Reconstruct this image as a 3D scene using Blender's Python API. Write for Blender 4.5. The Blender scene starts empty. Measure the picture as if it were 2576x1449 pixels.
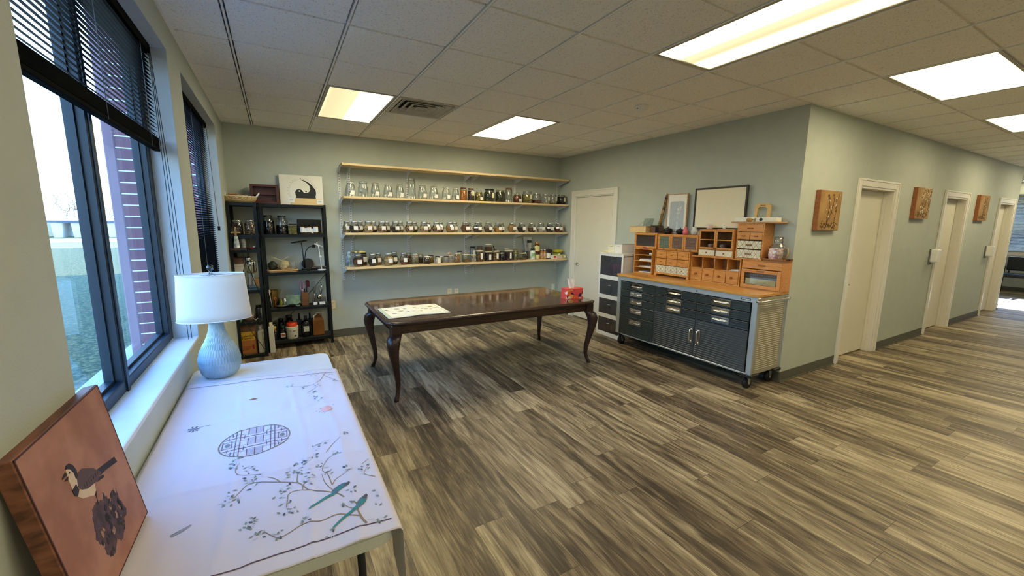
import bpy, bmesh, math, random
from math import pi, sin, cos, radians as rad
from mathutils import Matrix, Vector, noise as mnoise

# ------------------------------------------------------------ camera, light, exposure
S = bpy.context.scene
C = S.collection
S.view_settings.view_transform = 'Standard'
S.view_settings.look = 'None'
S.view_settings.gamma = 1
S.view_settings.use_curve_mapping = False
S.view_settings.exposure = 1.65
S.cycles.transparent_max_bounces = 24

cd = bpy.data.cameras.new('camera')
cd.sensor_width = 36; cd.lens = 14.332; cd.clip_start = 0.02; cd.clip_end = 500
cam = bpy.data.objects.new('camera', cd); C.objects.link(cam)
rt = Vector((0.868151, -0.496202, 0.009874)); up = Vector((0.069712, 0.141617, 0.987464)); bk = Vector((-0.491380, -0.856579, 0.157536))
m3 = Matrix((rt, up, bk)).transposed()
cam.matrix_world = Matrix.Translation((0, 0, 1.6)) @ m3.to_4x4()
S.camera = cam

W = bpy.data.worlds.new('world'); S.world = W; W.use_nodes = True
nt = W.node_tree; nt.nodes.clear()
wo = nt.nodes.new('ShaderNodeOutputWorld'); bg = nt.nodes.new('ShaderNodeBackground')
tc = nt.nodes.new('ShaderNodeTexCoord'); sx = nt.nodes.new('ShaderNodeSeparateXYZ'); rp = nt.nodes.new('ShaderNodeValToRGB')
nt.links.new(tc.outputs['Generated'], sx.inputs[0]); nt.links.new(sx.outputs['Z'], rp.inputs[0])
rp.color_ramp.elements[0].position = 0.0; rp.color_ramp.elements[0].color = (0.90, 0.97, 1.0, 1)
rp.color_ramp.elements[1].position = 0.55; rp.color_ramp.elements[1].color = (0.14, 0.40, 1.0, 1)
e = rp.color_ramp.elements.new(0.14); e.color = (0.52, 0.80, 1.0, 1)
nt.links.new(rp.outputs[0], bg.inputs[0]); bg.inputs[1].default_value = 3.1
nt.links.new(bg.outputs[0], wo.inputs[0])

def light(name, kind, loc, energy, color, **k):
    l = bpy.data.lights.new(name, kind); l.energy = energy; l.color = color
    for a, b in k.items(): setattr(l, a, b)
    o = bpy.data.objects.new(name, l); C.objects.link(o); o.location = loc
    return o
sun = light('sun', 'SUN', (30, -5, 30), 6.0, (1.0, 0.90, 0.72), angle=rad(0.6))
sun.rotation_euler = Vector((-1, 0.10, -0.62)).to_track_quat('-Z', 'Y').to_euler()
def portal(loc, sx_, sy_, direction):
    o = light('window_portal', 'AREA', loc, 1, (1, 1, 1), shape='RECTANGLE', size=sx_, size_y=sy_)
    o.rotation_euler = Vector(direction).to_track_quat('-Z', 'Z').to_euler()
    o.data.cycles.is_portal = True
portal((-0.69, 2.28, 1.72), 1.72, 1.66, (1, 0, 0))
portal((-0.69, 4.42, 1.72), 1.72, 1.66, (1, 0, 0))
portal((16.45, 3.0, 1.7), 4.0, 1.6, (-1, 0, 0))
PANEL = 7.0                       # light given off by the ceiling panels

# ------------------------------------------------------------ materials
def lin(c):
    if isinstance(c, str):
        c = tuple(int(c[i:i+2], 16)/255 for i in (0, 2, 4))
    return tuple((x/12.92 if x <= 0.04045 else ((x+0.055)/1.055)**2.4) for x in c) + (1,)
_M = {}
def base(name):
    m = bpy.data.materials.new(name); m.use_nodes = True
    n = m.node_tree.nodes; b = n['Principled BSDF']
    return m, m.node_tree, n, m.node_tree.links, b
def mat(name, col, rough=0.5, metal=0.0, var=0.08, vs=18.0, bump=0.0, bs=60.0, coat=0.0, stretch=None, col2=None, spec=None, trans=None):
    """plain procedural material: colour broken up by noise, optional bump"""
    if name in _M: return _M[name]
    m, t, n, L, b = base(name)
    c = lin(col); d = lin(col2) if col2 else tuple(x*(1-var) for x in c[:3])+(1,)
    tc = n.new('ShaderNodeTexCoord'); mp = n.new('ShaderNodeMapping'); L.new(tc.outputs['Object'], mp.inputs[0])
    if stretch: mp.inputs['Scale'].default_value = stretch
    nz = n.new('ShaderNodeTexNoise'); nz.inputs['Scale'].default_value = vs; nz.inputs['Detail'].default_value = 4
    L.new(mp.outputs[0], nz.inputs['Vector'])
    r = n.new('ShaderNodeValToRGB'); L.new(nz.outputs[0], r.inputs[0])
    r.color_ramp.elements[0].position = 0.38; r.color_ramp.elements[1].position = 0.62
    r.color_ramp.elements[0].color = d; r.color_ramp.elements[1].color = c
    L.new(r.outputs[0], b.inputs['Base Color'])
    b.inputs['Roughness'].default_value = rough; b.inputs['Metallic'].default_value = metal
    if coat: b.inputs['Coat Weight'].default_value = coat; b.inputs['Coat Roughness'].default_value = 0.08
    if spec is not None: b.inputs['Specular IOR Level'].default_value = spec
    if bump:
        n2 = n.new('ShaderNodeTexNoise'); n2.inputs['Scale'].default_value = bs; L.new(mp.outputs[0], n2.inputs['Vector'])
        bp = n.new('ShaderNodeBump'); bp.inputs['Strength'].default_value = bump; bp.inputs['Distance'].default_value = 0.01
        L.new(n2.outputs[0], bp.inputs['Height']); L.new(bp.outputs[0], b.inputs['Normal'])
    if trans:   # thin translucent sheet
        o = n['Material Output']; tr = n.new('ShaderNodeBsdfTranslucent'); tr.inputs[0].default_value = c
        mx = n.new('ShaderNodeMixShader'); mx.inputs[0].default_value = trans
        L.new(b.outputs[0], mx.inputs[1]); L.new(tr.outputs[0], mx.inputs[2]); L.new(mx.outputs[0], o.inputs[0])
    _M[name] = m; return m
def wood(name, c1, c2, rough=0.4, stretch=(1, 14, 14), scale=6, coat=0.0, detail=6):
    if name in _M: return _M[name]
    m, t, n, L, b = base(name)
    tc = n.new('ShaderNodeTexCoord'); mp = n.new('ShaderNodeMapping'); L.new(tc.outputs['Object'], mp.inputs[0])
    mp.inputs['Scale'].default_value = stretch
    nz = n.new('ShaderNodeTexNoise'); nz.inputs['Scale'].default_value = scale; nz.inputs['Detail'].default_value = detail; nz.inputs['Distortion'].default_value = 0.6
    L.new(mp.outputs[0], nz.inputs['Vector'])
    r = n.new('ShaderNodeValToRGB'); L.new(nz.outputs[0], r.inputs[0])
    r.color_ramp.elements[0].position = 0.3; r.color_ramp.elements[1].position = 0.7
    r.color_ramp.elements[0].color = lin(c2); r.color_ramp.elements[1].color = lin(c1)
    L.new(r.outputs[0], b.inputs['Base Color'])
    b.inputs['Roughness'].default_value = rough
    if coat: b.inputs['Coat Weight'].default_value = coat; b.inputs['Coat Roughness'].default_value = 0.06
    _M[name] = m; return m
def herb(name, c1, c2, c3, scale=90):
    """dried herbs, seeds, slices: chips of three colours"""
    if name in _M: return _M[name]
    m, t, n, L, b = base(name)
    tc = n.new('ShaderNodeTexCoord'); mp = n.new('ShaderNodeMapping'); L.new(tc.outputs['Object'], mp.inputs[0])
    mp.inputs['Scale'].default_value = (1, 1, 1.8); mp.inputs['Rotation'].default_value = (0.5, 0.3, 0.2)
    v = n.new('ShaderNodeTexVoronoi'); v.inputs['Scale'].default_value = scale; L.new(mp.outputs[0], v.inputs['Vector'])
    s = n.new('ShaderNodeSeparateColor'); L.new(v.outputs['Color'], s.inputs[0])
    r = n.new('ShaderNodeValToRGB'); L.new(s.outputs[0], r.inputs[0]); r.color_ramp.interpolation = 'CONSTANT'
    r.color_ramp.elements[0].color = lin(c1); r.color_ramp.elements[1].position = 0.7; r.color_ramp.elements[1].color = lin(c3)
    e = r.color_ramp.elements.new(0.38); e.color = lin(c2)
    L.new(r.outputs[0], b.inputs['Base Color']); b.inputs['Roughness'].default_value = 0.8
    bp = n.new('ShaderNodeBump'); bp.inputs['Strength'].default_value = 0.9; bp.inputs['Distance'].default_value = 0.01
    L.new(v.outputs['Distance'], bp.inputs['Height']); L.new(bp.outputs[0], b.inputs['Normal'])
    _M[name] = m; return m
def glass(name, tint=(1, 1, 1), refl=0.5, dens=0.0, rough=0.02):
    """thin clear glass: see-through with fresnel reflections"""
    if name in _M: return _M[name]
    m, t, n, L, b = base(name); n.remove(b); o = n['Material Output']
    tr = n.new('ShaderNodeBsdfTransparent'); tr.inputs[0].default_value = tuple(tint)+(1,)
    gl = n.new('ShaderNodeBsdfGlossy'); gl.inputs['Roughness'].default_value = rough
    fr = n.new('ShaderNodeLayerWeight'); fr.inputs[0].default_value = 0.35
    mu = n.new('ShaderNodeMath'); mu.operation = 'MULTIPLY'; mu.inputs[1].default_value = refl
    L.new(fr.outputs['Fresnel'], mu.inputs[0])
    mx = n.new('ShaderNodeMixShader'); L.new(mu.outputs[0], mx.inputs[0]); L.new(tr.outputs[0], mx.inputs[1]); L.new(gl.outputs[0], mx.inputs[2])
    L.new(mx.outputs[0], o.inputs[0]); _M[name] = m; return m
def jarglass():
    """jar glass: clearer in the middle, greyer towards the rim where the wall is seen edge-on"""
    if 'jar_glass' in _M: return _M['jar_glass']
    m, t, n, L, b = base('jar_glass'); n.remove(b); o = n['Material Output']
    lw = n.new('ShaderNodeLayerWeight'); lw.inputs[0].default_value = 0.35
    r = n.new('ShaderNodeValToRGB'); L.new(lw.outputs['Facing'], r.inputs[0])
    r.color_ramp.elements[0].position = 0.35; r.color_ramp.elements[0].color = (0.93, 0.95, 0.95, 1)
    r.color_ramp.elements[1].position = 1.0; r.color_ramp.elements[1].color = (0.42, 0.46, 0.46, 1)
    tr = n.new('ShaderNodeBsdfTransparent'); L.new(r.outputs[0], tr.inputs[0])
    gl = n.new('ShaderNodeBsdfGlossy'); gl.inputs['Roughness'].default_value = 0.05
    mu = n.new('ShaderNodeMath'); mu.operation = 'MULTIPLY_ADD'; mu.inputs[1].default_value = 0.5; mu.inputs[2].default_value = 0.07
    L.new(lw.outputs['Fresnel'], mu.inputs[0])
    mx = n.new('ShaderNodeMixShader'); L.new(mu.outputs[0], mx.inputs[0]); L.new(tr.outputs[0], mx.inputs[1]); L.new(gl.outputs[0], mx.inputs[2])
    L.new(mx.outputs[0], o.inputs[0]); _M['jar_glass'] = m; return m

# ------------------------------------------------------------ mesh builder
def TR(x=0, y=0, z=0, rx=0, ry=0, rz=0):
    return Matrix.Translation((x, y, z)) @ Matrix.Rotation(rz, 4, 'Z') @ Matrix.Rotation(ry, 4, 'Y') @ Matrix.Rotation(rx, 4, 'X')
class B:
    n = 0
    def __init__(s): s.bm = bmesh.new()
    def _fin(s, vs, M, mi, smooth):
        fs = {f for v in vs for f in v.link_faces}
        for f in fs: f.material_index = mi; f.smooth = smooth
        if M is not None: bmesh.ops.transform(s.bm, matrix=M, verts=list(vs))
        return s
    def box(s, x0, y0, z0, x1, y1, z1, mi=0, M=None, bev=0, seg=1):
        B.n = (B.n+1) % 11; q_ = min(0.00003*B.n, 0.06*min(abs(x1-x0), abs(y1-y0), abs(z1-z0)))   # no two faces lie exactly in one plane
        x0, x1 = min(x0, x1)-q_, max(x0, x1)+q_; y0, y1 = min(y0, y1)-q_, max(y0, y1)+q_; z0, z1 = min(z0, z1)-q_, max(z0, z1)+q_
        r = bmesh.ops.create_cube(s.bm, size=1)['verts']
        T = Matrix.Translation(((x0+x1)/2, (y0+y1)/2, (z0+z1)/2)) @ Matrix.Diagonal((abs(x1-x0), abs(y1-y0), abs(z1-z0), 1))
        bmesh.ops.transform(s.bm, matrix=T, verts=r)
        if bev:
            es = list({e for v in r for e in v.link_edges})
            q = bmesh.ops.bevel(s.bm, geom=es, offset=bev, segments=seg, affect='EDGES', profile=0.5)
            r = list({v for f in q['faces'] for v in f.verts} | {v for v in r if v.is_valid})
            seen = set(r); st = list(r)
            while st:
                v = st.pop()
                for e in v.link_edges:
                    w = e.other_vert(v)
                    if w not in seen: seen.add(w); st.append(w)
            r = list(seen)
        return s._fin(r, M, mi, False)
    def lathe(s, prof, seg=24, mi=0, M=None, smooth=True, sx=1, sy=1, cap=True, rf=None, ph=0.0):
        rings = []
        for k, (r, z) in enumerate(prof):
            ring = []
            for i in range(seg):
                a = 2*pi*i/seg+ph; q = r*(rf(a, k) if rf else 1)
                ring.append(s.bm.verts.new((q*cos(a)*sx, q*sin(a)*sy, z)))
            rings.append(ring)
        for a, b in zip(rings, rings[1:]):
            for i in range(seg):
                s.bm.faces.new((a[i], a[(i+1) % seg], b[(i+1) % seg], b[i]))
        if cap:
            s.bm.faces.new(rings[0][::-1]); s.bm.faces.new(rings[-1])
        vs = [v for r in rings for v in r]
        s._fin(vs, M, mi, smooth)
        if cap and smooth:
            for f in {f for v in rings[0]+rings[-1] for f in v.link_faces}:
                if len(f.verts) > 4: f.smooth = False
        return s
    def cyl(s, r, z0, z1, seg=20, mi=0, M=None, r2=None, smooth=True, sx=1, sy=1):
        return s.lathe([(r, z0), (r if r2 is None else r2, z1)], seg, mi, M, smooth, sx, sy)
    def tube(s, pts, r, seg=8, mi=0, M=None, smooth=True, flat=1.0):
        P = [Vector(p) for p in pts]; R = r if isinstance(r, (list, tuple)) else [r]*len(P)
        rings = []; ref = Vector((0, 0, 1)); prev = None
        for i, p in enumerate(P):
            d = (P[min(i+1, len(P)-1)]-P[max(i-1, 0)]).normalized()
            if prev is None:
                a = d.cross(ref if abs(d.z) < 0.95 else Vector((1, 0, 0))).normalized()
            else:
                a = (prev-d*prev.dot(d)).normalized()
            prev = a; b = d.cross(a)
            rings.append([s.bm.verts.new(p+(a*cos(2*pi*k/seg)+b*sin(2*pi*k/seg)*flat)*R[i]) for k in range(seg)])
        for A, Bq in zip(rings, rings[1:]):
            for i in range(seg): s.bm.faces.new((A[i], A[(i+1) % seg], Bq[(i+1) % seg], Bq[i]))
        s.bm.faces.new(rings[0][::-1]); s.bm.faces.new(rings[-1])
        return s._fin([v for q in rings for v in q], M, mi, smooth)
    def prism(s, poly, h0, h1, mi=0, M=None, smooth=False):
        """polygon in XY extruded along Z"""
        a = [s.bm.verts.new((x, y, h0)) for x, y in poly]; b = [s.bm.verts.new((x, y, h1)) for x, y in poly]
        n = len(a)
        for i in range(n): s.bm.faces.new((a[i], a[(i+1) % n], b[(i+1) % n], b[i]))
        s.bm.faces.new(a[::-1]); s.bm.faces.new(b)
        return s._fin(a+b, M, mi, smooth)
    def sheet(s, poly, mi=0, M=None):
        v = [s.bm.verts.new(p) for p in poly]; s.bm.faces.new(v)
        return s._fin(v, M, mi, False)
    def grid(s, nx, ny, fn, mi=0, M=None, smooth=True, thick=0):
        g = [[s.bm.verts.new(fn(i/nx, j/ny)) for i in range(nx+1)] for j in range(ny+1)]
        for j in range(ny):
            for i in range(nx): s.bm.faces.new((g[j][i], g[j][i+1], g[j+1][i+1], g[j+1][i]))
        return s._fin([v for r in g for v in r], M, mi, smooth)
    def ball(s, r, mi=0, M=None, u=16, v=10, sc=(1, 1, 1), jit=0, seed=0):
        q = bmesh.ops.create_uvsphere(s.bm, u_segments=u, v_segments=v, radius=r)['verts']
        for w in q:
            f = 1+jit*(mnoise.noise(w.co*(3/r)+Vector((seed, seed*2, 0)))) if jit else 1
            w.co = Vector((w.co.x*sc[0]*f, w.co.y*sc[1]*f, w.co.z*sc[2]*f))
        return s._fin(q, M, mi, True)
    def text(s, body, size, M, mi=0, bold=False):
        cu = bpy.data.curves.new('t', 'FONT'); cu.body = body; cu.size = size; cu.align_x = 'CENTER'; cu.offset = 0.012*size if bold else 0
        o = bpy.data.objects.new('t', cu); me = bpy.data.meshes.new_from_object(o)
        n0 = len(s.bm.verts); s.bm.from_mesh(me); s.bm.verts.ensure_lookup_table()
        vs = list(s.bm.verts)[n0:]
        s._fin(vs, M, mi, False)
        bpy.data.objects.remove(o); bpy.data.curves.remove(cu); bpy.data.meshes.remove(me)
        return s
def mk(name, b, mats, parent=None, loc=None, rz=0):
    me = bpy.data.meshes.new(name); b.bm.normal_update(); b.bm.to_mesh(me); b.bm.free()
    for m in (mats if isinstance(mats, (list, tuple)) else [mats]): me.materials.append(m)
    o = bpy.data.objects.new(name, me); C.objects.link(o)
    if parent: o.parent = parent
    if loc: o.location = loc
    if rz: o.rotation_euler.z = rz
    return o
def tag(o, label, cat, group=None, kind=None):
    o['label'] = label; o['category'] = cat
    if group: o['group'] = group
    if kind: o['kind'] = kind
    return o
def thing(name, loc, label, cat, group=None, rz=0, rx=0, ry=0):
    o = bpy.data.objects.new(name, None); C.objects.link(o); o.empty_display_size = 0.1
    o.location = loc; o.rotation_euler = (rx, ry, rz)
    return tag(o, label, cat, group)
def struct(name, b, mats, label=None, parent=None):
    o = mk(name, b, mats, parent)
    if not parent: o['kind'] = 'structure'
    if label: o['label'] = label
    return o
def sthing(name, loc=(0, 0, 0)):
    o = bpy.data.objects.new(name, None); C.objects.link(o); o.location = loc; o['kind'] = 'structure'; return o
def copy_tree(o, parent=None):
    c = o.copy(); C.objects.link(c)
    if parent: c.parent = parent
    for ch in list(o.children): copy_tree(ch, c)
    return c

XL, YB, XR, YH, CH = -0.475, 6.01, 4.405, 2.113, 2.7275

# shared materials
WALL = mat('sage_wall_paint', 'B9C1BA', 0.75, var=0.04, vs=7, bump=0.12, bs=220)
WHITE = mat('white_trim_paint', 'E6E4DC', 0.35, var=0.02)
DOORW = mat('white_door_paint', 'E4E0D2', 0.45, var=0.03, vs=4)
BASEM = mat('grey_vinyl_base', '5A5A50', 0.55, var=0.1)
BLACKM = mat('black_metal', '080A0E', 0.5, 0.0, var=0.2, spec=.2)
DARKFR = mat('blue_black_window_metal', '0B2230', 0.45, 0.1, var=0.12, vs=9)
STEEL = mat('brushed_steel', 'B9BCBC', 0.28, 0.9, var=0.12, stretch=(1, 30, 30))
CHROME = mat('chrome', 'E2E2E0', 0.08, 1.0, var=0.03)
GREYP = mat('grey_shelf_standard', 'DDE1E4', 0.4, 0.0, var=0.08)
BLKPL = mat('black_plastic', '0E0F11', 0.35, var=0.2)
WPL = mat('white_plastic', 'E9E9E6', 0.35, var=0.03)
PAPER = mat('white_paper', 'F0EFEA', 0.8, var=0.03)
INK = mat('dark_ink', '1A1A1C', 0.7, var=0.1)
GREYINK = mat('grey_ink', '8E8E8C', 0.8, var=0.1)
PINE = wood('pale_pine', 'D9B37A', 'C4965A', 0.5, (2, 14, 14), 5)
BAMB = wood('honey_bamboo', 'DA9A52', 'BC7A36', 0.38, (14, 2, 14), 5, coat=0.15)
BAMBD = wood('honey_bamboo_upright', 'CC8436', 'A96424', 0.4, (14, 14, 2), 5, coat=0.15)
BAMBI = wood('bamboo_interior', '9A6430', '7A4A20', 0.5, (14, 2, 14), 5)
DWOOD = wood('dark_walnut', '3E241A', '1E110C', 0.35, (2, 16, 16), 4, coat=0.25)
GOLDL = mat('gold_metal', 'C8963C', 0.25, 0.9, var=0.1)
CREAM = mat('cream_plastic', 'EADFC2', 0.5, var=0.05)
JG = jarglass()

# ============================================================ the room
def floor_mat():
    m, t, n, L, b = base('grey_brown_vinyl_plank')
    def N(k, **kw):
        x = n.new(k)
        for a, v in kw.items(): setattr(x, a, v)
        return x
    def M(op, a, b2=None):
        x = N('ShaderNodeMath', operation=op)
        for i, q in enumerate((a, b2)):
            if q is None: continue
            if isinstance(q, (int, float)): x.inputs[i].default_value = q
            else: L.new(q, x.inputs[i])
        return x.outputs[0]
    tc = N('ShaderNodeTexCoord'); s = N('ShaderNodeSeparateXYZ'); L.new(tc.outputs['Object'], s.inputs[0])
    X, Y = s.outputs[0], s.outputs[1]
    u = M('DIVIDE', M('ADD', X, 0.06), 0.172); row = M('FLOOR', u)
    wn = N('ShaderNodeTexWhiteNoise', noise_dimensions='1D'); L.new(row, wn.inputs['W'])
    v = M('ADD', M('DIVIDE', Y, 1.22), wn.outputs['Value']); col = M('FLOOR', v)
    cb = N('ShaderNodeCombineXYZ'); L.new(row, cb.inputs[0]); L.new(col, cb.inputs[1])
    w2 = N('ShaderNodeTexWhiteNoise', noise_dimensions='3D'); L.new(cb.outputs[0], w2.inputs['Vector'])
    # grain, shifted from plank to plank
    off = N('ShaderNodeVectorMath', operation='MULTIPLY_ADD'); L.new(w2.outputs['Color'], off.inputs[0])
    off.inputs[1].default_value = (7, 9, 5); L.new(tc.outputs['Object'], off.inputs[2])
    mp = N('ShaderNodeMapping'); mp.inputs['Scale'].default_value = (8, 0.8, 1); L.new(off.outputs[0], mp.inputs[0])
    g = N('ShaderNodeTexNoise'); g.inputs['Scale'].default_value = 1.7; g.inputs['Detail'].default_value = 7; g.inputs['Roughness'].default_value = 0.62; g.inputs['Distortion'].default_value = 0.9
    L.new(mp.outputs[0], g.inputs['Vector'])
    mp2 = N('ShaderNodeMapping'); mp2.inputs['Scale'].default_value = (75, 4, 1); L.new(off.outputs[0], mp2.inputs[0])
    g2 = N('ShaderNodeTexNoise'); g2.inputs['Scale'].default_value = 2; g2.inputs['Detail'].default_value = 5; L.new(mp2.outputs[0], g2.inputs['Vector'])
    val = M('ADD', M('MULTIPLY', g.outputs[0], 1.0), M('MULTIPLY', M('SUBTRACT', w2.outputs['Value'], 0.5), 0.24))
    val = M('ADD', val, M('MULTIPLY', M('SUBTRACT', g2.outputs[0], 0.5), 0.42))
    r = N('ShaderNodeValToRGB'); L.new(val, r.inputs[0]); cr = r.color_ramp
    cr.elements[0].position = 0.30; cr.elements[0].color = lin('40362A')
    cr.elements[1].position = 0.72; cr.elements[1].color = lin('C0B294')
    for p, c in ((0.42, '645644'), (0.52, '86785F'), (0.61, 'A09176')):
        e = cr.elements.new(p); e.color = lin(c)
    kn = N('ShaderNodeTexVoronoi'); kn.inputs['Scale'].default_value = 1; mp3 = N('ShaderNodeMapping'); mp3.inputs['Scale'].default_value = (4.5, 1.5, 1); L.new(off.outputs[0], mp3.inputs[0]); L.new(mp3.outputs[0], kn.inputs['Vector'])
    kr = N('ShaderNodeMapRange'); L.new(kn.outputs['Distance'], kr.inputs[0]); kr.inputs[1].default_value = 0.0; kr.inputs[2].default_value = 0.13; kr.inputs[3].default_value = 0.26; kr.inputs[4].default_value = 0.0
    L.new(M('SUBTRACT', val, kr.outputs[0]), r.inputs[0])
    # seams
    fu = M('FRACT', u); fv = M('FRACT', v)
    seam = M('MAXIMUM', M('GREATER_THAN', M('ABSOLUTE', M('SUBTRACT', fu, 0.5)), 0.493), M('GREATER_THAN', M('ABSOLUTE', M('SUBTRACT', fv, 0.5)), 0.4988))
    mx = N('ShaderNodeMixRGB'); L.new(M('MULTIPLY', seam, 0.75), mx.inputs[0]); L.new(r.outputs[0], mx.inputs[1]); mx.inputs[2].default_value = lin('2C241C')
    L.new(mx.outputs[0], b.inputs['Base Color'])
    rr = N('ShaderNodeMapRange'); L.new(g.outputs[0], rr.inputs[0]); rr.inputs[3].default_value = 0.5; rr.inputs[4].default_value = 0.34
    L.new(rr.outputs[0], b.inputs['Roughness'])
    bp = N('ShaderNodeBump'); bp.inputs['Strength'].default_value = 0.15; bp.inputs['Distance'].default_value = 0.004
    L.new(M('SUBTRACT', g2.outputs[0], M('MULTIPLY', seam, 1.0)), bp.inputs['Height']); L.new(bp.outputs[0], b.inputs['Normal'])
    return m
struct('floor', B().box(-0.67, -3.1, -0.12, 16.6, 6.2, 0.0), floor_mat())

def tile_mat():
    m, t, n, L, b = base('speckled_ceiling_tile')
    tc = n.new('ShaderNodeTexCoord')
    v = n.new('ShaderNodeTexNoise'); v.inputs['Scale'].default_value = 130; v.inputs['Detail'].default_value = 3; L.new(tc.outputs['Object'], v.inputs['Vector'])
    r = n.new('ShaderNodeValToRGB'); L.new(v.outputs[0], r.inputs[0])
    r.color_ramp.elements[0].position = 0.30; r.color_ramp.elements[0].color = lin('C4C0B4')
    r.color_ramp.elements[1].position = 0.42; r.color_ramp.elements[1].color = lin('F4F2EA')
    L.new(r.outputs[0], b.inputs['Base Color']); b.inputs['Roughness'].default_value = 0.9
    bp = n.new('ShaderNodeBump'); bp.inputs['Strength'].default_value = 0.25; bp.inputs['Distance'].default_value = 0.002
    L.new(v.outputs[0], bp.inputs['Height']); L.new(bp.outputs[0], b.inputs['Normal'])
    return m
P = 0.6096; X0, Y0 = -0.1696, 3.3256
def gx(i): return X0+P*i
def gy(j): return Y0+P*j
# fixtures occupy these grid cells (column, row): (x0 col, x1 col, y0 row, y1 row)
LIGHTS = [(1, 2, 1, 3), (4, 5, 1, 3), (4, 5, -4, -2), (7, 9, -4, -3), (11, 13, -4, -3), (1, 2, -5, -3), (15, 17, -4, -3), (19, 21, -4, -3), (4, 5, -9, -7), (1, 2, -10, -8), (9, 11, -8, -7), (26, 27, -2, -1)]
VENT = (2, 3, 1, 2)
taken = {(i, j) for a, b, c, d in LIGHTS+[VENT] for i in range(a, b) for j in range(c, d)}
cb_ = B()
for i in range(-1, 28):
    for j in range(-11, 5):
        if (i, j) in taken: continue
        x0, x1 = max(gx(i), XL)+0.014, min(gx(i+1), 16.3)-0.014
        y0, y1 = max(gy(j), -3.0)+0.011, min(gy(j+1), YB)-0.011
        if x1-x0 < 0.03 or y1-y0 < 0.03: continue
        if x0 > XR+0.02 and x1 < 12.4 and y0 > YH-0.02: continue
        cb_.box(x0, y0, CH, x1, y1, CH+0.02)
cb_.box(-0.67, -3.1, 2.86, 16.6, 6.2, 2.9)
struct('ceiling', cb_, tile_mat())
tb = B()
for i in range(0, 28):
    if gx(i) < XR-0.02: tb.box(gx(i)-0.0055, -3.0, CH-0.004, gx(i)+0.0055, YB, CH+0.022)
    else: tb.box(gx(i)-0.0055, -3.0, CH-0.004, gx(i)+0.0055, YH, CH+0.022)
for j in range(-10, 5): tb.box(XL, gy(j)-0.012, CH+0.010, 16.3, gy(j)+0.012, CH+0.021)
tb.box(XL, -3, CH-0.001, XL+0.022, YB, CH+0.004).box(XL, YB-0.022, CH-0.001, XR, YB, CH+0.004).box(XR-0.022, YH, CH-0.001, XR, YB, CH+0.004).box(XR, YH-0.022, CH-0.001, 12.36, YH, CH+0.004)
struct('trim_1', tb, mat('white_ceiling_grid', 'F6F4EC', 0.35, var=0.03))

# window wall: outer leaf at x=-0.67, two openings
WY = [(1.405, 3.16), (3.545, 5.30)]; WZ0, WZ1 = 0.86, 2.56
ZT = 4.3
wl = B()
ys = [-3.1, WY[0][0], WY[0][1], WY[1][0], WY[1][1], YB+0.15]
for k in (0, 2, 4): wl.box(-0.67, ys[k], -0.15, XL, ys[k+1], ZT)
for a, b in WY:
    wl.box(-0.67, a, -0.15, XL, b, WZ0); wl.box(-0.67, a, WZ1, XL, b, ZT)
struct('wall_left', wl, WALL)
struct('wall_back', B().box(XL, YB, 0, XR+0.12, YB+0.15, ZT), WALL)
# door 1 opening y 4.655..5.545 in wall_right
DY = (4.64, 5.545)
struct('wall_right', B().box(XR, YH, 0, XR+0.12, DY[0], ZT).box(XR, DY[1], 0, XR+0.12, YB, ZT).box(XR, DY[0], 2.045, XR+0.12, DY[1], ZT), WALL)
DX = [(5.65, 6.585), (8.405, 9.335), (11.165, 12.09)]
wh = B(); xs = XR+0.12
for a, b in DX:
    wh.box(xs, YH, 0, a, YH+0.13, ZT); wh.box(a, YH, 2.045, b, YH+0.13, ZT); xs = b
wh.box(xs, YH, 0, 12.36, YH+0.13, ZT)
struct('wall_hall', wh, WALL)
struct('wall_near', B().box(-0.67, -3.1, -0.15, 16.6, -2.98, ZT), WALL)
struct('wall_hall_end', B().box(12.23, YH+0.13, 0, 12.36, 6.16, ZT), WALL)
struct('wall_lobby', B().box(12.36, 6.0, 0, 16.6, 6.16, ZT), WALL)
WF = (-2.5, 5.2)
struct('wall_far', B().box(16.3, -3.1, -0.15, 16.5, 6.16, 0.93).box(16.3, -3.1, 2.45, 16.5, 6.16, ZT).box(16.3, -3.1, .93, 16.5, WF[0], 2.45).box(16.3, WF[1], .93, 16.5, 6.16, 2.45), WALL)
struct('wall_unseen_mass', B().box(-0.67, YB+0.16, -0.15, 16.6, 17.0, ZT), mat('brick_outside', '8A6A66', 0.9))  # unseen building mass, extended this far to cast the shadow on the lawn
struct('trim_unseen_roof', B().box(-0.67, -3.1, ZT, 16.6, 17.0, ZT+0.1), mat('roof_grey', '777777', 0.9))  # unseen roof slab, added to keep the sun from leaking into the rooms

# baseboards
def basebd(name, pts):
    b = B()
    for (x0, y0), (x1, y1), nx, ny in pts:
        t = 0.006
        b.box(min(x0, x1, x0+nx*t), min(y0, y1, y0+ny*t), 0, max(x0, x1, x0+nx*t), max(y0, y1, y0+ny*t), 0.105)
        b.box(min(x0, x1, x0+nx*.016), min(y0, y1, y0+ny*.016), 0, max(x0, x1, x0+nx*.016), max(y0, y1, y0+ny*.016), 0.012)
    struct(name, b, BASEM)
basebd('baseboard_back', [((XL, YB), (XR, YB), 0, -1)])
basebd('baseboard_left', [((XL, -2.98), (XL, YB), 1, 0)])
basebd('baseboard_right', [((XR, YH), (XR, DY[0]-.09), -1, 0), ((XR, DY[1]+.09), (XR, YB), -1, 0)])
basebd('baseboard_hall', [((XR, YH), (DX[0][0]-.08, YH), 0, -1), ((DX[0][1]+.08, YH), (DX[1][0]-.08, YH), 0, -1), ((DX[1][1]+.08, YH), (DX[2][0]-.08, YH), 0, -1), ((DX[2][1]+.08, YH), (12.36, YH), 0, -1)])
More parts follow.
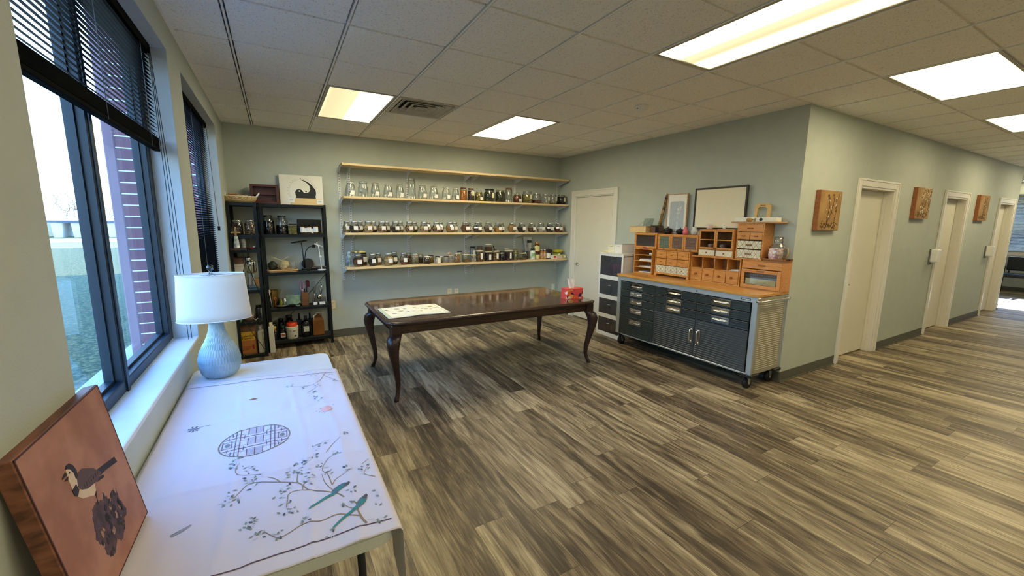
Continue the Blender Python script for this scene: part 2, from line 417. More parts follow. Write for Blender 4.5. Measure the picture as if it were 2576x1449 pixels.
basebd('baseboard_far', [((16.3, -2.9), (16.3, 6.0), -1, 0)])

# doors. along the hall (opening in a wall facing -y)
def hall_door(n, a, b, knob=True):
    d = sthing('door_%d' % n, ((a+b)/2, YH, 0))
    w = (b-a)/2; t = 0.082
    f = B()
    for s in (-1, 1):
        f.box(s*w, -0.018, 0, s*(w+t), 0, 2.045+t, bev=0.004); f.box(s*(w+t-0.02), -0.026, 0, s*(w+t), -0.016, 2.045+t, bev=0.003)
        f.box(s*(w-0.02), -0.006, 0, s*w, 0.13, 2.045); f.box(s*(w-0.032), 0.06, 0, s*(w-0.018), 0.092, 2.045)
    f.box(-w, -0.018, 2.045, w, 0, 2.045+t, bev=0.004); f.box(-w-t, -0.026, 2.045+t-0.02, w+t, -0.016, 2.045+t, bev=0.003); f.box(-w, -0.006, 2.025, w, 0.13, 2.045)
    mk('door_frame', f, WHITE, d)
    slab = mk('door_slab', B().box(-w+0.023, 0.094, 0.012, w-0.023, 0.13, 2.022, bev=0.002), DOORW, d)
    k = B(); x = -w+0.09
    k.cyl(0.026, 0, 0.01, 16, M=TR(x, 0.094, 0.92, rx=rad(90))); k.cyl(0.009, 0, 0.05, 10, M=TR(x, 0.094, 0.92, rx=rad(90)))
    k.tube([(x, 0.046, 0.92), (x+0.06, 0.044, 0.918), (x+0.11, 0.05, 0.915)], 0.008, 8)
    mk('door_handle', k, GOLDL, slab)
    c = B().box(w-0.3, 0.05, 1.99, w-0.06, 0.092, 2.03, bev=.004)
    return d
for i, (a, b) in enumerate(DX): hall_door(i+2, a, b)
d = sthing('door_1', (XR, (DY[0]+DY[1])/2, 0)); w = (DY[1]-DY[0])/2; t = 0.09
f = B()
for s in (-1, 1):
    f.box(-0.018, s*w, 0, 0, s*(w+t), 2.045+t, bev=0.004); f.box(-0.026, s*(w+t-0.022), 0, -0.016, s*(w+t), 2.045+t, bev=0.003)
    f.box(-0.005, s*(w-0.016), 0, 0.12, s*w, 2.045)
f.box(-0.018, -w, 2.045, 0, w, 2.045+t, bev=0.004); f.box(-0.026, -w-t, 2.045+t-0.022, -0.016, w+t, 2.045+t, bev=.003); f.box(-0.005, -w, 2.029, 0.12, w, 2.045)
mk('door_frame', f, WHITE, d)
slab = mk('door_slab', B().box(0.012, -w+0.019, 0.015, 0.052, w-0.019, 2.026, bev=.002), DOORW, d)
k = B(); ky = w-0.075
k.cyl(0.028, 0, 0.012, 20, M=TR(0.012, ky, 0.92, ry=rad(-90))); k.cyl(0.01, 0, 0.055, 10, M=TR(0.012, ky, 0.92, ry=rad(-90)))
k.tube([(-0.042, ky, 0.92), (-0.046, ky-0.05, 0.918), (-0.04, ky-0.1, 0.912)], 0.009, 8)
mk('door_handle', k, CHROME, slab)
h = B()
for z in (0.25, 1.75): h.cyl(0.008, z-0.045, z+0.045, 10, M=TR(0.004, -w+0.018, 0))
mk('hinge', h, STEEL, slab)

# windows on the left wall
GL = glass('window_glass', (0.90, 0.95, 0.98), 0.22)
SILL = mat('white_sill_paint', 'DCE2E4', 0.45, var=0.03)
for n, (a, b) in enumerate(WY):
    wd = sthing('window_%d' % (n+1), (-0.60, 0, 0))
    f = B(); z0, z1 = WZ0+0.015, WZ1
    def fr(y0, y1, za, zb, dx=0.0): f.box(-0.06, y0, za, 0, y1, zb, bev=0.004)
    fr(a, a+0.05, z0, z1); fr(b-0.085, b, z0, z1); fr(a, b, z0, z0+0.05); fr(a, b, z1-0.05, z1)
    my = a+0.82 if n == 0 else (a+b)/2
    fr(my, my+0.05, z0, z1)
    f.box(0.0, my+0.012, z0, 0.006, my+0.038, z1)
    # glazing stops, a step inside each pane
    for p, q in ((a+0.05, my), (my+0.05, b-0.085)):
        f.box(-0.06, p, z0+0.05, -0.03, p+0.012, z1-0.05); f.box(-0.06, q-0.012, z0+0.05, -0.03, q, z1-0.05); f.box(-0.06, p, z0+0.05, -0.03, q, z0+0.062)
    mk('window_frame', f, DARKFR, wd)
    for p, q in ((a+0.05, my), (my+0.05, b-0.085)):
        mk('pane', B().box(-0.055, p, z0+0.05, -0.049, q, z1-0.05), GL, wd)
    s = B().box(0.0, a, WZ0-0.01, 0.125, b, WZ0+0.015, bev=0.006, seg=2)
    mk('window_sill', s, SILL, wd)
    j = B().box(0, b-0.004, WZ0+0.015, 0.124, b, WZ1).box(0, a, WZ0+0.015, 0.124, a+0.004, WZ1).box(0, a, WZ1-0.004, 0.124, b, WZ1)
    mk('window_reveal', j, mat('pale_reveal_paint', 'C3CDD0', 0.7, var=0.03, bump=.1, bs=200), wd)
# far lobby window
wd = sthing('window_3', (16.3, 0, 0)); f = B()
f.box(-0.05, WF[0], 0.93, 0.0, WF[1], 1.0)
for y in (WF[0], -0.6, 1.35, 3.3, WF[1]-0.05): f.box(0.06, y, 0.93, 0.16, y+0.05, 2.45)
f.box(0.06, WF[0], 2.4, 0.16, WF[1], 2.45).box(0.06, WF[0], 0.93, 0.16, WF[1], 0.98)
mk('window_frame', f, WHITE, wd)
mk('pane', B().box(0.1, WF[0], 0.98, 0.106, WF[1], 2.4), GL, wd)
struct('trim_3', B().box(16.24, WF[0]-.05, 0.9, 16.3, WF[1]+.05, 0.93).box(16.28, WF[0]-.05, .86, 16.3, WF[1]+.05, .9), WHITE)

# ------------------------------------------------------------ ceiling fixtures
def panel_mat(name, axis, tubes, white=(1.0, 0.915, 0.62), warm=(1.0, 0.80, 0.45)):
    m, t, n, L, b = base(name); n.remove(b); o = n['Material Output']
    tc = n.new('ShaderNodeTexCoord'); s = n.new('ShaderNodeSeparateXYZ'); L.new(tc.outputs['Object'], s.inputs[0])
    mr = n.new('ShaderNodeMapRange'); L.new(s.outputs[axis], mr.inputs[0]); mr.inputs[1].default_value = -0.3; mr.inputs[2].default_value = 0.3
    r = n.new('ShaderNodeValToRGB'); L.new(mr.outputs[0], r.inputs[0]); cr = r.color_ramp; cr.interpolation = 'EASE'
    cr.elements[0].position = 0; cr.elements[0].color = (tubes[0][1],)*3+(1,)
    cr.elements[1].position = 1; cr.elements[1].color = (tubes[-1][1],)*3+(1,)
    for p, v in tubes[1:-1]:
        e = cr.elements.new(p); e.color = (v, v, v, 1)
    mx = n.new('ShaderNodeMixRGB'); mx.inputs[1].default_value = warm+(1,); mx.inputs[2].default_value = white+(1,); L.new(r.outputs[0], mx.inputs[0])
    m2 = n.new('ShaderNodeMath'); m2.operation = 'MULTIPLY_ADD'; L.new(r.outputs[0], m2.inputs[0]); m2.inputs[1].default_value = PANEL*1.6; m2.inputs[2].default_value = 0.34
    em = n.new('ShaderNodeEmission'); L.new(mx.outputs[0], em.inputs[0]); L.new(m2.outputs[0], em.inputs[1]); L.new(em.outputs[0], o.inputs[0])
    return m
P_HALF = panel_mat('light_panel_right_tube', 0, [(0, .02), (.12, 0), (.45, 0.005), (.58, .35), (.7, 1), (.9, 1), (1, .4)])
P_TWO = panel_mat('light_panel_two_tubes', 0, [(0, 0), (.12, .3), (.3, .7), (.48, .06), (.62, .7), (.8, .7), (1, 0)])
P_LONG = panel_mat('light_panel_long', 0, [(0, .35), (.12, 1), (.26, .6), (.42, .01), (.6, 0), (.76, .12), (.88, .03), (1, .06)])
P_FULL = panel_mat('light_panel_full', 1, [(0, .12), (.2, .36), (.8, .36), (1, .12)])
P_WARM = panel_mat('light_panel_warm', 1, [(0, .03), (.3, .25), (.5, .02), (.7, .4), (1, .05)])
LBL = ['warm two by four ceiling light panel glowing on its right half, left of the vent',
       'two-tube ceiling light panel above the far side of the dark dining table',
       'long ceiling light panel at the top of the picture, over the middle of the floor',
       'bright white ceiling light panel in the hallway, nearest of those beyond the corner',
       'ceiling light panel further down the hallway, cut off by the right edge of the picture',
       'ceiling light panel just showing a corner at the top edge of the picture']
P_DIM = panel_mat('light_panel_dim', 0, [(0, 0), (.3, .1), (.7, .1), (1, 0)])
LBX = ['third hallway ceiling light panel, far out of the picture to the right', 'fourth hallway ceiling light panel, near the lobby window, out of the picture',
       'ceiling light panel behind the camera, over the middle of the room', 'ceiling light panel behind the camera, close to the window wall',
       'ceiling light panel behind the camera, on the hallway side', 'small ceiling light panel in the lobby, just beyond the end of the hallway wall']
pm = [P_HALF, P_TWO, P_LONG, P_FULL, P_WARM, P_DIM, P_FULL, P_FULL, P_TWO, P_FULL, P_FULL, P_FULL]
for k, (a, b, c, d_) in enumerate(LIGHTS):
    cx, cy = (gx(a)+gx(b))/2, (gy(c)+gy(d_))/2; hx, hy = (gx(b)-gx(a))/2-0.012, (gy(d_)-gy(c))/2-0.012
    lab = LBL[k] if k < len(LBL) else LBX[k-len(LBL)]
    o = thing('ceiling_light', (cx, cy, CH), lab, 'ceiling light', 'recessed ceiling light panels')
    f = B()
    for s in (-1, 1):
        f.box(s*hx, -hy, -0.002, s*(hx-0.026), hy, 0.012, bev=.002); f.box(-hx, s*hy, -0.002, hx, s*(hy-0.022), 0.012, bev=.002)
    f.box(-hx, -hy, 0.012, hx, hy, 0.09)
    mk('light_frame', f, mat('light_frame_metal', 'B5B2A6', 0.5), o)
    dd = B().box(-hx+0.026, -hy+0.022, 0.004, hx-0.026, hy-0.022, 0.0115)
    mk('diffuser', dd, pm[k], o)
# supply vent: nested square louvres
o = thing('ceiling_vent', ((gx(2)+gx(3))/2, (gy(1)+gy(2))/2, CH), 'square louvred air vent in the ceiling between the two far light panels', 'ceiling vent')
VM = mat('grey_vent_metal', 'C4C0B0', 0.5, var=0.15, vs=8); h = 0.292
bkx = B().box(-h, -h, 0.06, h, h, 0.08)
mk('duct_opening', bkx, mat('vent_dark', '4A483E', 0.8), o)
f = B()
for s in (-1, 1): f.box(s*h, -h, -0.002, s*(h-0.03), h, 0.02); f.box(-h, s*h, -0.002, h, s*(h-0.03), 0.02)
mk('vent_frame', f, VM, o)
for q in (0.245, 0.185, 0.125, 0.06):
    f = B()
    for r_ in range(4):
        M = Matrix.Rotation(r_*pi/2, 4, 'Z')
        f.sheet([(-q, -q, -0.004), (q, -q, -0.004), (q-0.055, -q+0.055, 0.028), (-q+0.055, -q+0.055, 0.028)] if q > 0.06 else [(-q, -q, 0), (q, -q, 0), (q*.3, -q*.3, 0.02), (-q*.3, -q*.3, .02)], M=M)
        f.box(-q, -q-0.006, -0.006, q, -q, -0.001, M=M)
    mk('louvre', f, VM, o)
o = thing('smoke_detector', (3.14, 3.0, CH), 'round white smoke detector on the ceiling', 'smoke detector')
mk('housing', B().lathe([(0.062, 0), (0.06, -0.012), (0.05, -0.03), (0.035, -0.042), (0.0, -0.043)][::-1], 24), WPL, o)
mk('sensor_slot', B().box(-0.052, -0.006, -0.032, -0.04, 0.006, -0.02), BLKPL, o)

# ------------------------------------------------------------ blinds
BLINDM = mat('black_blind_slat', '040608', 0.8, var=.2, spec=0.04)
def blind(name, label, x, y0, y1, zt, zb, stack, pitch=0.0215, tilt=0.52, depth=0.026, col=BLINDM, nstack=18):
    o = thing(name, (x, (y0+y1)/2, zt), label, 'window blind'); w = (y1-y0)/2; H = zt-zb
    mk('headrail', B().box(-0.02, -w, -0.045, 0.02, w, 0), col, o)
    s = B(); z = -0.05
    while z > -H+(stack+0.02 if stack else 0.02):
        M = TR(0, 0, z, ry=tilt)
        s.box(-depth/2, -w, -0.0005, depth/2, w, 0.0005, M=M); z -= pitch
    if stack:
        for k in range(nstack): s.box(-depth/2, -w, -H+0.02+k*stack/nstack, depth/2, w, -H+0.0216+k*stack/nstack)
    mk('slats', s, col, o)
    mk('bottom_rail', B().box(-0.014, -w, -H, 0.014, w, -H+0.018, bev=.003), col, o)
    n = max(3, int(w*2/0.55))
    for i in range(n):
        y = -w+0.18+(2*w-0.36)*i/(n-1)
        c = B(); c.tube([(0.0155, y, -0.04), (0.0155, y, -H+0.006)], 0.0013, 4)
        mk('ladder_cord', c, mat('grey_cord', '6E777C', 0.8), o)
    return o
bl = blind('window_blind', 'black slatted blind pulled halfway up the near window', -0.562, 1.415, 3.125, WZ1-0.004, 1.985, 0.055)
c = B()
for i, (dy, zz) in enumerate(((0.79, -1.5), (0.81, -1.78), (0.83, -1.75))):
    c.tube([(0.024, dy, -0.03), (0.03+0.01*i, dy+0.005, -0.8), (0.036+0.012*i, dy-0.01+0.01*i, zz)], 0.0016, 5)
    c.cyl(0.005, zz-0.03, zz, 8, M=TR(0.036+0.012*i, dy-0.01+0.01*i, 0))
mk('pull_cord', c, BLACKM, bl)
bl = blind('window_blind', 'black slatted blind let down over the second window, beside the basket', -0.562, 3.555, 5.26, WZ1-0.004, 0.90, 0, pitch=0.021, tilt=0.55)
c = B(); c.tube([(0.024, 0.80, -0.03), (0.04, 0.81, -0.9), (0.046, 0.80, -1.02)], 0.0018, 5); c.box(0.036, 0.79, -1.06, 0.056, 0.81, -1.02)
mk('pull_cord', c, BLACKM, bl)
blind('window_blind', 'dark slatted blind over the far lobby window, behind the black chair', 16.27, 1.4, 5.1, 2.42, 1.0, 0, pitch=0.03, tilt=-0.5, depth=0.03, col=mat('dark_slat', '5A5E58', 0.6))
blind('window_blind', 'dark slatted blind over the lobby window outside the picture', 16.27, -2.4, 1.36, 2.42, 1.0, 0, pitch=0.03, tilt=-0.5, depth=0.03, col=mat('dark_slat', '5A5E58', 0.6))

# ------------------------------------------------------------ wall plates and pictures
def outlet(x, z, label, n=2, blank=False):
    o = thing('wall_outlet', (x, YB, z), label, 'wall outlet')
    mk('cover_plate', B().box(-0.036, -0.006, -0.058, 0.036, 0, 0.058, bev=.002), CREAM if not blank else WPL, o)
    if not blank:
        s = B()
        for zz in (-0.024, 0.024):
            for dx in (-0.008, 0.008): s.box(dx-0.0015, -0.008, zz-0.001, dx+0.0015, -0.005, zz+0.01)
            s.cyl(0.003, 0, 0.003, 8, M=TR(0, -0.005, zz-0.01, rx=rad(90)))
        mk('socket', s, BLKPL, o)
outlet(0.60, 0.462, 'cream wall outlet just right of the black shelving')
outlet(2.309, 0.508, 'left one of two wall outlets behind the dining table')
outlet(2.424, 0.50, 'right one of two wall outlets behind the dining table')
outlet(4.31, 0.452, 'blank white wall plate in the corner near the white door', blank=True)

def canvas_pic(x0, x1, z0, z1, label, seed, kind):
    o = thing('wall_picture', ((x0+x1)/2, YH, z0), label, 'picture', 'brown flower pictures along the hallway')
    w = (x1-x0)/2; h = z1-z0; D = 0.045
    mk('picture_box', B().box(-w, -D, 0, w, 0, h, bev=.003), wood('picture_wood_side', 'A8683A', '8A4E28', 0.5), o)
    mk('print', B().box(-w+0.004, -D-0.0015, 0.004, w-0.004, -D, h-0.004), mat('aged_paper', 'A98550', 0.7, col2='8F6C3C', vs=6), o)
    b = B(); rnd = random.Random(seed); y = -D-0.0022
    def stroke(p, r): b.tube([(q[0], y, q[1]) for q in p], r, 5, 0, flat=.3)
    def leaf(x, z, a, l, mi): b.prism([(0, 0), (l*.4, l*.22), (l, 0), (l*.4, -l*.22)], -0.0008, 0.0008, mi, M=TR(x, y, z) @ Matrix.Rotation(rad(90), 4, 'X') @ Matrix.Rotation(a, 4, 'Z'))
    for k in range(3):
        x = rnd.uniform(-.5, .5)*w; p = [(x, 0.02)]
        for q in range(6): x += rnd.uniform(-.025, .04) ; p.append((max(-w+.02, min(w-.02, x)), 0.02+h*(q+1)/7))
        stroke(p, [0.0032-0.0003*q for q in range(7)])
        for q in p[1:]:
            for _ in range(2): leaf(q[0], q[1], rnd.uniform(0, 6.28), rnd.uniform(.02, .035), 0)
            if rnd.random() < (.9 if kind else .4): [leaf(max(-w+.045, min(w-.045, q[0]+rnd.uniform(-.03, .03))), q[1]+rnd.uniform(-.02, .02), rnd.uniform(0, 6), .034 if kind else .024, 1) for _ in range(5 if kind else 2)]
    for _ in range(34): leaf(rnd.uniform(-w*.8, w*.8), rnd.uniform(.035, h*.2)*rnd.uniform(.4, 1)+.012, rnd.uniform(0, 6.28), .030, 0)
    mk('painted_flowers', b, [mat('print_brown', '4A3420', 0.8), mat('print_pale', 'E8DCC0', 0.8)], o)
canvas_pic(4.70, 5.145, 1.558, 1.955, 'brown flower picture on the hallway wall, between the room corner and the first door', 3, 0)
canvas_pic(7.17, 7.66, 1.705, 2.105, 'brown picture of many white blossoms between the first and second hallway doors', 8, 1)
canvas_pic(9.82, 10.32, 1.712, 2.12, 'smallest-looking brown flower picture, between the second and third hallway doors', 12, 0)
for x, l in ((8.17, 'white soap dispenser on the wall beside the second hallway door'), (10.85, 'white soap dispenser on the wall beside the third hallway door')):
    o = thing('soap_dispenser', (x, YH, 1.10), l, 'soap dispenser')
    mk('dispenser_body', B().box(-0.06, -0.10, 0, 0.06, -0.01, 0.19, bev=.018, seg=3), WPL, o)
    mk('back_plate', B().box(-0.065, -0.012, -0.03, 0.065, 0, 0.19, bev=.004), mat('grey_plate', '6A6C68', .5), o)
# far waiting chair
o = thing('waiting_chair', (15.55, 2.42, 0), 'black upholstered armchair with black metal legs under the far lobby window', 'chair', rz=rad(-90))
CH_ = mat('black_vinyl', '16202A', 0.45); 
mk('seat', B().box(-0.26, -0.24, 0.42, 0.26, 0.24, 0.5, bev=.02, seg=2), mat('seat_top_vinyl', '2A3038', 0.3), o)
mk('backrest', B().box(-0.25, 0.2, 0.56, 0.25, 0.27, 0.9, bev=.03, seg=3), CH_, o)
for s in (-1, 1):
    for y in (-0.22, 0.24): mk('leg', B().tube([(s*0.28, y, 0), (s*0.28, y, 0.44)], 0.014, 8), BLACKM, o)
    mk('armrest', B().tube([(s*0.28, -0.2, 0.44), (s*0.28, -0.2, 0.64), (s*0.28, 0.24, 0.66), (s*0.28, 0.24, 0.44)], 0.014, 8).box(s*0.28-.025, -0.22, 0.64, s*0.28+.025, 0.2, 0.675, bev=.008), BLACKM, o)
mk('back_support', B().tube([(-.2, .24, .44), (-.2, .25, .6)], .012).tube([(.2, .24, .44), (.2, .25, .6)], .012).box(-.28, -.02, .40, .28, .02, .42), BLACKM, o)

# ============================================================ outside the windows
LAWN = mat('dry_lawn', 'A59A50', 0.95, col2='7F8248', vs=3.5, bump=0.6, bs=30)
def lawn_mat():
    m, t, n, L, b = base('lawn_grass')
    tc = n.new('ShaderNodeTexCoord'); a = n.new('ShaderNodeTexNoise'); a.inputs['Scale'].default_value = 22; a.inputs['Detail'].default_value = 8; L.new(tc.outputs['Object'], a.inputs['Vector'])
    r = n.new('ShaderNodeValToRGB'); L.new(a.outputs[0], r.inputs[0])
    r.color_ramp.elements[0].position = 0.36; r.color_ramp.elements[0].color = lin('2A351C')
    r.color_ramp.elements[1].position = 0.62; r.color_ramp.elements[1].color = lin('746C40')
    e = r.color_ramp.elements.new(0.5); e.color = lin('424C2B')
    L.new(r.outputs[0], b.inputs['Base Color']); b.inputs['Roughness'].default_value = 1.0
    return m
o = mk('lawn', B().box(-300, -60, -0.4, -1.9, 400, -0.15), lawn_mat()); tag(o, 'wide lawn outside the window, green in shade and yellow in the sun', 'lawn')
o = mk('pavement', B().box(-1.895, -20, -0.4, -0.68, 16.9, -0.142), mat('concrete_paving', 'BFC4C4', 0.9, var=.1, vs=5)); tag(o, 'pale concrete path along the outside of the window wall', 'pavement')
o = mk('road', B().box(-120, 34, -0.148, -4, 41.5, -0.135), mat('asphalt', '7E8C90', 0.9, var=.1)); tag(o, 'grey road crossing the lawn in the distance', 'road')
o = mk('gravel_path', B().box(-120, 42.5, -0.148, -4, 50, -0.135), mat('pale_gravel', 'E4E0D6', 0.95, var=.1)); tag(o, 'pale path behind the grey road on the lawn', 'path')
# brick wing of the building seen through the right pane
def brick_mat():
    m, t, n, L, b = base('purple_brown_brick')
    tc = n.new('ShaderNodeTexCoord'); s = n.new('ShaderNodeSeparateXYZ'); L.new(tc.outputs['Object'], s.inputs[0])
    c = n.new('ShaderNodeCombineXYZ'); L.new(s.outputs[0], c.inputs[0]); L.new(s.outputs[2], c.inputs[1])
    br = n.new('ShaderNodeTexBrick'); L.new(c.outputs[0], br.inputs['Vector']); br.inputs['Scale'].default_value = 1
    br.inputs['Color1'].default_value = lin('7B5457'); br.inputs['Color2'].default_value = lin('6C4B52'); br.inputs['Mortar'].default_value = lin('E0DCDC')
    br.inputs['Mortar Size'].default_value = 0.006; br.inputs['Brick Width'].default_value = 6; br.offset = 0.0; br.inputs['Row Height'].default_value = 0.118
    L.new(br.outputs[0], b.inputs['Base Color']); b.inputs['Roughness'].default_value = 0.9
    return m
o = thing('brick_pier', (-1.1, 5.9, -0.14), 'purple-brown brick pier of the building outside the near window', 'brick pier')
mk('brickwork', B().box(-0.30, 0, 0, 0.42, 0.5, 4.4), brick_mat(), o)
mk('corner_board', B().box(-0.39, -0.012, 0, -0.30, 0.5, 4.4, bev=.01), mat('mauve_board', '8A6C72', 0.8, var=.12, vs=3, stretch=(6, 6, .4)), o)
# concrete bridge
o = thing('bridge', (-22, 54, -0.147), 'long pale concrete bridge with white railing far across the lawn', 'bridge')
CONC = mat('pale_concrete', 'D8DAD6', 0.9, var=.08)
mk('deck', B().box(-60, 0, 1.50, 20, 3, 1.84), CONC, o)
mk('deck_edge', B().box(-60, -0.12, 1.36, 20, 0, 1.55), mat('dark_girder', '4A5660', 0.8), o)
rl = B()
for z in (1.98, 2.12, 2.26): rl.box(-60, 0.02, z, 20, 0.06, z+0.035)
for i in range(80): rl.box(-60+i, 0, 1.84, -59.94+i, 0.06, 2.30)
mk('railing', rl, mat('white_railing', 'E8ECEC', 0.6), o)
for x in (-3.0, -1.55, 0.4, 1.75, 4.2, 6.6, 9.0, 11.4):
    mk('pier', B().prism([(-0.28, 0), (0.28, 0), (0.42, 1.50), (-0.42, 1.50)], 0, 2.6, M=TR(x+3.9, 2.8, 0, rx=rad(90))), CONC, o)
hg = B(); rnd = random.Random(11)
for k in range(170): hg.ball(.55, M=TR(23+rnd.uniform(-.5, .5), -7+k*.1, rnd.uniform(.2, 4.2)), u=10, v=7, jit=.5, seed=k)
o = mk('hedge', hg, mat('dark_hedge', '3A4030', .9, col2='141812', vs=9)); tag(o, 'dark hedge added outside the far lobby window to dim its view', 'hedge', kind='stuff')  # added dark mass, keeps the view behind the far blind from going blank white
# bare winter trees
BARK = mat('pale_bare_bark', 'A89C90', 0.9)
def tree(x, y, h, seed, label):
    rnd = random.Random(seed); b = B()
    o = thing('bare_tree', (x, y, -0.135), label, 'tree', 'leafless trees beyond the bridge')
    t = B().tube([(0, 0, 0), (0.1, 0, h*.2), (0, 0.1, h*.42)], [h*.022, h*.018, h*.013], 7); mk('trunk', t, BARK, o)
    def br(p, d, l, r, n):
        if p.z+d.z*l < .3: d = Vector((d.x, d.y, abs(d.z)))
        q = p+d*l*.5+Vector((rnd.uniform(-.1, .1), rnd.uniform(-.1, .1), .05))*l; e = p+d*l
        b.tube([p, q, e], [r, r*.8, r*.5], 4)
        if n == 0: return
        for k in range(3 if n > 1 else 4):
            a = Vector((rnd.uniform(-1, 1), rnd.uniform(-1, 1), rnd.uniform(-.2, .9))).normalized()
            br(p.lerp(e, rnd.uniform(.5, 1)), (d+a*.9).normalized(), l*rnd.uniform(.6, .75), r*.55, n-1)
    for k in range(6):
        a = 2*pi*k/6+rnd.uniform(-.4, .4); d = Vector((cos(a)*.8, sin(a)*.8, rnd.uniform(.5, 1.1))).normalized()
        br(Vector((0, .05, h*rnd.uniform(.25, .42))), d, h*.27, h*.009, 3)
    mk('branches', b, BARK, o)
tree(-26, 66, 6.0, 1, 'bare pale tree beyond the bridge, at the left edge of the view')
tree(-22.5, 72, 6.5, 2, 'bare round-crowned tree beyond the bridge in the left pane')
tree(-17.5, 68, 6, 3, 'bare tree beyond the bridge, seen in the narrow right pane')
tree(-33, 84, 8, 4, 'taller bare tree far beyond the bridge, left of the others')
tree(-29, 96, 8, 5, 'furthest bare tree, hazy between the others')
tree(-13.5, 76, 6.5, 6, 'small bare tree behind the right end of the bridge')
tree(-10.0, 20.0, 7, 9, 'nearest bare tree, only its twigs reaching in from the left')

# ============================================================ folding table with cloth, lamp and bird picture
TZ = 0.74
o = thing('folding_table', (-0.12, 1.965, 0), 'white plastic folding table under the window, mostly hidden by the printed cloth', 'table')
def rrect(x0, y0, x1, y1, r, n=6):
    p = []
    for cx, cy, a0 in ((x1-r, y1-r, 0), (x0+r, y1-r, 90), (x0+r, y0+r, 180), (x1-r, y0+r, 270)):
        for k in range(n+1): a = rad(a0+90*k/n); p.append((cx+r*cos(a), cy+r*sin(a)))
    return p
mk('tabletop', B().prism(rrect(-0.35, -0.905, 0.355, 0.905, 0.05), TZ-0.04, TZ-0.006).prism(rrect(-0.346, -0.901, 0.351, 0.901, 0.05), TZ-0.006, TZ), mat('white_folding_plastic', 'DDE4E8', 0.45, var=.03, bump=.15, bs=300), o)
for sy in (-1, 1):
    for sx_ in (-1, 1):
        mk('leg', B().tube([(sx_*0.29, sy*0.62, TZ-0.04), (sx_*0.3, sy*0.70, 0.02)], 0.013, 8).cyl(0.016, 0, 0.03, 10, M=TR(sx_*0.3, sy*0.70, 0)), mat('dark_grey_leg', '30343A', 0.4, .4), o)
    mk('cross_bar', B().tube([(-0.29, sy*0.64, 0.55), (0.29, sy*0.64, 0.55)], 0.01, 8), mat('dark_grey_leg', '30343A', 0.4, .4), o)
# cloth (world coordinates, thing at the table centre)
def hz(x, y):
    w = 0.0042*mnoise.noise(Vector((x*7, y*3, 1.3)))+0.0026*mnoise.noise(Vector((x*22, y*7, 4)))
    for c, wd, a in ((-0.20, .012, .003), (0.02, .010, .0035), (0.14, .012, .003)):
        w += a*math.exp(-((x-c+0.02*sin(y*3))/wd)**2)
    for c, wd, a in ((1.52, .012, .0025), (2.02, .012, .0025)):
        w += a*math.exp(-((y-c+0.03*x)/wd)**2)
    return TZ+0.0045+max(-0.003, w)
def cloth_pt(s, t):
    s_ = s*0.94                        # arc length across: 0.700 flat, then the drop
    yfar = 2.60-0.11*(s_/0.9); y = 1.052+(yfar-1.052)*t
    L0 = 0.700; x = -0.462+min(s_, L0)
    if s_ <= L0: return (x, y, hz(x, y))
    q = s_-L0; r = 0.016; a = min(q/r, pi/2)
    x = -0.462+L0+r*sin(a); z = hz(0.238, y)-r*(1-cos(a))-max(0, q-r*pi/2)
    dr = max(0, q-r*pi/2)
    x += 0.004*sin(y*5+1)*dr*6 + dr*0.02
    near = max(0, 1-t*9)
    x += -0.02*near*dr*4; z += 0.0
    if t > 0.12: z = max(z, TZ-0.05-0.01*sin(y*5))
    return (x, y-0.10*near*dr*4, z)
o = thing('tablecloth', (0, 0, 0), 'white printed cloth with a round lattice, branches and two teal birds on the folding table', 'tablecloth')
CL = mat('lavender_white_cloth', 'DAD6E2', 0.85, var=.02, vs=3, bump=.05, bs=900)
b = B().grid(94, 150, cloth_pt)
clo = mk('cloth', b, CL, o)
so = clo.modifiers.new('thickness', 'SOLIDIFY'); so.thickness = 0.001; so.offset = 1
def ribbon(b, pts, w, mi, taper=1.0, up_=0.0010):
    P = [Vector((p[0], p[1])) for p in pts]; Q = []
    for i in range(len(P)-1):        # Catmull-Rom
        p0, p1, p2, p3 = P[max(i-1, 0)], P[i], P[i+1], P[min(i+2, len(P)-1)]
        n = max(2, int((p2-p1).length/0.006))
        for k in range(n):
            t = k/n; Q.append(0.5*((2*p1)+(p2-p0)*t+(2*p0-5*p1+4*p2-p3)*t*t+(3*p1-p0-3*p2+p3)*t**3))
    Q.append(P[-1]); vs = []
    for i, q in enumerate(Q):
        d = (Q[min(i+1, len(Q)-1)]-Q[max(i-1, 0)]); d.normalize(); nn = Vector((-d.y, d.x))*(w/2*(1+(taper-1)*i/len(Q)))
        vs.append([b.bm.verts.new((a.x, a.y, hz(a.x, a.y)+0.001+up_)) for a in (q-nn, q+nn)])
    for a, c in zip(vs, vs[1:]):
        f = b.bm.faces.new((a[0], c[0], c[1], a[1])); f.material_index = mi
def patch(b, poly, mi, up_=0.0013):
    c = Vector((sum(p[0] for p in poly)/len(poly), sum(p[1] for p in poly)/len(poly)))
    cv = b.bm.verts.new((c.x, c.y, hz(c.x, c.y)+0.001+up_)); v = [b.bm.verts.new((p[0], p[1], hz(p[0], p[1])+0.001+up_)) for p in poly]
    for i in range(len(v)): f = b.bm.faces.new((cv, v[i], v[(i+1) % len(v)])); f.material_index = mi
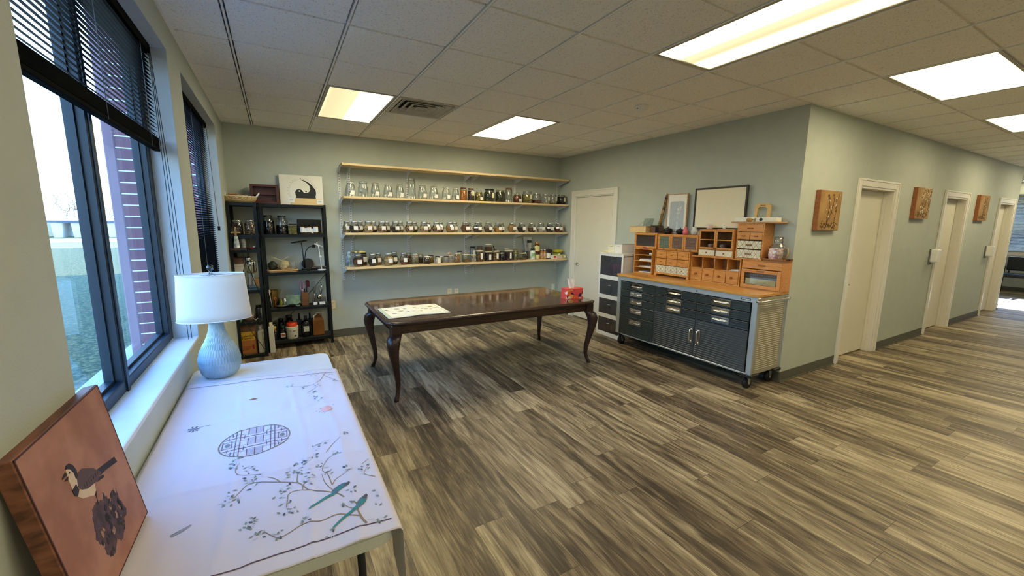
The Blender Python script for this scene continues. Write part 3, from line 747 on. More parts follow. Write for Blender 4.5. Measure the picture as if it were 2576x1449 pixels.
BR = [[(0.166, 1.112), (0.158, 1.138), (0.153, 1.181), (0.153, 1.219), (0.137, 1.235)], [(0.152, 1.152), (0.102, 1.191), (0.053, 1.186), (0.011, 1.196), (-0.028, 1.178), (-0.053, 1.17), (-0.071, 1.19), (-0.093, 1.224)], [(0.126, 1.266), (0.102, 1.304), (0.03, 1.354), (-0.006, 1.368), (-0.025, 1.358), (-0.03, 1.32), (-0.033, 1.291)], [(0.03, 1.354), (0.012, 1.397), (-0.004, 1.417), (-0.047, 1.443), (-0.129, 1.486), (-0.16, 1.453), (-0.172, 1.427)], [(-0.047, 1.443), (-0.065, 1.476), (-0.087, 1.498)], [(0.0, 1.417), (0.005, 1.476)], [(0.015, 1.365), (0.019, 1.393), (0.04, 1.409)], [(0.103, 1.312), (0.082, 1.367), (0.076, 1.427)], [(0.1, 1.348), (0.094, 1.417), (0.08, 1.449), (0.094, 1.498), (0.117, 1.524), (0.144, 1.532)], [(0.1, 1.348), (0.115, 1.377), (0.141, 1.391), (0.165, 1.407)], [(0.103, 1.565), (0.132, 1.616), (0.164, 1.65)], [(-0.103, 1.521), (-0.176, 1.566), (-0.176, 1.631)], [(0.187, 2.462), (0.145, 2.341), (0.097, 2.284), (0.014, 2.317)], [(0.171, 2.427), (0.228, 2.295)], [(0.077, 2.186), (0.131, 2.255)], [(0.204, 1.416), (0.232, 1.442)], [(0.232, 1.319), (0.203, 1.352), (0.213, 1.381), (0.23, 1.406)], [(0.148, 1.188), (0.133, 1.207), (0.121, 1.229)]]
LF = [(0.123, 2.441), (0.219, 2.402), (0.225, 2.306), (0.008, 2.332), (0.076, 2.284), (0.12, 2.26), (0.111, 2.178), (0.099, 2.113), (0.134, 2.084), (0.194, 1.666), (0.097, 1.641), (0.075, 1.623), (0.068, 1.568), (0.141, 1.533), (0.076, 1.482), (0.1, 1.428), (0.163, 1.413), (0.187, 1.39), (-0.173, 1.683), (-0.181, 1.639), (-0.189, 1.623), (-0.147, 1.589), (-0.133, 1.572), (-0.149, 1.504), (-0.113, 1.512), (-0.131, 1.467), (-0.18, 1.452), (-0.189, 1.42), (-0.169, 1.409), (-0.01, 1.529), (0.024, 1.537), (0.028, 1.514), (-0.016, 1.482), (-0.029, 1.475), (0.021, 1.472), (0.044, 1.44), (0.031, 1.405), (-0.016, 1.399), (-0.042, 1.379), (-0.048, 1.366), (-0.03, 1.32), (-0.041, 1.281), (-0.014, 1.273), (0.015, 1.211), (-0.124, 1.278), (-0.131, 1.268), (-0.117, 1.277), (-0.107, 1.203), (-0.096, 1.203), (-0.06, 1.193), (0.077, 1.126), (0.158, 1.299), (0.124, 1.235), (0.214, 1.234), (0.216, 1.18), (0.192, 1.116), (0.22, 1.117), (0.22, 1.367), (0.225, 1.406)]
BRN = mat('print_branch_brown', '9A8468', 0.9); LGR = mat('print_leaf_green', '86958A', 0.9); LPALE = mat('print_leaf_grey', 'D2D4DE', 0.9); LDK = mat('print_dark', '5A5E66', 0.9)
b = B()
BM = [BRN, LGR, LPALE, LDK]; b2 = B(); b3 = B()
b4 = B(); b5 = B()
def bsel(x, y): return (b5 if y < 2.28 else b4 if x < .05 and y < 2.6 else b2) if y > 1.9 else b3 if (x > .198 and y > 1.27) else b
for i, p in enumerate(BR): ribbon(bsel(*p[0]), p, 0.007 if i == 0 else 0.0042 if i < 5 else 0.0028, 0, 0.5)
rnd = random.Random(5)
for (x, y) in LF:
    for k in range(6):
        a = rnd.uniform(0, 2*pi); l = rnd.uniform(.009, .016); x1, y1 = x+rnd.uniform(-.014, .014), y+rnd.uniform(-.018, .018)
        if x1 > .222 or y1 > 2.47 or y1 < 1.075: continue
        d = Vector((cos(a), sin(a)*1.2)); n_ = Vector((-d.y, d.x))*.24
        mi = (1, 1, 2, 1, 2, 3)[k]; l = l*1.3 if mi == 2 else l
        patch(bsel(x, y), [(x1, y1), (x1+d.x*l*.5+n_.x*l, y1+d.y*l*.5+n_.y*l), (x1+d.x*l, y1+d.y*l), (x1+d.x*l*.5-n_.x*l, y1+d.y*l*.5-n_.y*l)], mi, 0.001 if mi == 2 else 0.0016)
mk('printed_branches', b, BM, o); mk('printed_branches', b2, BM, o); mk('printed_branches', b3, BM, o); mk('printed_branches', b4, BM, o); mk('printed_branches', b5, BM, o)
TEAL = mat('print_teal', '3E8E8C', 0.9); TEAL2 = mat('print_blue_grey', '5C7C90', 0.9)
for (hx, hy), (nx_, ny_), (bx_, by_), (wx, wy), (tx, ty) in ([(0.152, 1.333), (0.142, 1.327), (0.118, 1.321), (0.102, 1.3), (0.026, 1.253)], [(0.189, 1.248), (0.183, 1.234), (0.17, 1.217), (0.155, 1.195), (0.08, 1.141)]):
    b = B(); ax = Vector((nx_-wx, ny_-wy)).normalized(); nn = Vector((-ax.y, ax.x))
    def el(cx, cy, a, c, mi, u=0.0018): patch(b, [(cx+ax.x*a*cos(q)+nn.x*c*sin(q), cy+ax.y*a*cos(q)+nn.y*c*sin(q)) for q in [2*pi*k/14 for k in range(14)]], mi, u)
    el(bx_, by_, .028, .012, 1); el(bx_+.002, by_-.002, .018, .007, 0, .0021); el(nx_, ny_, .011, .007, 2, .0022)
    ribbon(b, [(nx_, ny_), (hx, hy)], .004, 2, .3, .0022)
    ribbon(b, [(wx, wy), ((wx+tx)/2, (wy+ty)/2+.004), (tx, ty)], .014, 0, .35, .0019)
    ribbon(b, [(bx_, by_), (wx, wy)], .017, 1, .8, .0017)
    mk('printed_bird', b, [TEAL, TEAL2, LDK], o)
b = B(); cx, cy, R_ = -0.130, 1.797, 0.119
ribbon(b, [(cx+R_*cos(2*pi*k/48), cy+R_*sin(2*pi*k/48)) for k in range(49)], .0042, 0)
def seg(u0, v0, u1, v1, w=.0026):
    ribbon(b, [(cx+u0, cy+v0), (cx+u1, cy+v1)], w, 1)
def chord(c): return math.sqrt(max(0, R_*R_-c*c))-.001
for u in (.052, .066): [seg(s_*u, -chord(u), s_*u, chord(u)) for s_ in (-1, 1)]
for v in (.045,): [seg(-chord(v), s_*v, chord(v), s_*v, .0034) for s_ in (-1, 1)]
for v in (.020, .070): [seg(-chord(v), s_*v, -.03, s_*v, .0016) or seg(.03, s_*v, chord(v), s_*v, .0016) for s_ in (-1, 1)]
for s_ in (-1, 1):
    seg(s_*.026, -.032, s_*.026, .032); seg(s_*.038, .030, s_*.038, .062); seg(s_*.038, -.030, s_*.038, -.062)
    seg(s_*.026, .060, s_*.026, .113); seg(s_*.026, -.060, s_*.026, -.113)
    seg(s_*.078, -.026, s_*.078, .026); seg(s_*.108, -.03, s_*.108, .03); seg(s_*.09, .034, s_*.09, .06); seg(s_*.09, -.034, s_*.09, -.06); seg(s_*.078, .06, s_*.078, .085); seg(s_*.078, -.06, s_*.078, -.085)
    seg(s_*.078, .026, s_*.108, .026, .0016); seg(s_*.078, -.026, s_*.108, -.026, .0016)
    patch(b, [(cx+s_*.092+.009*cos(2*pi*k/16), cy+.013*sin(2*pi*k/16)) for k in range(16)], 2)
seg(0, -.032, 0, .032); seg(0, .06, 0, .117); seg(0, -.06, 0, -.117)
for k in range(7):
    seg(-.026, -.027+k*.009, .026, -.027+k*.009, .0014)
    for s_ in (-1, 1): seg(-.026, s_*(.063+k*.0075), .026, s_*(.063+k*.0075), .0014)
mk('printed_lattice', b, [mat('print_ring_tan', '8C7A66', 0.9), mat('print_lattice_mauve', '7A6270', 0.9), GREYINK], o)
b = B()
patch(b, [(0.142+.024*cos(2*pi*k/24), 1.952+.031*sin(2*pi*k/24)) for k in range(24)], 0)
for x, y, s_ in ((-0.155, 2.226, .02), (-0.150, 2.222, .012)): patch(b, [(x-s_, y), (x, y+s_*.6), (x+s_, y), (x, y-s_*.6)], 1, .0016)
for k in range(7): a = k*.9; patch(b, [(-0.354, 2.008), (-0.354+.022*cos(a), 2.008+.026*sin(a)), (-0.354+.02*cos(a+.35), 2.008+.02*sin(a+.35))], 2)
ribbon(b, [(-.354, 2.008), (-.325, 2.02), (-.30, 2.02)], .0015, 2)
ribbon(b, [(-.31, 1.318), (-.29, 1.327), (-.268, 1.345)], .012, 3, .3); ribbon(b, [(-.31, 1.322), (-.285, 1.338), (-.27, 1.347)], .003, 2, .3)
for x, y in ((.112, 1.935), (.118, 1.97), (.10, 1.952), (.175, 1.985), (.13, 1.91)): patch(b, [(x-.004, y), (x, y+.003), (x+.004, y), (x, y-.002)], 2)
mk('printed_sun_and_leaves', b, [mat('print_pink', 'F0B8B4', 0.9), mat('print_rust', 'A8745C', 0.9), LDK, mat('print_grey_boat', '9AA0A8', 0.9)], o)
b = B(); ribbon(b, [(-0.455, 1.108), (-0.187, 1.106), (-0.077, 1.109), (0.057, 1.108), (0.135, 1.107), (0.232, 1.098)], .0042, 0)
HEMM = mat('print_plum', '5A4652', 0.9); mk('hem_line', b, HEMM, o); b = B()
ribbon(b, [(-0.455, 2.528), (-0.314, 2.515), (-0.11, 2.497), (0.232, 2.446)], .0035, 0)
mk('hem_line', b, HEMM, o)

# table lamp
o = thing('table_lamp', (-0.325, 2.70, TZ), 'pale blue ribbed ceramic table lamp with white oval drum shade', 'table lamp')
prof = [(0.058, 0), (0.066, 0.004)]
rp_ = [(0.0, .070), (.03, .088), (.06, .0965), (.095, .0985), (.13, .094), (.16, .083), (.19, .068), (.22, .053), (.25, .042), (.28, .035), (.305, .033)]
def rad_at(z):
    for (a, ra), (c, rc) in zip(rp_, rp_[1:]):
        if a <= z <= c:
            t_ = (z-a)/(c-a); return ra+(rc-ra)*t_
    return rp_[-1][1]
bands = [0.012, 0.048, 0.088, 0.128, 0.166, 0.20, 0.232, 0.262, 0.300]
flag = [None, None]
for bi, (a, c) in enumerate(zip(bands, bands[1:])):
    n_ = 5
    for k in range(n_+1):
        z = a+(c-a)*k/n_; e_ = k in (0, n_)
        prof.append((rad_at(z)*(0.985 if e_ else 1.0), z+(0.0004 if k == 0 else 0))); flag.append(None if e_ else bi)
prof += [(0.028, 0.303), (0.012, 0.306)]; flag += [None, None]
def ribf(a, k):
    if flag[k] is None: return 1.0
    q = a*44/(2*pi)+(0.5 if flag[k] % 2 else 0)
    return 1.0+0.045*(abs(((q % 1)-0.5)*2)**0.6-0.5)
mk('ceramic_base', B().lathe(prof, 264, rf=ribf), mat('pale_blue_glaze', '9EB6C0', 0.42, col2='86A4B2', vs=14), o)
mk('socket', B().cyl(0.011, 0.304, 0.35, 14).cyl(0.017, 0.32, 0.345, 14).tube([(0, 0, .34), (0.055, 0, .40), (0.055, 0, .54), (0, 0, .575)], .002, 6).tube([(0, 0, .34), (-0.055, 0, .40), (-0.055, 0, .54), (0, 0, .575)], .002, 6), STEEL, o)
SH = mat('white_linen_shade', 'F1F0EA', 0.85, var=.02, vs=60, bump=.12, bs=500, trans=0.35)
def shade(s, t):
    a = 2*pi*s; f_ = 0.152+(0.170-0.152)*(1-t); return (f_*cos(a), f_*0.60*sin(a), 0.325+0.245*t)
sh = mk('lamp_shade', B().grid(64, 6, shade), SH, o); sm = sh.modifiers.new('t', 'SOLIDIFY'); sm.thickness = 0.0015
b = B()
for t_ in (0, 1): b.tube([shade(k/48, t_) for k in range(49)], .0025, 6)
mk('shade_rim', b, WHITE, sh)
mk('shade_spider', B().tube([(-0.15, 0, .568), (0.15, 0, .568)], .002, 6).tube([(0, -.09, .568), (0, .09, .568)], .002, 6), STEEL, o)
mk('finial', B().cyl(0.008, 0.572, 0.59, 12).ball(0.017, M=TR(0, 0, 0.606), jit=.06), glass('clear_crystal', (.8, .84, .86), 1.2), o)

# bird picture leaning on the wall
o = thing('bird_picture', (-0.385, 1.045, TZ+0.0145), 'thick brown picture block of a bird on a rock, leaning at the near table end', 'picture')
o.rotation_euler = (0, -0.155, 0)
Wp, Hp, Dp = 0.412, 0.412, 0.030
mk('picture_box', B().box(-Dp, 0, 0, -0.001, Wp, Hp, bev=.002), mat('brown_picture_side', '9A6450', 0.6, col2='5E3A2E', vs=5, stretch=(3, 1, 8)), o)
mk('print', B().box(-0.001, 0.003, 0.003, 0.0006, Wp-0.003, Hp-0.003), mat('brown_parchment', 'B07F6C', 0.75, col2='9A6856', vs=9, bump=.05, bs=400), o)
mk('border_line', B().box(0, 0.002, 0.001, 0.0012, 0.005, Hp-.001).box(0, Wp-.005, 0.001, 0.0012, Wp-.002, Hp-.001).box(0, .002, .001, .0012, Wp-.002, .004).box(0, .002, Hp-.004, .0012, Wp-.002, Hp-.001), mat('dark_maroon', '4E2826', .7), o)
b = B(); MX = Matrix(((0, 0, 1, 0.0006), (1, 0, 0, 0.02), (0, 1, 0, 0), (0, 0, 0, 1)))
def pp(poly, mi, h): b.prism(poly, 0, h, mi, M=MX)
DK, PALE, GB = 0, 1, 2
pp([(0.222, 0.245), (0.329, 0.222), (0.334, 0.204), (0.265, 0.220), (0.22, 0.226)], 0, .0006)
pp([(0.208, 0.23), (0.247, 0.218), (0.247, 0.211), (0.208, 0.221)], 0, .0006)
pp([(0.125, 0.251), (0.164, 0.242), (0.195, 0.225), (0.189, 0.21), (0.176, 0.205), (0.15, 0.218), (0.128, 0.229), (0.115, 0.243)], 1, .0007)
pp([(0.142, 0.283), (0.171, 0.281), (0.215, 0.256), (0.240, 0.228), (0.215, 0.222), (0.161, 0.233), (0.138, 0.245), (0.130, 0.262)], 2, .0009)
for k in range(7): pp([(0.150+.012*k, 0.240-.001*k), (0.153+.012*k, 0.252-.002*k), (0.1545+.012*k, 0.252-.002*k), (0.152+.012*k, 0.240-.001*k)], 0, .0012)
pp([(0.112, 0.312), (0.126, 0.310), (0.136, 0.296), (0.138, 0.278), (0.128, 0.258), (0.107, 0.262), (0.107, 0.285), (0.109, 0.3)], 1, .0010)
pp([(0.112, 0.314), (0.120, 0.319), (0.132, 0.317), (0.143, 0.306), (0.148, 0.290), (0.143, 0.276), (0.133, 0.276), (0.134, 0.292), (0.126, 0.306)], 0, .0013)
pp([(0.111, 0.301), (0.088, 0.303), (0.095, 0.307), (0.107, 0.309)], 0, .0013); pp([(0.112, 0.297), (0.092, 0.296), (0.105, 0.291)], 0, .0013)
pp([(0.104, 0.266), (0.126, 0.268), (0.128, 0.251), (0.115, 0.243), (0.106, 0.250)], 0, .0012)
pp([(0.1165, 0.300), (0.120, 0.303), (0.124, 0.301), (0.120, 0.298)], 0, .0014)
pp([(0.187, 0.209), (0.172, 0.180), (0.174, 0.179), (0.190, 0.209)], 0, .0006); pp([(0.180, 0.207), (0.178, 0.182), (0.1795, 0.182), (0.183, 0.207)], 0, .0006)
rk = [(0.143, 0.187), (0.17, 0.19), (0.196, 0.176), (0.213, 0.188), (0.222, 0.17), (0.217, 0.145), (0.244, 0.167), (0.274, 0.161), (0.273, 0.13), (0.278, 0.114), (0.286, 0.095), (0.27, 0.086), (0.248, 0.081), (0.239, 0.062), (0.208, 0.058), (0.196, 0.076), (0.16, 0.056), (0.14, 0.068), (0.126, 0.086), (0.142, 0.107), (0.123, 0.114), (0.114, 0.131), (0.125, 0.152), (0.135, 0.171)]
rnd = random.Random(2); rk2 = []
for i, p in enumerate(rk):
    q = rk[(i+1) % len(rk)]
    for k in range(4): rk2.append((p[0]+(q[0]-p[0])*k/4+rnd.uniform(-.0035, .0035), p[1]+(q[1]-p[1])*k/4+rnd.uniform(-.0035, .0035)))
pp([(x, y*1.06-.012) for x, y in rk2], 3, .0005)
for _ in range(46):
    x, y = rnd.uniform(.13, .27), rnd.uniform(.06, .172); r_ = rnd.uniform(.003, .009)
    pp([(x+r_*cos(a)*rnd.uniform(.6, 1.2), y+r_*1.3*sin(a)*rnd.uniform(.6, 1.2)) for a in [2*pi*k/9 for k in range(9)]], 0 if rnd.random() < .75 else 4, .0009)
mk('printed_bird_on_rock', b, [mat('print_black_brown', '2E2630', .8), mat('print_cream', 'DCC6B0', .8), mat('print_grey_brown', '5C4A50', .8), mat('rock_grey', '5A444C', .8, col2='3E3038', vs=40), mat('print_tan', 'A8826E', .8)], o)
o = mk('paper_card', B().box(-0.0008, 0, 0, 0.0008, 0.14, 0.30, M=TR(ry=-0.1)), PAPER, loc=(-0.52, 1.46, WZ0+0.016)); tag(o, 'blank white card standing on the sill behind the bird picture', 'card')

# ============================================================ dining table
TT = 0.74
o = thing('dining_table', (1.945, 4.04, 0), 'long dark carved dining table with cabriole legs', 'dining table')
TOPW = wood('dark_polished_tabletop', '5E3E28', '38231A', 0.16, (1.2, 10, 10), 4, coat=0.6)
hx, hy = 1.18, 0.585
def chamf(hx, hy, c):
    p = []
    for sx_, sy_, a0 in ((1, 1, 0), (-1, 1, 90), (-1, -1, 180), (1, -1, 270)):
        cx_, cy_ = sx_*(hx-c), sy_*(hy-c)
        for k in range(7): a = rad(a0+90*k/6); p.append((cx_+c*cos(a), cy_+c*sin(a)))
    return p
def leaf_poly(x0, x1):
    q = [p for p in chamf(hx-.03, hy-.03, .11) if x0-1e-6 <= p[0] <= x1+1e-6]
    return q
full = chamf(hx-.028, hy-.028, .11)
for nm, (x0, x1) in (('left', (-2, 0.355)), ('right', (0.357, 2))):
    pl = []
    for i, p in enumerate(full):
        q = full[(i+1) % len(full)]
        ins = x0 <= p[0] <= x1
        if ins: pl.append(p)
        for xc in (x0, x1):
            if (p[0]-xc)*(q[0]-xc) < 0: t_ = (xc-p[0])/(q[0]-p[0]); pl.append((xc, p[1]+(q[1]-p[1])*t_))
    mk('top_leaf', B().prism(pl, TT-0.028, TT), TOPW, o)
b = B(); rings = [(0.0, TT-.001), (0.012, TT-.004), (0.028, TT-.012), (0.030, TT-.022), (0.018, TT-.034), (0.006, TT-.040)]
out = []
for dd_, z in rings: out.append([b.bm.verts.new((x, y, z)) for x, y in chamf(hx-.03+dd_, hy-.03+dd_, .11+dd_*.6)])
for a_, c_ in zip(out, out[1:]):
    for i in range(len(a_)): b.bm.faces.new((a_[i], c_[i], c_[(i+1) % len(a_)], a_[(i+1) % len(a_)]))
for f_ in b.bm.faces: f_.smooth = True
edge = mk('moulded_edge', b, DWOOD, o)
# carved rope beads along the edge
b = B()
def along(hx_, hy_, c, step):
    P_ = chamf(hx_, hy_, c); P_.append(P_[0]); acc = 0
    for p, q in zip(P_, P_[1:]):
        d = math.hypot(q[0]-p[0], q[1]-p[1]); ang = math.atan2(q[1]-p[1], q[0]-p[0])
        while acc < d: t_ = acc/d; yield p[0]+(q[0]-p[0])*t_, p[1]+(q[1]-p[1])*t_, ang; acc += step
        acc -= d
for x, y, a in along(hx-.006, hy-.006, .12, .026): b.box(-.009, -.005, -.008, .009, .006, .008, M=TR(x, y, TT-.018, rz=a) @ Matrix.Rotation(.7, 4, 'Y'), bev=.003)
mk('carved_beading', b, mat('worn_dark_carving', '4A3020', 0.3, col2='22140E', vs=60), edge)
b = B(); ap = chamf(hx-.075, hy-.075, .045); ai = chamf(hx-.1, hy-.1, .03)
b.prism(ap, TT-0.115, TT-0.028)
apr = mk('apron', b, wood('dark_apron', '4A2E1E', '241510', 0.3, (1.5, 12, 12), 4, coat=.3), o)
b = B()
for x, y, a in along(hx-.072, hy-.072, .047, .016): b.box(-.006, -.004, -.005, .006, .004, .005, M=TR(x, y, TT-.112, rz=a) @ Matrix.Rotation(.7, 4, 'Y'))
b.prism(chamf(hx-.070, hy-.070, .05), TT-.122, TT-.114)
mk('carved_lower_edge', b, DWOOD, apr)
for sx_ in (-1, 1):
    for sy_ in (-1, 1):
        dx, dy = sx_*0.66, sy_*0.75
        n_ = math.hypot(dx, dy); dx /= n_; dy /= n_
        bx_, by_ = sx_*(hx-.085), sy_*(hy-.085)
        b = B()
        path = [(-.005, TT-.118, .050), (.030, TT-.150, .058), (.052, TT-.20, .056), (.054, TT-.26, .047), (.040, TT-.34, .038), (.015, TT-.45, .030), (-.008, TT-.55, .024), (-.012, TT-.63, .020), (.004, .055, .018), (.024, .02, .021), (.030, 0, .022)]
        rings = []
        for q, z, r_ in path:
            cx_, cy_ = bx_+dx*q, by_+dy*q
            rings.append([b.bm.verts.new((cx_+r_*(abs(cos(a))**.7)*(1 if cos(a) > 0 else -1), cy_+r_*(abs(sin(a))**.7)*(1 if sin(a) > 0 else -1), z)) for a in [2*pi*k/16 for k in range(16)]])
        for A_, C_ in zip(rings, rings[1:]):
            for i in range(16): f_ = b.bm.faces.new((A_[(i+1) % 16], A_[i], C_[i], C_[(i+1) % 16])); f_.smooth = True
        b.bm.faces.new(rings[0]); b.bm.faces.new(rings[-1][::-1])
        lg = mk('leg', b, DWOOD, o)
        mk('corner_block', B().box(-.046, -.046, TT-.128, .046, .046, TT-.03, bev=.014, seg=2, M=TR(bx_, by_, 0)), DWOOD, o)
# magazine
o = thing('open_booklet', (1.11, 3.865, TT+0.002), 'open cream booklet with small botanical drawings lying on the dining table', 'booklet')
def page(s, t):
    x = -0.295+0.59*s; u_ = abs(x)/0.295
    return (x+0.012*(t-.5)*0, -0.238+0.476*t+0.02*(1-u_), 0.006*math.exp(-(x/.05)**2)*(1.4 if t > .5 else .8)+0.003)
CRM = mat('cream_page', 'EFEBD4', 0.6, var=.03)
pg = mk('pages', B().grid(40, 4, page), CRM, o); pg.modifiers.new('t', 'SOLIDIFY').thickness = 0.003
mk('cover', B().box(-.30, -.245, -0.001, .30, .245, 0.0), mat('dark_cover', '2A2C26', .6), o)
b = B(); bR = B(); rnd = random.Random(4)
def pz(x, y): return page((x+.295)/.59, (y+.238)/.476)[2]+0.0012
for x, y, l, w_, mi in ((-.235, .12, .04, .018, 0), (-.13, .14, .055, .014, 0), (-.06, .11, .035, .022, 1), (-.12, .03, .05, .012, 2), (-.20, -.06, .05, .014, 0), (-.10, -.09, .02, .01, 0), (-.06, -.02, .03, .01, 0), (.04, .12, .05, .01, 2), (.2, .10, .05, .02, 3), (.10, .05, .03, .008, 0), (.13, .02, .05, .01, 3), (.23, .03, .05, .012, 2), (.17, -.01, .03, .008, 0), (.06, -.06, .03, .01, 3), (-.15, .0, .05, .006, 1), (.2, -.09, .03, .006, 1)):
    z = pz(x, y); (b if x < 0 else bR).prism([(l/2*cos(a), w_*sin(a)*1.0) for a in [2*pi*k/10 for k in range(10)]], 0, .0006, mi, M=TR(x, y, z, rz=rnd.uniform(-.5, .5)))
for _ in range(20):
    x, y = rnd.uniform(-.26, .26), rnd.uniform(-.18, .18); (b if x < 0 else bR).box(-.02, -.0015, 0, .02, .0015, .0005, 1, M=TR(x, y, pz(x, y)))
b.box(-.292, -.235, .0038, -.262, .235, .0045, 4); bR.box(.262, -.235, .0038, .266, .235, .0045, 4)
BOTM = [mat('olive_ink', '8A8C74', .8), mat('soft_grey_ink', 'B8BAA8', .8), mat('ochre_ink', 'B0A470', .8), mat('gold_ink', 'B8A050', .8), mat('sage_band', 'C6CCAA', .8)]; mk('botanical_drawings', b, BOTM, o); mk('botanical_drawings', bR, BOTM, o)
# tissue box
o = thing('tissue_box', (2.955, 3.735, TT), 'red and orange patterned tissue box on the right end of the dining table', 'tissue box')
def tissue_mat():
    m, t, n, L, b_ = base('tissue_box_print')
    tc = n.new('ShaderNodeTexCoord'); v = n.new('ShaderNodeTexVoronoi'); v.inputs['Scale'].default_value = 26; L.new(tc.outputs['Object'], v.inputs['Vector'])
    s = n.new('ShaderNodeSeparateColor'); L.new(v.outputs['Color'], s.inputs[0]); r = n.new('ShaderNodeValToRGB'); L.new(s.outputs[0], r.inputs[0]); r.color_ramp.interpolation = 'CONSTANT'
    cr = r.color_ramp; cr.elements[0].color = lin('E0524A'); cr.elements[1].position = .9; cr.elements[1].color = lin('4A2038')
    for p, c in ((.3, 'E8603A'), (.5, 'E8A050'), (.62, 'D84A60'), (.8, 'F4D8C8')): e = cr.elements.new(p); e.color = lin(c)
    L.new(r.outputs[0], b_.inputs['Base Color']); b_.inputs['Roughness'].default_value = .4; return m
mk('carton', B().box(-.115, -.06, 0, .115, .06, .115, bev=.002), tissue_mat(), o)
mk('carton_edge', B().box(-.117, -.062, 0, .117, .062, .005).box(-.117, -.062, .110, .117, .062, .116), mat('red_carton_edge', 'E04848', .4), o)
def tis(s, t):
    a = (s-.5)*2; w_ = .03+.035*t
    return (-.01+a*w_-.012*t+.01*sin(a*7+t*3)*t, .010*sin(a*5+2*t)*(.4+t), .112+.115*t+.012*a*a*t-.02*max(0, a)*t)
mk('tissue', B().grid(20, 12, tis), mat('tissue_paper', 'FAFAF8', .9, trans=.1), o)

# ============================================================ rolling workbench
o = thing('rolling_workbench', (3.89, 3.0375, 0), 'long grey steel rolling workbench with drawers, doors and a wooden top against the right wall', 'workbench')
FRM = mat('light_grey_steel', 'BCC3C8', 0.35, .6, var=.05); DKF = mat('dark_green_grey_steel', '566062', 0.24, .7, var=.12, stretch=(1, 20, 20), vs=4)
DKF2 = mat('dark_brushed_door', '63686B', 0.36, .7, var=.15, stretch=(1, 25, 2), vs=5)
LIPM = mat('polished_lip', 'A8AEB0', .15, .95, var=.1)
HW, DP = 0.9175, 0.515
mk('wood_top', B().box(-0.015, -HW-0.005, 0.925, DP, HW+0.005, 0.955, bev=.003), wood('butcher_block', 'D9A050', 'BC7E34', 0.3, (12, 1.6, 12), 5, coat=.3), o)
b = B()
for s in (-1, 1): b.box(0, s*HW, 0.155, 0.035, s*(HW-0.055), 0.925, bev=.004); b.box(DP-.04, s*HW, 0.155, DP-.005, s*(HW-0.05), 0.925)
b.box(0, -HW, 0.87, 0.03, HW, 0.925, bev=.003).box(0, -HW, 0.15, 0.03, HW, 0.168, bev=.003).box(DP-.02, -HW, .155, DP-.008, HW, .925).box(0.02, -HW+.01, .155, DP-.02, HW-.01, .165)
mk('frame', b, FRM, o)
mk('side_panel', B().box(0.03, HW-.012, .165, DP-.03, HW-.002, .92), mat('side_steel', 'B5B1A0', 0.4, .4, var=.05), o)
b = B().box(0.03, -HW+.002, .165, DP-.03, -HW+.012, .92)
for k in range(34):
    z = .20+k*.0205; b.box(0.06, -HW-.0005, z, DP-.06, -HW+.004, z+.008, bev=.002)
mk('ribbed_side_panel', b, mat('side_steel', 'B5B1A0', 0.4, .4, var=.05), o)
mk('inner_body', B().box(0.028, -HW+.05, .17, 0.034, HW-.05, .87), BLKPL, o)
def yl(y): return y-3.0375
cols = ((3.332, 3.898), (2.768, 3.328), (2.19, 2.764))
def handle(hy, hz_, par, w=.2, h=.062):
    p = B().box(-.006, -w/2, -h/2, 0.0, w/2, h/2, bev=.003)
    p.tube([(-.005, -w/2+.025, 0), (-.022, -w/2+.03, 0), (-.026, -w/2+.05, 0), (-.026, w/2-.05, 0), (-.022, w/2-.03, 0), (-.005, w/2-.025, 0)], .007, 8)
    q = mk('handle', p, CHROME, par); q.location = (0, hy, hz_); return q
rowsL = ((.765, .866), (.67, .762), (.575, .667), (.43, .572), (.168, .427)); rowsM = ((.776, .866), (.682, .773), (.592, .679))
for ci, (y0, y1) in enumerate(cols):
    for ri, (z0, z1) in enumerate(rowsL if ci == 0 else rowsM):
        b = B().box(0.004, yl(y0), z0, .024, yl(y1), z1-.004, bev=.002)
        b.box(-.006, yl(y0), z1-.012, .006, yl(y1), z1-.004, 1, bev=.002).box(-.004, yl(y0), z0, .006, yl(y1), z0+.006, bev=.0015)
        n_ = int((z1-z0)/.022)
        for k in range(1, n_): z = z0+(z1-z0)*k/n_; b.box(-.001, yl(y0)+.01, z-.004, .005, yl(y1)-.01, z+.003, bev=.0012)
        dr = mk('drawer', b, [DKF, LIPM], o)
        cy = (3.625, 3.055, 2.485)[ci]; zc = (z0+z1)/2 if z1-z0 < .16 else z1-.075
        handle(yl(cy), zc, dr)
for (y0, y1), hy in ((cols[1], 2.805), (cols[2], 2.715)):
    b = B().box(0.004, yl(y0), .168, .024, yl(y1), .586, bev=.002)
    for k in range(17): z = .185+k*.0235; b.box(-.001, yl(y0)+.01, z, .005, yl(y1)-.01, z+.007, bev=.0015)
    dr = mk('door', b, DKF2, o)
    p = B().box(-.006, -.024, -.09, 0, .024, .09, bev=.004); p.tube([(-.005, 0, -.07), (-.024, 0, -.065), (-.027, 0, -.045), (-.027, 0, .045), (-.024, 0, .065), (-.005, 0, .07)], .007, 8)
    q = mk('handle', p, CHROME, dr); q.location = (0, yl(hy), .395)
mk('lock', B().cyl(.010, -.012, 0, 14, M=TR(0, yl(2.712), .543, ry=rad(90))).cyl(.008, -.012, 0, 14, M=TR(0, yl(2.765), .897, ry=rad(90))), CHROME, o)
b = B().box(-.002, yl(2.19), .887, 0.0, yl(2.285), .905); 
for k in range(9): b.box(-.003, yl(2.198)+k*.009, .892, -.0015, yl(2.198)+k*.009+.006, .900, 1)
mk('badge', b, [BLKPL, WPL], o)
b = B(); yb = -HW-.045
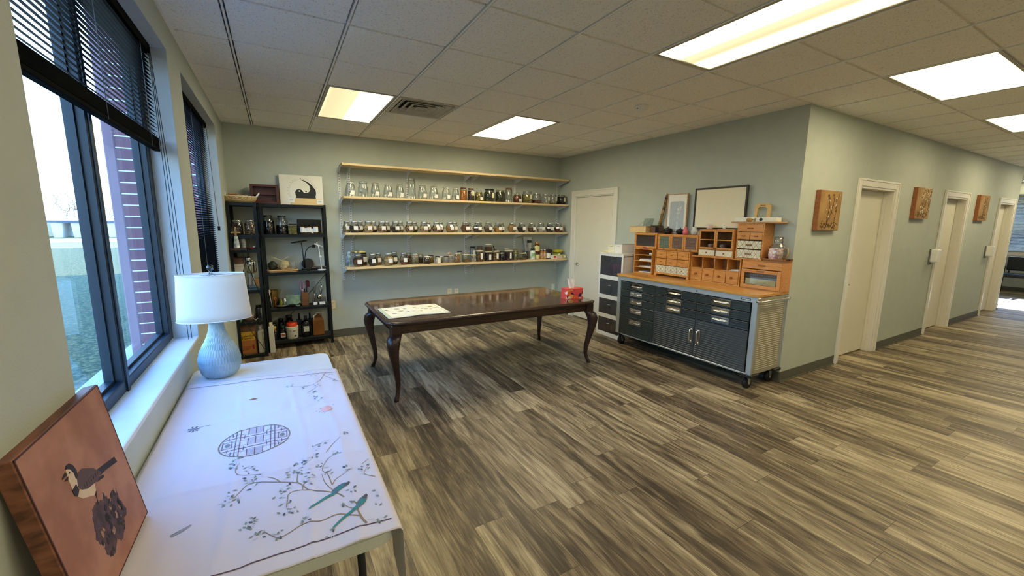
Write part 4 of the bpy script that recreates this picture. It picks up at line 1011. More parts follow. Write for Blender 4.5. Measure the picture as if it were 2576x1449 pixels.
b.tube([(-.03, -HW+.0, .893), (-.02, yb, .893), (.02, yb, .893), (DP-.08, yb, .893), (DP-.05, yb, .893), (DP-.04, -HW, .893)], .013, 10)
b.box(-.004, -HW-.003, .865, .04, -HW+.0, .925)
mk('push_handle', b, CHROME, o)
b = B()
for s in (-1, 1):
    for x0, x1 in ((-.02, .12), (DP-.13, DP+.0)):
        ya, yb_ = (s*(HW+.018), s*(HW-.10)); b.box(x0, min(ya, yb_), .135, x1, max(ya, yb_), .162, bev=.004)
mk('corner_bumper', b, BLKPL, o)
for s in (-1, 1):
    for x in (.055, DP-.085):
        yc = s*(HW-.06); b = B()
        b.lathe([(.02, -.02), (.052, -.018), (.056, 0), (.052, .018), (.02, .02)], 24, M=TR(x, yc, .057, rx=rad(90)))
        w_ = mk('caster', b, mat('black_rubber', '101012', .6), o)
        c = B().prism([(-.032, .135), (.032, .135), (.012, .045), (-.012, .045)], -.026, -.022, M=TR(x, yc, 0, rx=rad(90)) ).prism([(-.032, .135), (.032, .135), (.012, .045), (-.012, .045)], .022, .026, M=TR(x, yc, 0, rx=rad(90)))
        c.box(x-.03, yc-.028, .128, x+.03, yc+.028, .136).cyl(.006, -.03, .03, 10, M=TR(x, yc, .057, rx=rad(90)))
        mk('caster_fork', c, STEEL, w_)

# ============================================================ the little bamboo cabinets standing on it
TOPZ = 0.955; XF, XBK = 4.235, 4.398
def carc(name, label, y0, y1, z0, z1, xf=XF, t=.012, back=True, cat='small cabinet', group='bamboo cabinets on the workbench'):
    o = thing(name, (xf, (y0+y1)/2, z0), label, cat, group); w, h, D = (y1-y0)/2, z1-z0, XBK-xf
    b = B().box(0, -w, 0, D, -w+t, h, bev=.0015).box(0, w-t, 0, D, w, h, bev=.0015)
    b.box(0, -w, h-t, D, w, h, bev=.0015).box(0, -w, 0, D, w, t)
    mk('carcass', b, BAMB, o)
    if back: mk('back_panel', B().box(D-.006, -w+t, t, D-.001, w-t, h-t), BAMBI, o)
    return o, w, h, D
def woodpull(x, y, z, l=.05): return B().box(x-.012, y-l/2, z-.006, x, y+l/2, z+.006, bev=.004, seg=2)
WPUL = wood('wood_pull', 'A8602A', '8A4A1E', .4)
RATT = None
def weave_mat(name, c1, c2, s=95):
    if name in _M: return _M[name]
    m, t, n, L, b_ = base(name)
    tc = n.new('ShaderNodeTexCoord'); mp = n.new('ShaderNodeMapping'); L.new(tc.outputs['Object'], mp.inputs[0]); mp.inputs['Rotation'].default_value = (rad(45), 0, 0); mp.inputs['Scale'].default_value = (0, s, s)
    ck = n.new('ShaderNodeTexChecker'); ck.inputs['Scale'].default_value = 1; L.new(mp.outputs[0], ck.inputs[0]); ck.inputs[1].default_value = lin(c1); ck.inputs[2].default_value = lin(c2)
    L.new(ck.outputs[0], b_.inputs['Base Color']); b_.inputs['Roughness'].default_value = .5; _M[name] = m; return m
def diamonds(b, y0, y1, z0, z1, n_, x=-.0022, mi=0):
    """wire diamond trellis on a pale front"""
    for k in range(n_):
        cy = y0+(y1-y0)*(k+.5)/n_; hw, hh = (y1-y0)/n_/2, (z1-z0)/2
        pts = [(cy-hw, (z0+z1)/2), (cy, z1), (cy+hw, (z0+z1)/2), (cy, z0)]
        for i in range(4):
            p, q = pts[i], pts[(i+1) % 4]; b.tube([(x, p[0], p[1]), (x, q[0], q[1])], .0013, 4, mi)
        b.tube([(x, cy-hw*.5, (z0+z1)/2), (x, cy, (z0+z1)/2+hh*.5), (x, cy+hw*.5, (z0+z1)/2), (x, cy, (z0+z1)/2-hh*.5), (x, cy-hw*.5, (z0+z1)/2)], .0009, 4, mi)
PALEF = mat('ivory_drawer_front', 'E2D8BE', .6, var=.04); TREL = mat('dark_green_trellis', '4A5A4C', .5)
CABGL = glass('cabinet_glass', (.90, .88, .84), .7)
# letter rack
o, w, h, D = carc('letter_rack', 'bamboo letter rack with four open shelves of papers, left end of the workbench', 3.652, 3.962, TOPZ, 1.284, xf=4.17, cat='letter rack')
for k in range(1, 4): mk('shelf', B().box(.004, -w+.012, h*k/4-.004, D-.006, w-.012, h*k/4+.002), BAMB, o)
for k, (n_, sl, lab) in enumerate(((3, 0, 'white sheets stacked on the lowest shelf of the letter rack'), (4, .0, 'thin papers on the second shelf of the letter rack'), (8, .03, 'thick sheaf of white papers curling on the third shelf of the letter rack'))):
    b = B(); zz = TOPZ+h*k/4+.0125*(k == 0)+.0025
    for q in range(n_): b.box(4.20+.003*q, 3.675+.008*(q % 3), zz+q*.003, 4.385, 3.90-.006*(q % 2), zz+q*.003+.0018, M=None)
    p = mk('paper_stack', b, [PAPER, PAPER, PAPER][k]); tag(p, lab, 'papers')
p = mk('rolled_paper', B().cyl(.013, 0, .15, 14, M=TR(4.20, 3.69, 1.222, ry=rad(90))).cyl(.011, 0, .15, 14, M=TR(4.20, 3.72, 1.220, ry=rad(90))), mat('pale_mint_roll', 'D8EAE0', .6)); tag(p, 'pale rolled packets on the top shelf of the letter rack', 'packet')
# flip-front cabinet upper left
def flipdoor(o, w, h, name, inset, pane_m, pull_z=.018, t=.026):
    b = B().box(-.014, -w+inset, inset, 0, -w+inset+t, h-inset, bev=.002).box(-.014, w-inset-t, inset, 0, w-inset, h-inset, bev=.002)
    b.box(-.014, -w+inset+t, h-inset-t, 0, w-inset-t, h-inset, bev=.002).box(-.014, -w+inset+t, inset, 0, w-inset-t, inset+t, bev=.002)
    d = mk(name, b, BAMB, o)
    mk('pane', B().box(-.008, -w+inset+t, inset+t, -.005, w-inset-t, h-inset-t), pane_m, d)
    mk('pull', woodpull(-.014, 0, inset+t*.5, .06), WPUL, d)
    return d
o, w, h, D = carc('bamboo_cabinet', 'bamboo cabinet with one wide reddish window, on top of the letter rack', 3.64, 4.02, 1.2845, 1.49)
flipdoor(o, w, h, 'door', .003, CABGL, t=.028)
mk('woven_lining', B().box(.002, -w+.02, .02, .006, w-.02, h-.02), weave_mat('red_brown_weave', '6E3A2C', '54281E', 120), o)
# three-door
o, w, h, D = carc('bamboo_cabinet', 'bamboo cabinet with three small patterned-glass doors, under the black incense pots', 3.034, 3.634, 1.281, 1.48)
for k, (c1, c2) in enumerate((('5A3A30', '7E685C'), ('4A3028', '84705E'), ('3E4A40', '76867A'))):
    yc = -w+.012+(2*w-.024)*(k+.5)/3; ww = (2*w-.024)/6-.002; t = .022
    b = B().box(-.012, yc-ww, .006, 0, yc-ww+t, h-.006, bev=.002).box(-.012, yc+ww-t, .006, 0, yc+ww, h-.006, bev=.002).box(-.012, yc-ww+t, h-.006-t, 0, yc+ww-t, h-.006, bev=.002).box(-.012, yc-ww+t, .006, 0, yc+ww-t, .006+t, bev=.002)
    d = mk('door', b, BAMB, o)
    mk('pane', B().box(-.007, yc-ww+t, .006+t, -.004, yc+ww-t, h-.006-t), weave_mat('door_weave_%s' % 'abc'[k], c1, c2, 100), d)
    mk('pull', woodpull(-.012, yc, .016, .018), WPUL, d)
# six drawers
o, w, h, D = carc('bamboo_drawer_chest', 'bamboo chest of six plain small drawers over three trellis-patterned ones', 3.125, 3.628, TOPZ+.035, 1.279, xf=4.20, cat='drawer chest')
mk('feet', B().box(0, -w, -.035, D, -w+.03, 0).box(0, w-.03, -.035, D, w, 0).box(0, -w+.03, -.012, .012, w-.03, 0), BAMB, o)
for r_ in range(3):
    for c_ in range(3):
        y0_ = -w+.014+(2*w-.028)*c_/3; y1_ = -w+.014+(2*w-.028)*(c_+1)/3-.006
        z1_ = h-.014-(.088 if r_ == 1 else 0)-(.176 if r_ == 2 else 0); z0_ = z1_-.082 if r_ < 2 else .012
        if r_ < 2:
            d = mk('drawer', B().box(-.004, y0_, z0_, .01, y1_, z1_, bev=.002), BAMB, o)
            mk('knob', B().tube([(-.004, (y0_+y1_)/2-.012, (z0_+z1_)/2), (-.014, (y0_+y1_)/2-.008, (z0_+z1_)/2), (-.014, (y0_+y1_)/2+.008, (z0_+z1_)/2), (-.004, (y0_+y1_)/2+.012, (z0_+z1_)/2)], .0025, 6), GOLDL, d)
        else:
            d = mk('drawer', B().box(-.002, y0_, z0_, .01, y1_, z1_, bev=.001), PALEF, o)
            b = B(); m_ = (z0_+z1_)/2; diamonds(b, y0_, y1_, m_, z1_, 3); diamonds(b, y0_, y1_, z0_, m_, 3); mk('trellis', b, TREL, d)
            mk('knob', B().ball(.006, M=TR(-.010, (y0_+y1_)/2, m_)), GOLDL, d)
# four cubbies, four drawers
o, w, h, D = carc('bamboo_cubby', 'bamboo unit of four open cubbies above four square drawers with round knobs', 2.520, 3.120, TOPZ, 1.246, xf=4.225, cat='drawer chest')
mk('divider', B().box(.002, -w+.012, .148, D-.006, w-.012, .156), BAMB, o)
for c_ in range(1, 4): mk('divider', B().box(.002, -w+2*w*c_/4-.004, .012, D-.006, -w+2*w*c_/4+.004, h-.012), BAMB, o)
for c_ in range(4):
    y0_ = -w+.012+(2*w-.024)*c_/4+.004; y1_ = -w+.012+(2*w-.024)*(c_+1)/4-.004
    d = mk('drawer', B().box(-.003, y0_, .015, .012, y1_, .146, bev=.002), BAMB, o)
    mk('knob', B().lathe([(.006, 0), (.006, .01), (.013, .018), (.012, .026), (0.002, .03)], 14, M=TR(-.003, (y0_+y1_)/2, .085, ry=rad(-90))), WPUL, d)
p = mk('paper_stack', B().box(4.24, 2.55, 1.113, 4.38, 2.65, 1.117).box(4.235, 2.545, 1.118, 4.37, 2.64, 1.121).box(4.25, 2.56, 1.122, 4.37, 2.635, 1.126), PAPER); tag(p, 'small white papers in the rightmost open cubby', 'papers')
# glass-door cabinet with cups
o, w, h, D = carc('bamboo_cabinet', 'bamboo cabinet with two four-pane glass doors showing cups, over two trellis drawers', 2.612, 3.030, 1.2465, 1.549, xf=4.22)
mk('shelf', B().box(.004, -w+.012, .078, D-.006, w-.012, .086), BAMB, o); mk('shelf', B().box(.02, -w+.012, .186, D-.006, w-.012, .192), BAMB, o)
for s in (-1, 1):
    y0_, y1_ = (0.001, w-.004) if s > 0 else (-w+.004, -.001); t = .018
    b = B().box(-.013, y0_, .088, 0, y0_+t, h-.004, bev=.002).box(-.013, y1_-t, .088, 0, y1_, h-.004, bev=.002).box(-.013, y0_+t, .088, 0, y1_-t, .088+t, bev=.002).box(-.013, y0_+t, h-.004-t, 0, y1_-t, h-.004, bev=.002).box(-.011, y0_+t, .184, -.002, y1_-t, .194)
    d = mk('door', b, BAMB, o); mk('pane', B().box(-.006, y0_+t, .088+t, -.004, y1_-t, h-.004-t), CABGL, d)
    mk('pull', woodpull(-.013, (.012 if s > 0 else -.012), .10, .014), WPUL, d)
    d = mk('drawer', B().box(-.003, y0_+.008, .014, .012, y1_-.006, .074, bev=.001), PALEF, o); b = B(); diamonds(b, y0_+.008, y1_-.006, .016, .072, 4); mk('trellis', b, TREL, d)
    mk('knob', B().ball(.008, M=TR(-.012, (y0_+y1_)/2, .044)), WPUL, d)
for y, l in ((2.93, 'left clear cup with pink print behind the cabinet glass'), (2.79, 'right clear cup with pink print behind the cabinet glass')):
    p = thing('glass_cup', (4.30, y, 1.3335), l, 'cup', 'clear cups in the glass-door cabinet')
    mk('cup_body', B().lathe([(.022, 0), (.034, .01), (.040, .035), (.034, .062)], 20, cap=False), glass('cup_glass', (.95, .95, .95), .8), p)
    mk('pink_flower_print', B().lathe([(.0345, .012), (.0408, .035), (.037, .052)], 20, cap=False, M=Matrix.Diagonal((1, .8, 1, 1))), mat('pink_white_print', 'E8D4D6', .5, col2='C88A94', vs=90), p)
    mk('handle', B().tube([(0, -.034, .05), (0, -.056, .048), (0, -.060, .03), (0, -.05, .016), (0, -.034, .014)], .004, 8), glass('cup_glass', (.95, .95, .95), .8), p)
# bread box
o, w, h, D = carc('bread_box', 'bamboo bread box with a drawer and flip-up window, right end of the workbench', 2.108, 2.512, TOPZ, 1.25, xf=4.235, cat='bread box')
d = mk('drawer', B().box(-.004, -w+.008, .205, .012, w-.008, h-.012, bev=.002), BAMB, o); mk('pull', woodpull(-.004, 0, .243, .075), WPUL, d)
fd = B(); t = .034; y0_, y1_, z0_, z1_ = -w+.006, w-.006, .008, .198
fd.box(-.014, y0_, z0_, 0, y0_+t, z1_, bev=.002).box(-.014, y1_-t, z0_, 0, y1_, z1_, bev=.002).box(-.014, y0_+t, z0_, 0, y1_-t, z0_+t, bev=.002).box(-.014, y0_+t, z1_-t, 0, y1_-t, z1_, bev=.002)
d = mk('door', fd, BAMB, o); mk('pane', B().box(-.007, y0_+t, z0_+t, -.004, y1_-t, z1_-t), CABGL, d); mk('pull', woodpull(-.014, 0, z1_-.014, .075), WPUL, d)
mk('woven_lining', B().box(.004, -w+.02, .02, .008, w-.02, .19), weave_mat('bread_weave', '6E5A52', '4A3A34', 75), o)
mk('folded_cream_cloth', B().box(-.002, -w+.05, .045, .003, w-.05, .105, bev=.002), mat('pale_yellow_cloth', 'EDE8B8', .9, bump=.3, bs=120), o)
# tall chest
o, w, h, D = carc('bamboo_drawer_chest', 'tall bamboo chest of five drawers, two with trellis fronts, stacked beside the glass jug', 2.315, 2.592, 1.2505, 1.62, xf=4.225, cat='drawer chest')
def dfront(y0_, y1_, z0_, z1_, pale):
    if pale:
        d = mk('drawer', B().box(-.002, y0_, z0_, .01, y1_, z1_, bev=.001), PALEF, o); b = B(); diamonds(b, y0_, y1_, z0_, z1_, 5); mk('trellis', b, TREL, d)
    else: d = mk('drawer', B().box(-.004, y0_, z0_, .01, y1_, z1_, bev=.002), BAMB, o)
    mk('pull', woodpull(-.004, (y0_+y1_)/2, (z0_+z1_)/2, .06 if y1_-y0_ > .2 else .035), WPUL, d)
dfront(-w+.012, w-.012, .285, .355, 0); dfront(-w+.012, -.003, .205, .278, 0); dfront(.003, w-.012, .205, .278, 0); dfront(-w+.016, w-.016, .112, .190, 1); dfront(-w+.016, w-.016, .016, .098, 1)
o = mk('cutting_board', B().box(0, -.237, 0, .185, .237, .016, bev=.006, seg=2), wood('pale_board', 'C4986A', 'A87C50', .5), loc=(4.213, 2.425, 1.6205)); tag(o, 'rounded wooden board lying across the top of the tall bamboo chest', 'board')
o = thing('white_box', (4.30, 2.55, 1.637), 'long low white box on the board, behind the honey jar, left half', 'box'); mk('carton', B().box(-.05, -.10, 0, .05, .10, .046, bev=.002), mat('cream_white_card', 'F0EDE0', .6), o)
o = thing('white_box', (4.31, 2.335, 1.637), 'low white box on the board with a round black spot, under the wooden arch', 'box'); mk('carton', B().box(-.05, -.10, 0, .05, .10, .042, bev=.002), mat('cream_white_card', 'F0EDE0', .6), o)
mk('black_spot', B().cyl(.016, 0, .003, 18, M=TR(-.05, .045, .022, ry=rad(-90))), BLKPL, o)
o = thing('wooden_arch', (4.345, 2.42, 1.683), 'pale wooden arch-shaped stand on the right end of the board', 'wooden stand')
ap_ = [(-.075, 0), (-.078, .10), (-.068, .128), (-.045, .14), (.05, .14), (.074, .125), (.080, .10), (.075, 0), (.048, 0), (.050, .085), (.036, .104), (-.03, .104), (-.046, .085), (-.048, 0)]
mk('arch', B().prism([(-x, z) for x, z in ap_], -.012, .012, M=Matrix(((0, 0, 1, 0), (1, 0, 0, 0), (0, 1, 0, 0), (0, 0, 0, 1)))), wood('arch_birch', 'DDBE84', 'C8A468', .5), o)
mk('carved_marks', B().box(-.014, -.028, .118, -.0118, -.012, .124).box(-.014, -.008, .118, -.0118, .02, .124), mat('burnt_mark', '6A4A28', .7), o)
o = thing('honey_jar', (4.236, 2.485, 1.637), 'small round amber jar lid and spoon in front of the white boxes', 'jar'); mk('jar_body', B().lathe([(.012, 0), (.026, .008), (.028, .022), (.018, .036), (.004, .04)], 18), mat('amber_resin', 'D8B068', .3, col2='A8803C', vs=30), o)
mk('spoon', B().tube([(0, -.03, .022), (0, -.07, .030)], .0035, 6), BLKPL, o)
# glass jug on tray
o = thing('wooden_tray', (4.30, 2.200, 1.2505), 'small rustic wooden tray on top of the bread box, under the glass jug', 'tray')
mk('tray_body', B().prism([(-.085, -.10), (.085, -.10), (.085, .095), (-.085, .095)], 0.0, .014).box(-.091, -.10, .010, -.083, .10, .026, bev=.003).box(.083, -.10, .010, .091, .10, .026, bev=.003), wood('rustic_tray', 'A86C34', '7A4A22', .5), o)
for s in (-1, 1): mk('tray_handle', B().tube([(-.03, s*.092, .010), (-.02, s*.108, .024), (.02, s*.108, .024), (.03, s*.092, .010)], .006, 8), mat('dark_iron', '1E1A18', .5), o)
o = thing('glass_jug', (4.30, 2.210, 1.2650), 'round glass jug with pink flower print and an upturned cup as lid', 'jug'); JGG = glass('jug_glass', (.90, .92, .92), .9)
mk('jug_body', B().lathe([(.05, 0), (.068, .012), (.078, .05), (.077, .095), (.068, .13), (.042, .155), (.036, .165), (.036, .18)], 28, cap=False), JG, o)
mk('flower_print', B().lathe([(.072, .012), (.0795, .045), (.0795, .08), (.072, .112)], 28, cap=False, M=TR(-.004, .012, 0) @ Matrix.Diagonal((1, .72, 1, 1))), mat('pink_flower_print', 'F2ECEA', .5, col2='C9909C', vs=55), o)
mk('jug_handle', B().tube([(0, -.066, .12), (0, -.095, .115), (0, -.105, .08), (0, -.10, .045), (0, -.074, .02)], .0055, 8), mat('amber_handle', 'B89860', .25), o)
mk('glass_cup_lid', B().lathe([(.041, .165), (.040, .17), (.039, .225), (.0, .228)], 24, cap=False), JG, o)

# ------------------------------------------------------------ things on top of the cabinets
o = thing('framed_board', (4.372, 2.92, 1.5495), 'large blank cream board in a black frame leaning behind the cabinets', 'framed board')
fw, fh = .318, .475; b = B()
b.box(-.012, -fw, 0, .008, -fw+.02, fh, bev=.002).box(-.012, fw-.02, 0, .008, fw, fh, bev=.002).box(-.012, -fw, 0, .008, fw, .02, bev=.002).box(-.012, -fw, fh-.02, .008, fw, fh, bev=.002)
mk('frame', b, mat('black_wood_frame', '1E1814', .4), o); mk('blank_panel', B().box(-.006, -fw+.02, .02, .004, fw-.02, fh-.02), mat('cream_panel', 'E8E0C8', .7, var=.02), o)
o = thing('framed_art', (4.365, 3.478, 1.4805), 'narrow framed print of white twigs on pale blue-grey, in a pale wood frame', 'picture')
fw, fh = .148, .497; b = B()
b.box(-.012, -fw, 0, .012, -fw+.011, fh, bev=.002).box(-.012, fw-.011, 0, .012, fw, fh, bev=.002).box(-.012, -fw, 0, .012, fw, .011, bev=.002).box(-.012, -fw, fh-.011, .012, fw, fh, bev=.002)
mk('frame', b, wood('pale_frame', 'C8A882', 'AE8C66', .5), o); mk('mount', B().box(-.004, -fw+.011, .011, .004, fw-.011, fh-.011), PAPER, o)
mk('print', B().prism([(x, z) for x, z in rrect(-.105, .03, .105, .405, .025)], 0, .0012, M=Matrix(((0, 0, -1, -.004), (1, 0, 0, 0), (0, 1, 0, 0), (0, 0, 0, 1)))), mat('blue_grey_print', 'B4BEC8', .8), o)
b = B(); rnd = random.Random(6)
for (a_, c_) in (((-.01, .05), (-.02, .15)), ((-.02, .18), (-.03, .38)), ((-.02, .28), (-.06, .34))):
    b.tube([(-.0062, a_[0], a_[1]), (-.0062, (a_[0]+c_[0])/2+.01, (a_[1]+c_[1])/2), (-.0062, c_[0], c_[1])], .0015, 4)
    for k in range(9):
        t_ = rnd.random(); y = a_[0]+(c_[0]-a_[0])*t_+rnd.uniform(-.025, .025); z = a_[1]+(c_[1]-a_[1])*t_+rnd.uniform(-.01, .01)
        b.prism([(0, 0), (.010, .004), (.022, 0), (.010, -.004)], 0, .0006, M=Matrix(((0, 0, -1, -.0058), (1, 0, 0, y), (0, 1, 0, z), (0, 0, 0, 1))) @ Matrix.Rotation(rnd.uniform(0, 6.28), 4, 'Z'))
mk('white_twigs', b, mat('white_ink', 'F4F4F2', .8), o)
o = thing('bamboo_pole', (4.37, 3.77, 1.4905), 'mottled bamboo pole with a purple band leaning beside the narrow print', 'pole')
mk('pole', B().tube([(0, 0, 0), (-.002, -.030, .11), (-.004, -.068, .25), (-.004, -.132, .495)], [.021, .020, .019, .018], 14), mat('mottled_bamboo', 'B8935C', .5, col2='4E3A22', vs=22), o)
mk('purple_band', B().cyl(.0205, 0, .022, 16, M=TR(-.0035, -.115, .435, rx=rad(14.5))), mat('purple_band', '4A2A4E', .5), o)
o = thing('pine_box', (4.29, 3.955, 1.4905), 'pale pine box with a red lid edge at the far left of the cabinet tops', 'box')
mk('box_body', B().box(-.075, -.125, 0, .075, .155, .075, bev=.002), wood('light_pine', 'E6CB98', 'D2B27A', .55), o); mk('red_lid_edge', B().box(-.076, -.126, .075, .076, .156, .079), mat('red_lid', '9A3A34', .5), o); mk('lid', B().box(-.075, -.125, .079, .075, .155, .084), wood('light_pine', 'E6CB98', 'D2B27A', .55), o)
o = thing('acrylic_stand', (4.30, 3.93, 1.5755), 'empty clear acrylic stand lying on the pine box', 'acrylic stand')
AC = glass('acrylic', (.86, .9, .9), .35)
mk('base_sheet', B().box(-.06, -.08, 0, .06, .10, .004), AC, o); mk('back_sheet', B().box(-.002, -.10, 0, .002, .06, .105, M=TR(.03, 0, .004, ry=.35)), AC, o)
mk('rods', B().tube([(-.05, .07, .004), (.03, -.02, .10)], .003, 6).tube([(-.05, -.05, .004), (.03, -.10, .10)], .003, 6).tube([(.03, -.1, .1), (.03, .05, .1)], .002, 6), AC, o)
o = thing('dark_wood_box', (4.31, 3.715, 1.4905), 'small dark wooden box with a round hole, in front of the bamboo pole', 'box')
mk('box_body', B().box(-.05, -.065, 0, .03, .065, .085, bev=.002), wood('box_brown', '6E5444', '4A3428', .5), o); mk('top_plate', B().box(-.055, -.05, .085, .035, .068, .095), BLKPL, o); mk('hole', B().cyl(.016, 0, .003, 16, M=TR(-.05, -.035, .04, ry=rad(-90))).box(-.0515, -.063, .005, -.0495, -.005, .075), mat('dark_glass', '0C0A0A', .2), o)
for (y, s, l) in ((3.537, .95, 'larger black lidded incense pot, left of the two'), (3.354, .82, 'smaller black lidded incense pot, left of the pink vase')):
    o = thing('incense_pot', (4.292, y, 1.4805), l, 'pot', 'black incense pots')
    BP_ = mat('black_ceramic', '1C1A1A', .22)
    mk('pot_body', B().lathe([(.03*s, 0), (.034*s, .004), (.052*s, .018*s), (.058*s, .036*s), (.054*s, .05*s), (.060*s, .055*s)], 24), BP_, o)
    mk('lid', B().lathe([(.058*s, .056*s), (.052*s, .068*s), (.02*s, .082*s), (.006*s, .086*s), (.011*s, .094*s), (.008*s, .10*s), (.001, .103*s)], 24), BP_, o)
    for sg in (-1, 1): mk('handle', B().tube([(0, sg*.056*s, .034*s), (0, sg*.072*s, .036*s), (0, sg*.072*s, .05*s), (0, sg*.056*s, .05*s)], .005*s, 6), BP_, o)
o = thing('pink_vase', (4.27, 3.262, 1.4805), 'small coral-pink glass vase among the pots', 'vase'); mk('vase_body', B().lathe([(.018, 0), (.030, .012), (.034, .035), (.024, .062), (.017, .074), (.022, .09), (.020, .093)], 22), mat('coral_glass', 'E86A78', .15, coat=.5), o)
o = thing('frosted_vase', (4.28, 3.15, 1.4805), 'pale frosted glass vase right of the pink vase', 'vase'); mk('vase_body', B().lathe([(.02, 0), (.034, .012), (.040, .04), (.030, .066), (.022, .076), (.028, .092), (.026, .095)], 22), mat('frosted_glass', 'D6DAD4', .25, col2='B8BEBA', vs=40), o)
o = thing('glass_globe', (4.28, 2.955, 1.5495), 'round pale pink glass tealight globe above the glass-door cabinet', 'globe'); mk('globe', B().lathe([(.018, 0), (.032, .010), (.038, .03), (.030, .052), (.020, .058)], 20), mat('pale_pink_glass', 'E6D2CC', .15, col2='D0BAB4', vs=40), o)
o = thing('white_figurine', (4.27, 2.77, 1.5565), 'tiny white animal figurine on the right of the glass-door cabinet top', 'figurine')
mk('figure', B().ball(.018, M=TR(0, 0, .018), sc=(1, 1.2, .95)).ball(.011, M=TR(0, .012, .040)).tube([(0, .015, .045), (0, .018, .058)], .003, 6).tube([(0, .008, .045), (0, .006, .058)], .003, 6).tube([(0, -.015, .02), (0, -.028, .032)], .004, 6), mat('white_ceramic', 'F2F0EA', .2), o)
o = mk('wooden_plate', B().box(-.05, -.10, 0, .05, .10, .007, bev=.002), BAMB, loc=(4.27, 2.72, 1.5495)); tag(o, 'thin bamboo board under the white figurine', 'board')

# ============================================================ white tower of see-through drawers, left of the bench
o = thing('plastic_cabinet', (4.03, 4.255, 0), 'tall white plastic storage cabinet with four pairs of smoked doors, left of the workbench', 'cabinet')
w, h, D = .238, 1.185, .34
b = B().box(0, -w, 0, D, -w+.01, h).box(0, w-.01, 0, D, w, h).box(D-.008, -w, 0, D, w, h)
for z0_, z1_ in ((0, .055), (.268, .325), (.545, .60), (.825, .88), (1.155, h)): b.box(0, -w, z0_, D, w, z0_+.012); b.box(0, -w, z0_, .012, w, z1_, bev=.002)
for s in (-1, 1): b.box(0, s*w, 0, .012, s*(w-.032), h, bev=.002)
b.box(-.004, -w-.004, h, D, w+.004, h+.014, bev=.004)
for z0_ in (.09, .36, .64, .92): b.box(.04, -w-.003, z0_, D-.04, -w, z0_+.2, bev=.002)
mk('body', b, mat('white_cabinet_plastic', 'E4E4E4', .4), o)
SMK = glass('smoked_plastic', (.72, .72, .75), .55, rough=.25)
conts = [('8A7A5C', 'B09A78'), ('5A6058', '8A8478'), ('52606A', '3E6A66'), ('C86A9A', '6E5A8A')]
for k, (z0_, z1_) in enumerate(((.058, .266), (.328, .543), (.603, .823), (.883, 1.153))):
    for s in (-1, 1):
        d = mk('door', B().box(.002, min(s*.003, s*(w-.034)), z0_, .006, max(s*.003, s*(w-.034)), z1_), SMK, o)
        mk('knob', B().cyl(.006, 0, .012, 10, M=TR(.002, s*.014, (z0_+z1_)/2+.03, ry=rad(-90))), mat('smoky_knob', '6A5060', .2) if k == 3 else WPL, d)
    mk('contents', B().box(.02, -.185, z0_+.008, .28, -.01, z0_+.11+.02*k, bev=.03, seg=2).box(.02, .01, z0_+.008, .28, .185, z0_+.09+.015*k, 1, bev=.03, seg=2), [mat('contents_a%d' % k, conts[k][0], .8, vs=12, col2=conts[k][1]), mat('contents_b%d' % k, conts[k][1], .8, vs=15, col2='3A3A3A')], o)
TPZ = 1.1992
o = thing('storage_bin', (4.16, 4.19, TPZ), 'white plastic bin with handle slots on the storage cabinet, right one', 'bin'); mk('bin_body', B().box(-.08, -.085, 0, .17, .055, .125, bev=.006), WPL, o); mk('label_slot', B().box(-.082, -.04, .098, -.079, .01, .104), GREYINK, o); mk('lid', B().box(-.085, -.09, .125, .175, .06, .131, bev=.002), mat('pale_grey_lid', 'C8CCCE', .4), o)
o = thing('storage_bin', (4.16, 4.32, TPZ), 'cream plastic bin on the storage cabinet, left of the white one', 'bin'); mk('bin_body', B().box(-.08, -.07, 0, .12, .06, .105, bev=.006), mat('cream_bin', 'EDE9D2', .4), o); mk('label_slot', B().box(-.082, -.04, .085, -.079, .02, .091), GREYINK, o)
o = mk('soap_bar', B().box(-.03, -.05, 0, .03, .05, .024, bev=.010, seg=2), mat('cream_soap', 'E2D8A8', .6), loc=(4.10, 4.425, TPZ)); tag(o, 'cream bar on the left front of the storage cabinet top', 'soap')
o = mk('white_router', B().box(-.02, -.03, 0, .02, .03, .13, bev=.003).box(-.021, .03, 0, -.005, .038, .065, 1), [WPL, BLKPL], loc=(4.33, 4.07, 1.3345)); 
o.location = (4.36, 4.07, TPZ+.0); tag(o, 'upright white device with a black strip behind the white bin', 'device'); o.scale = (1, 1, 2.05)

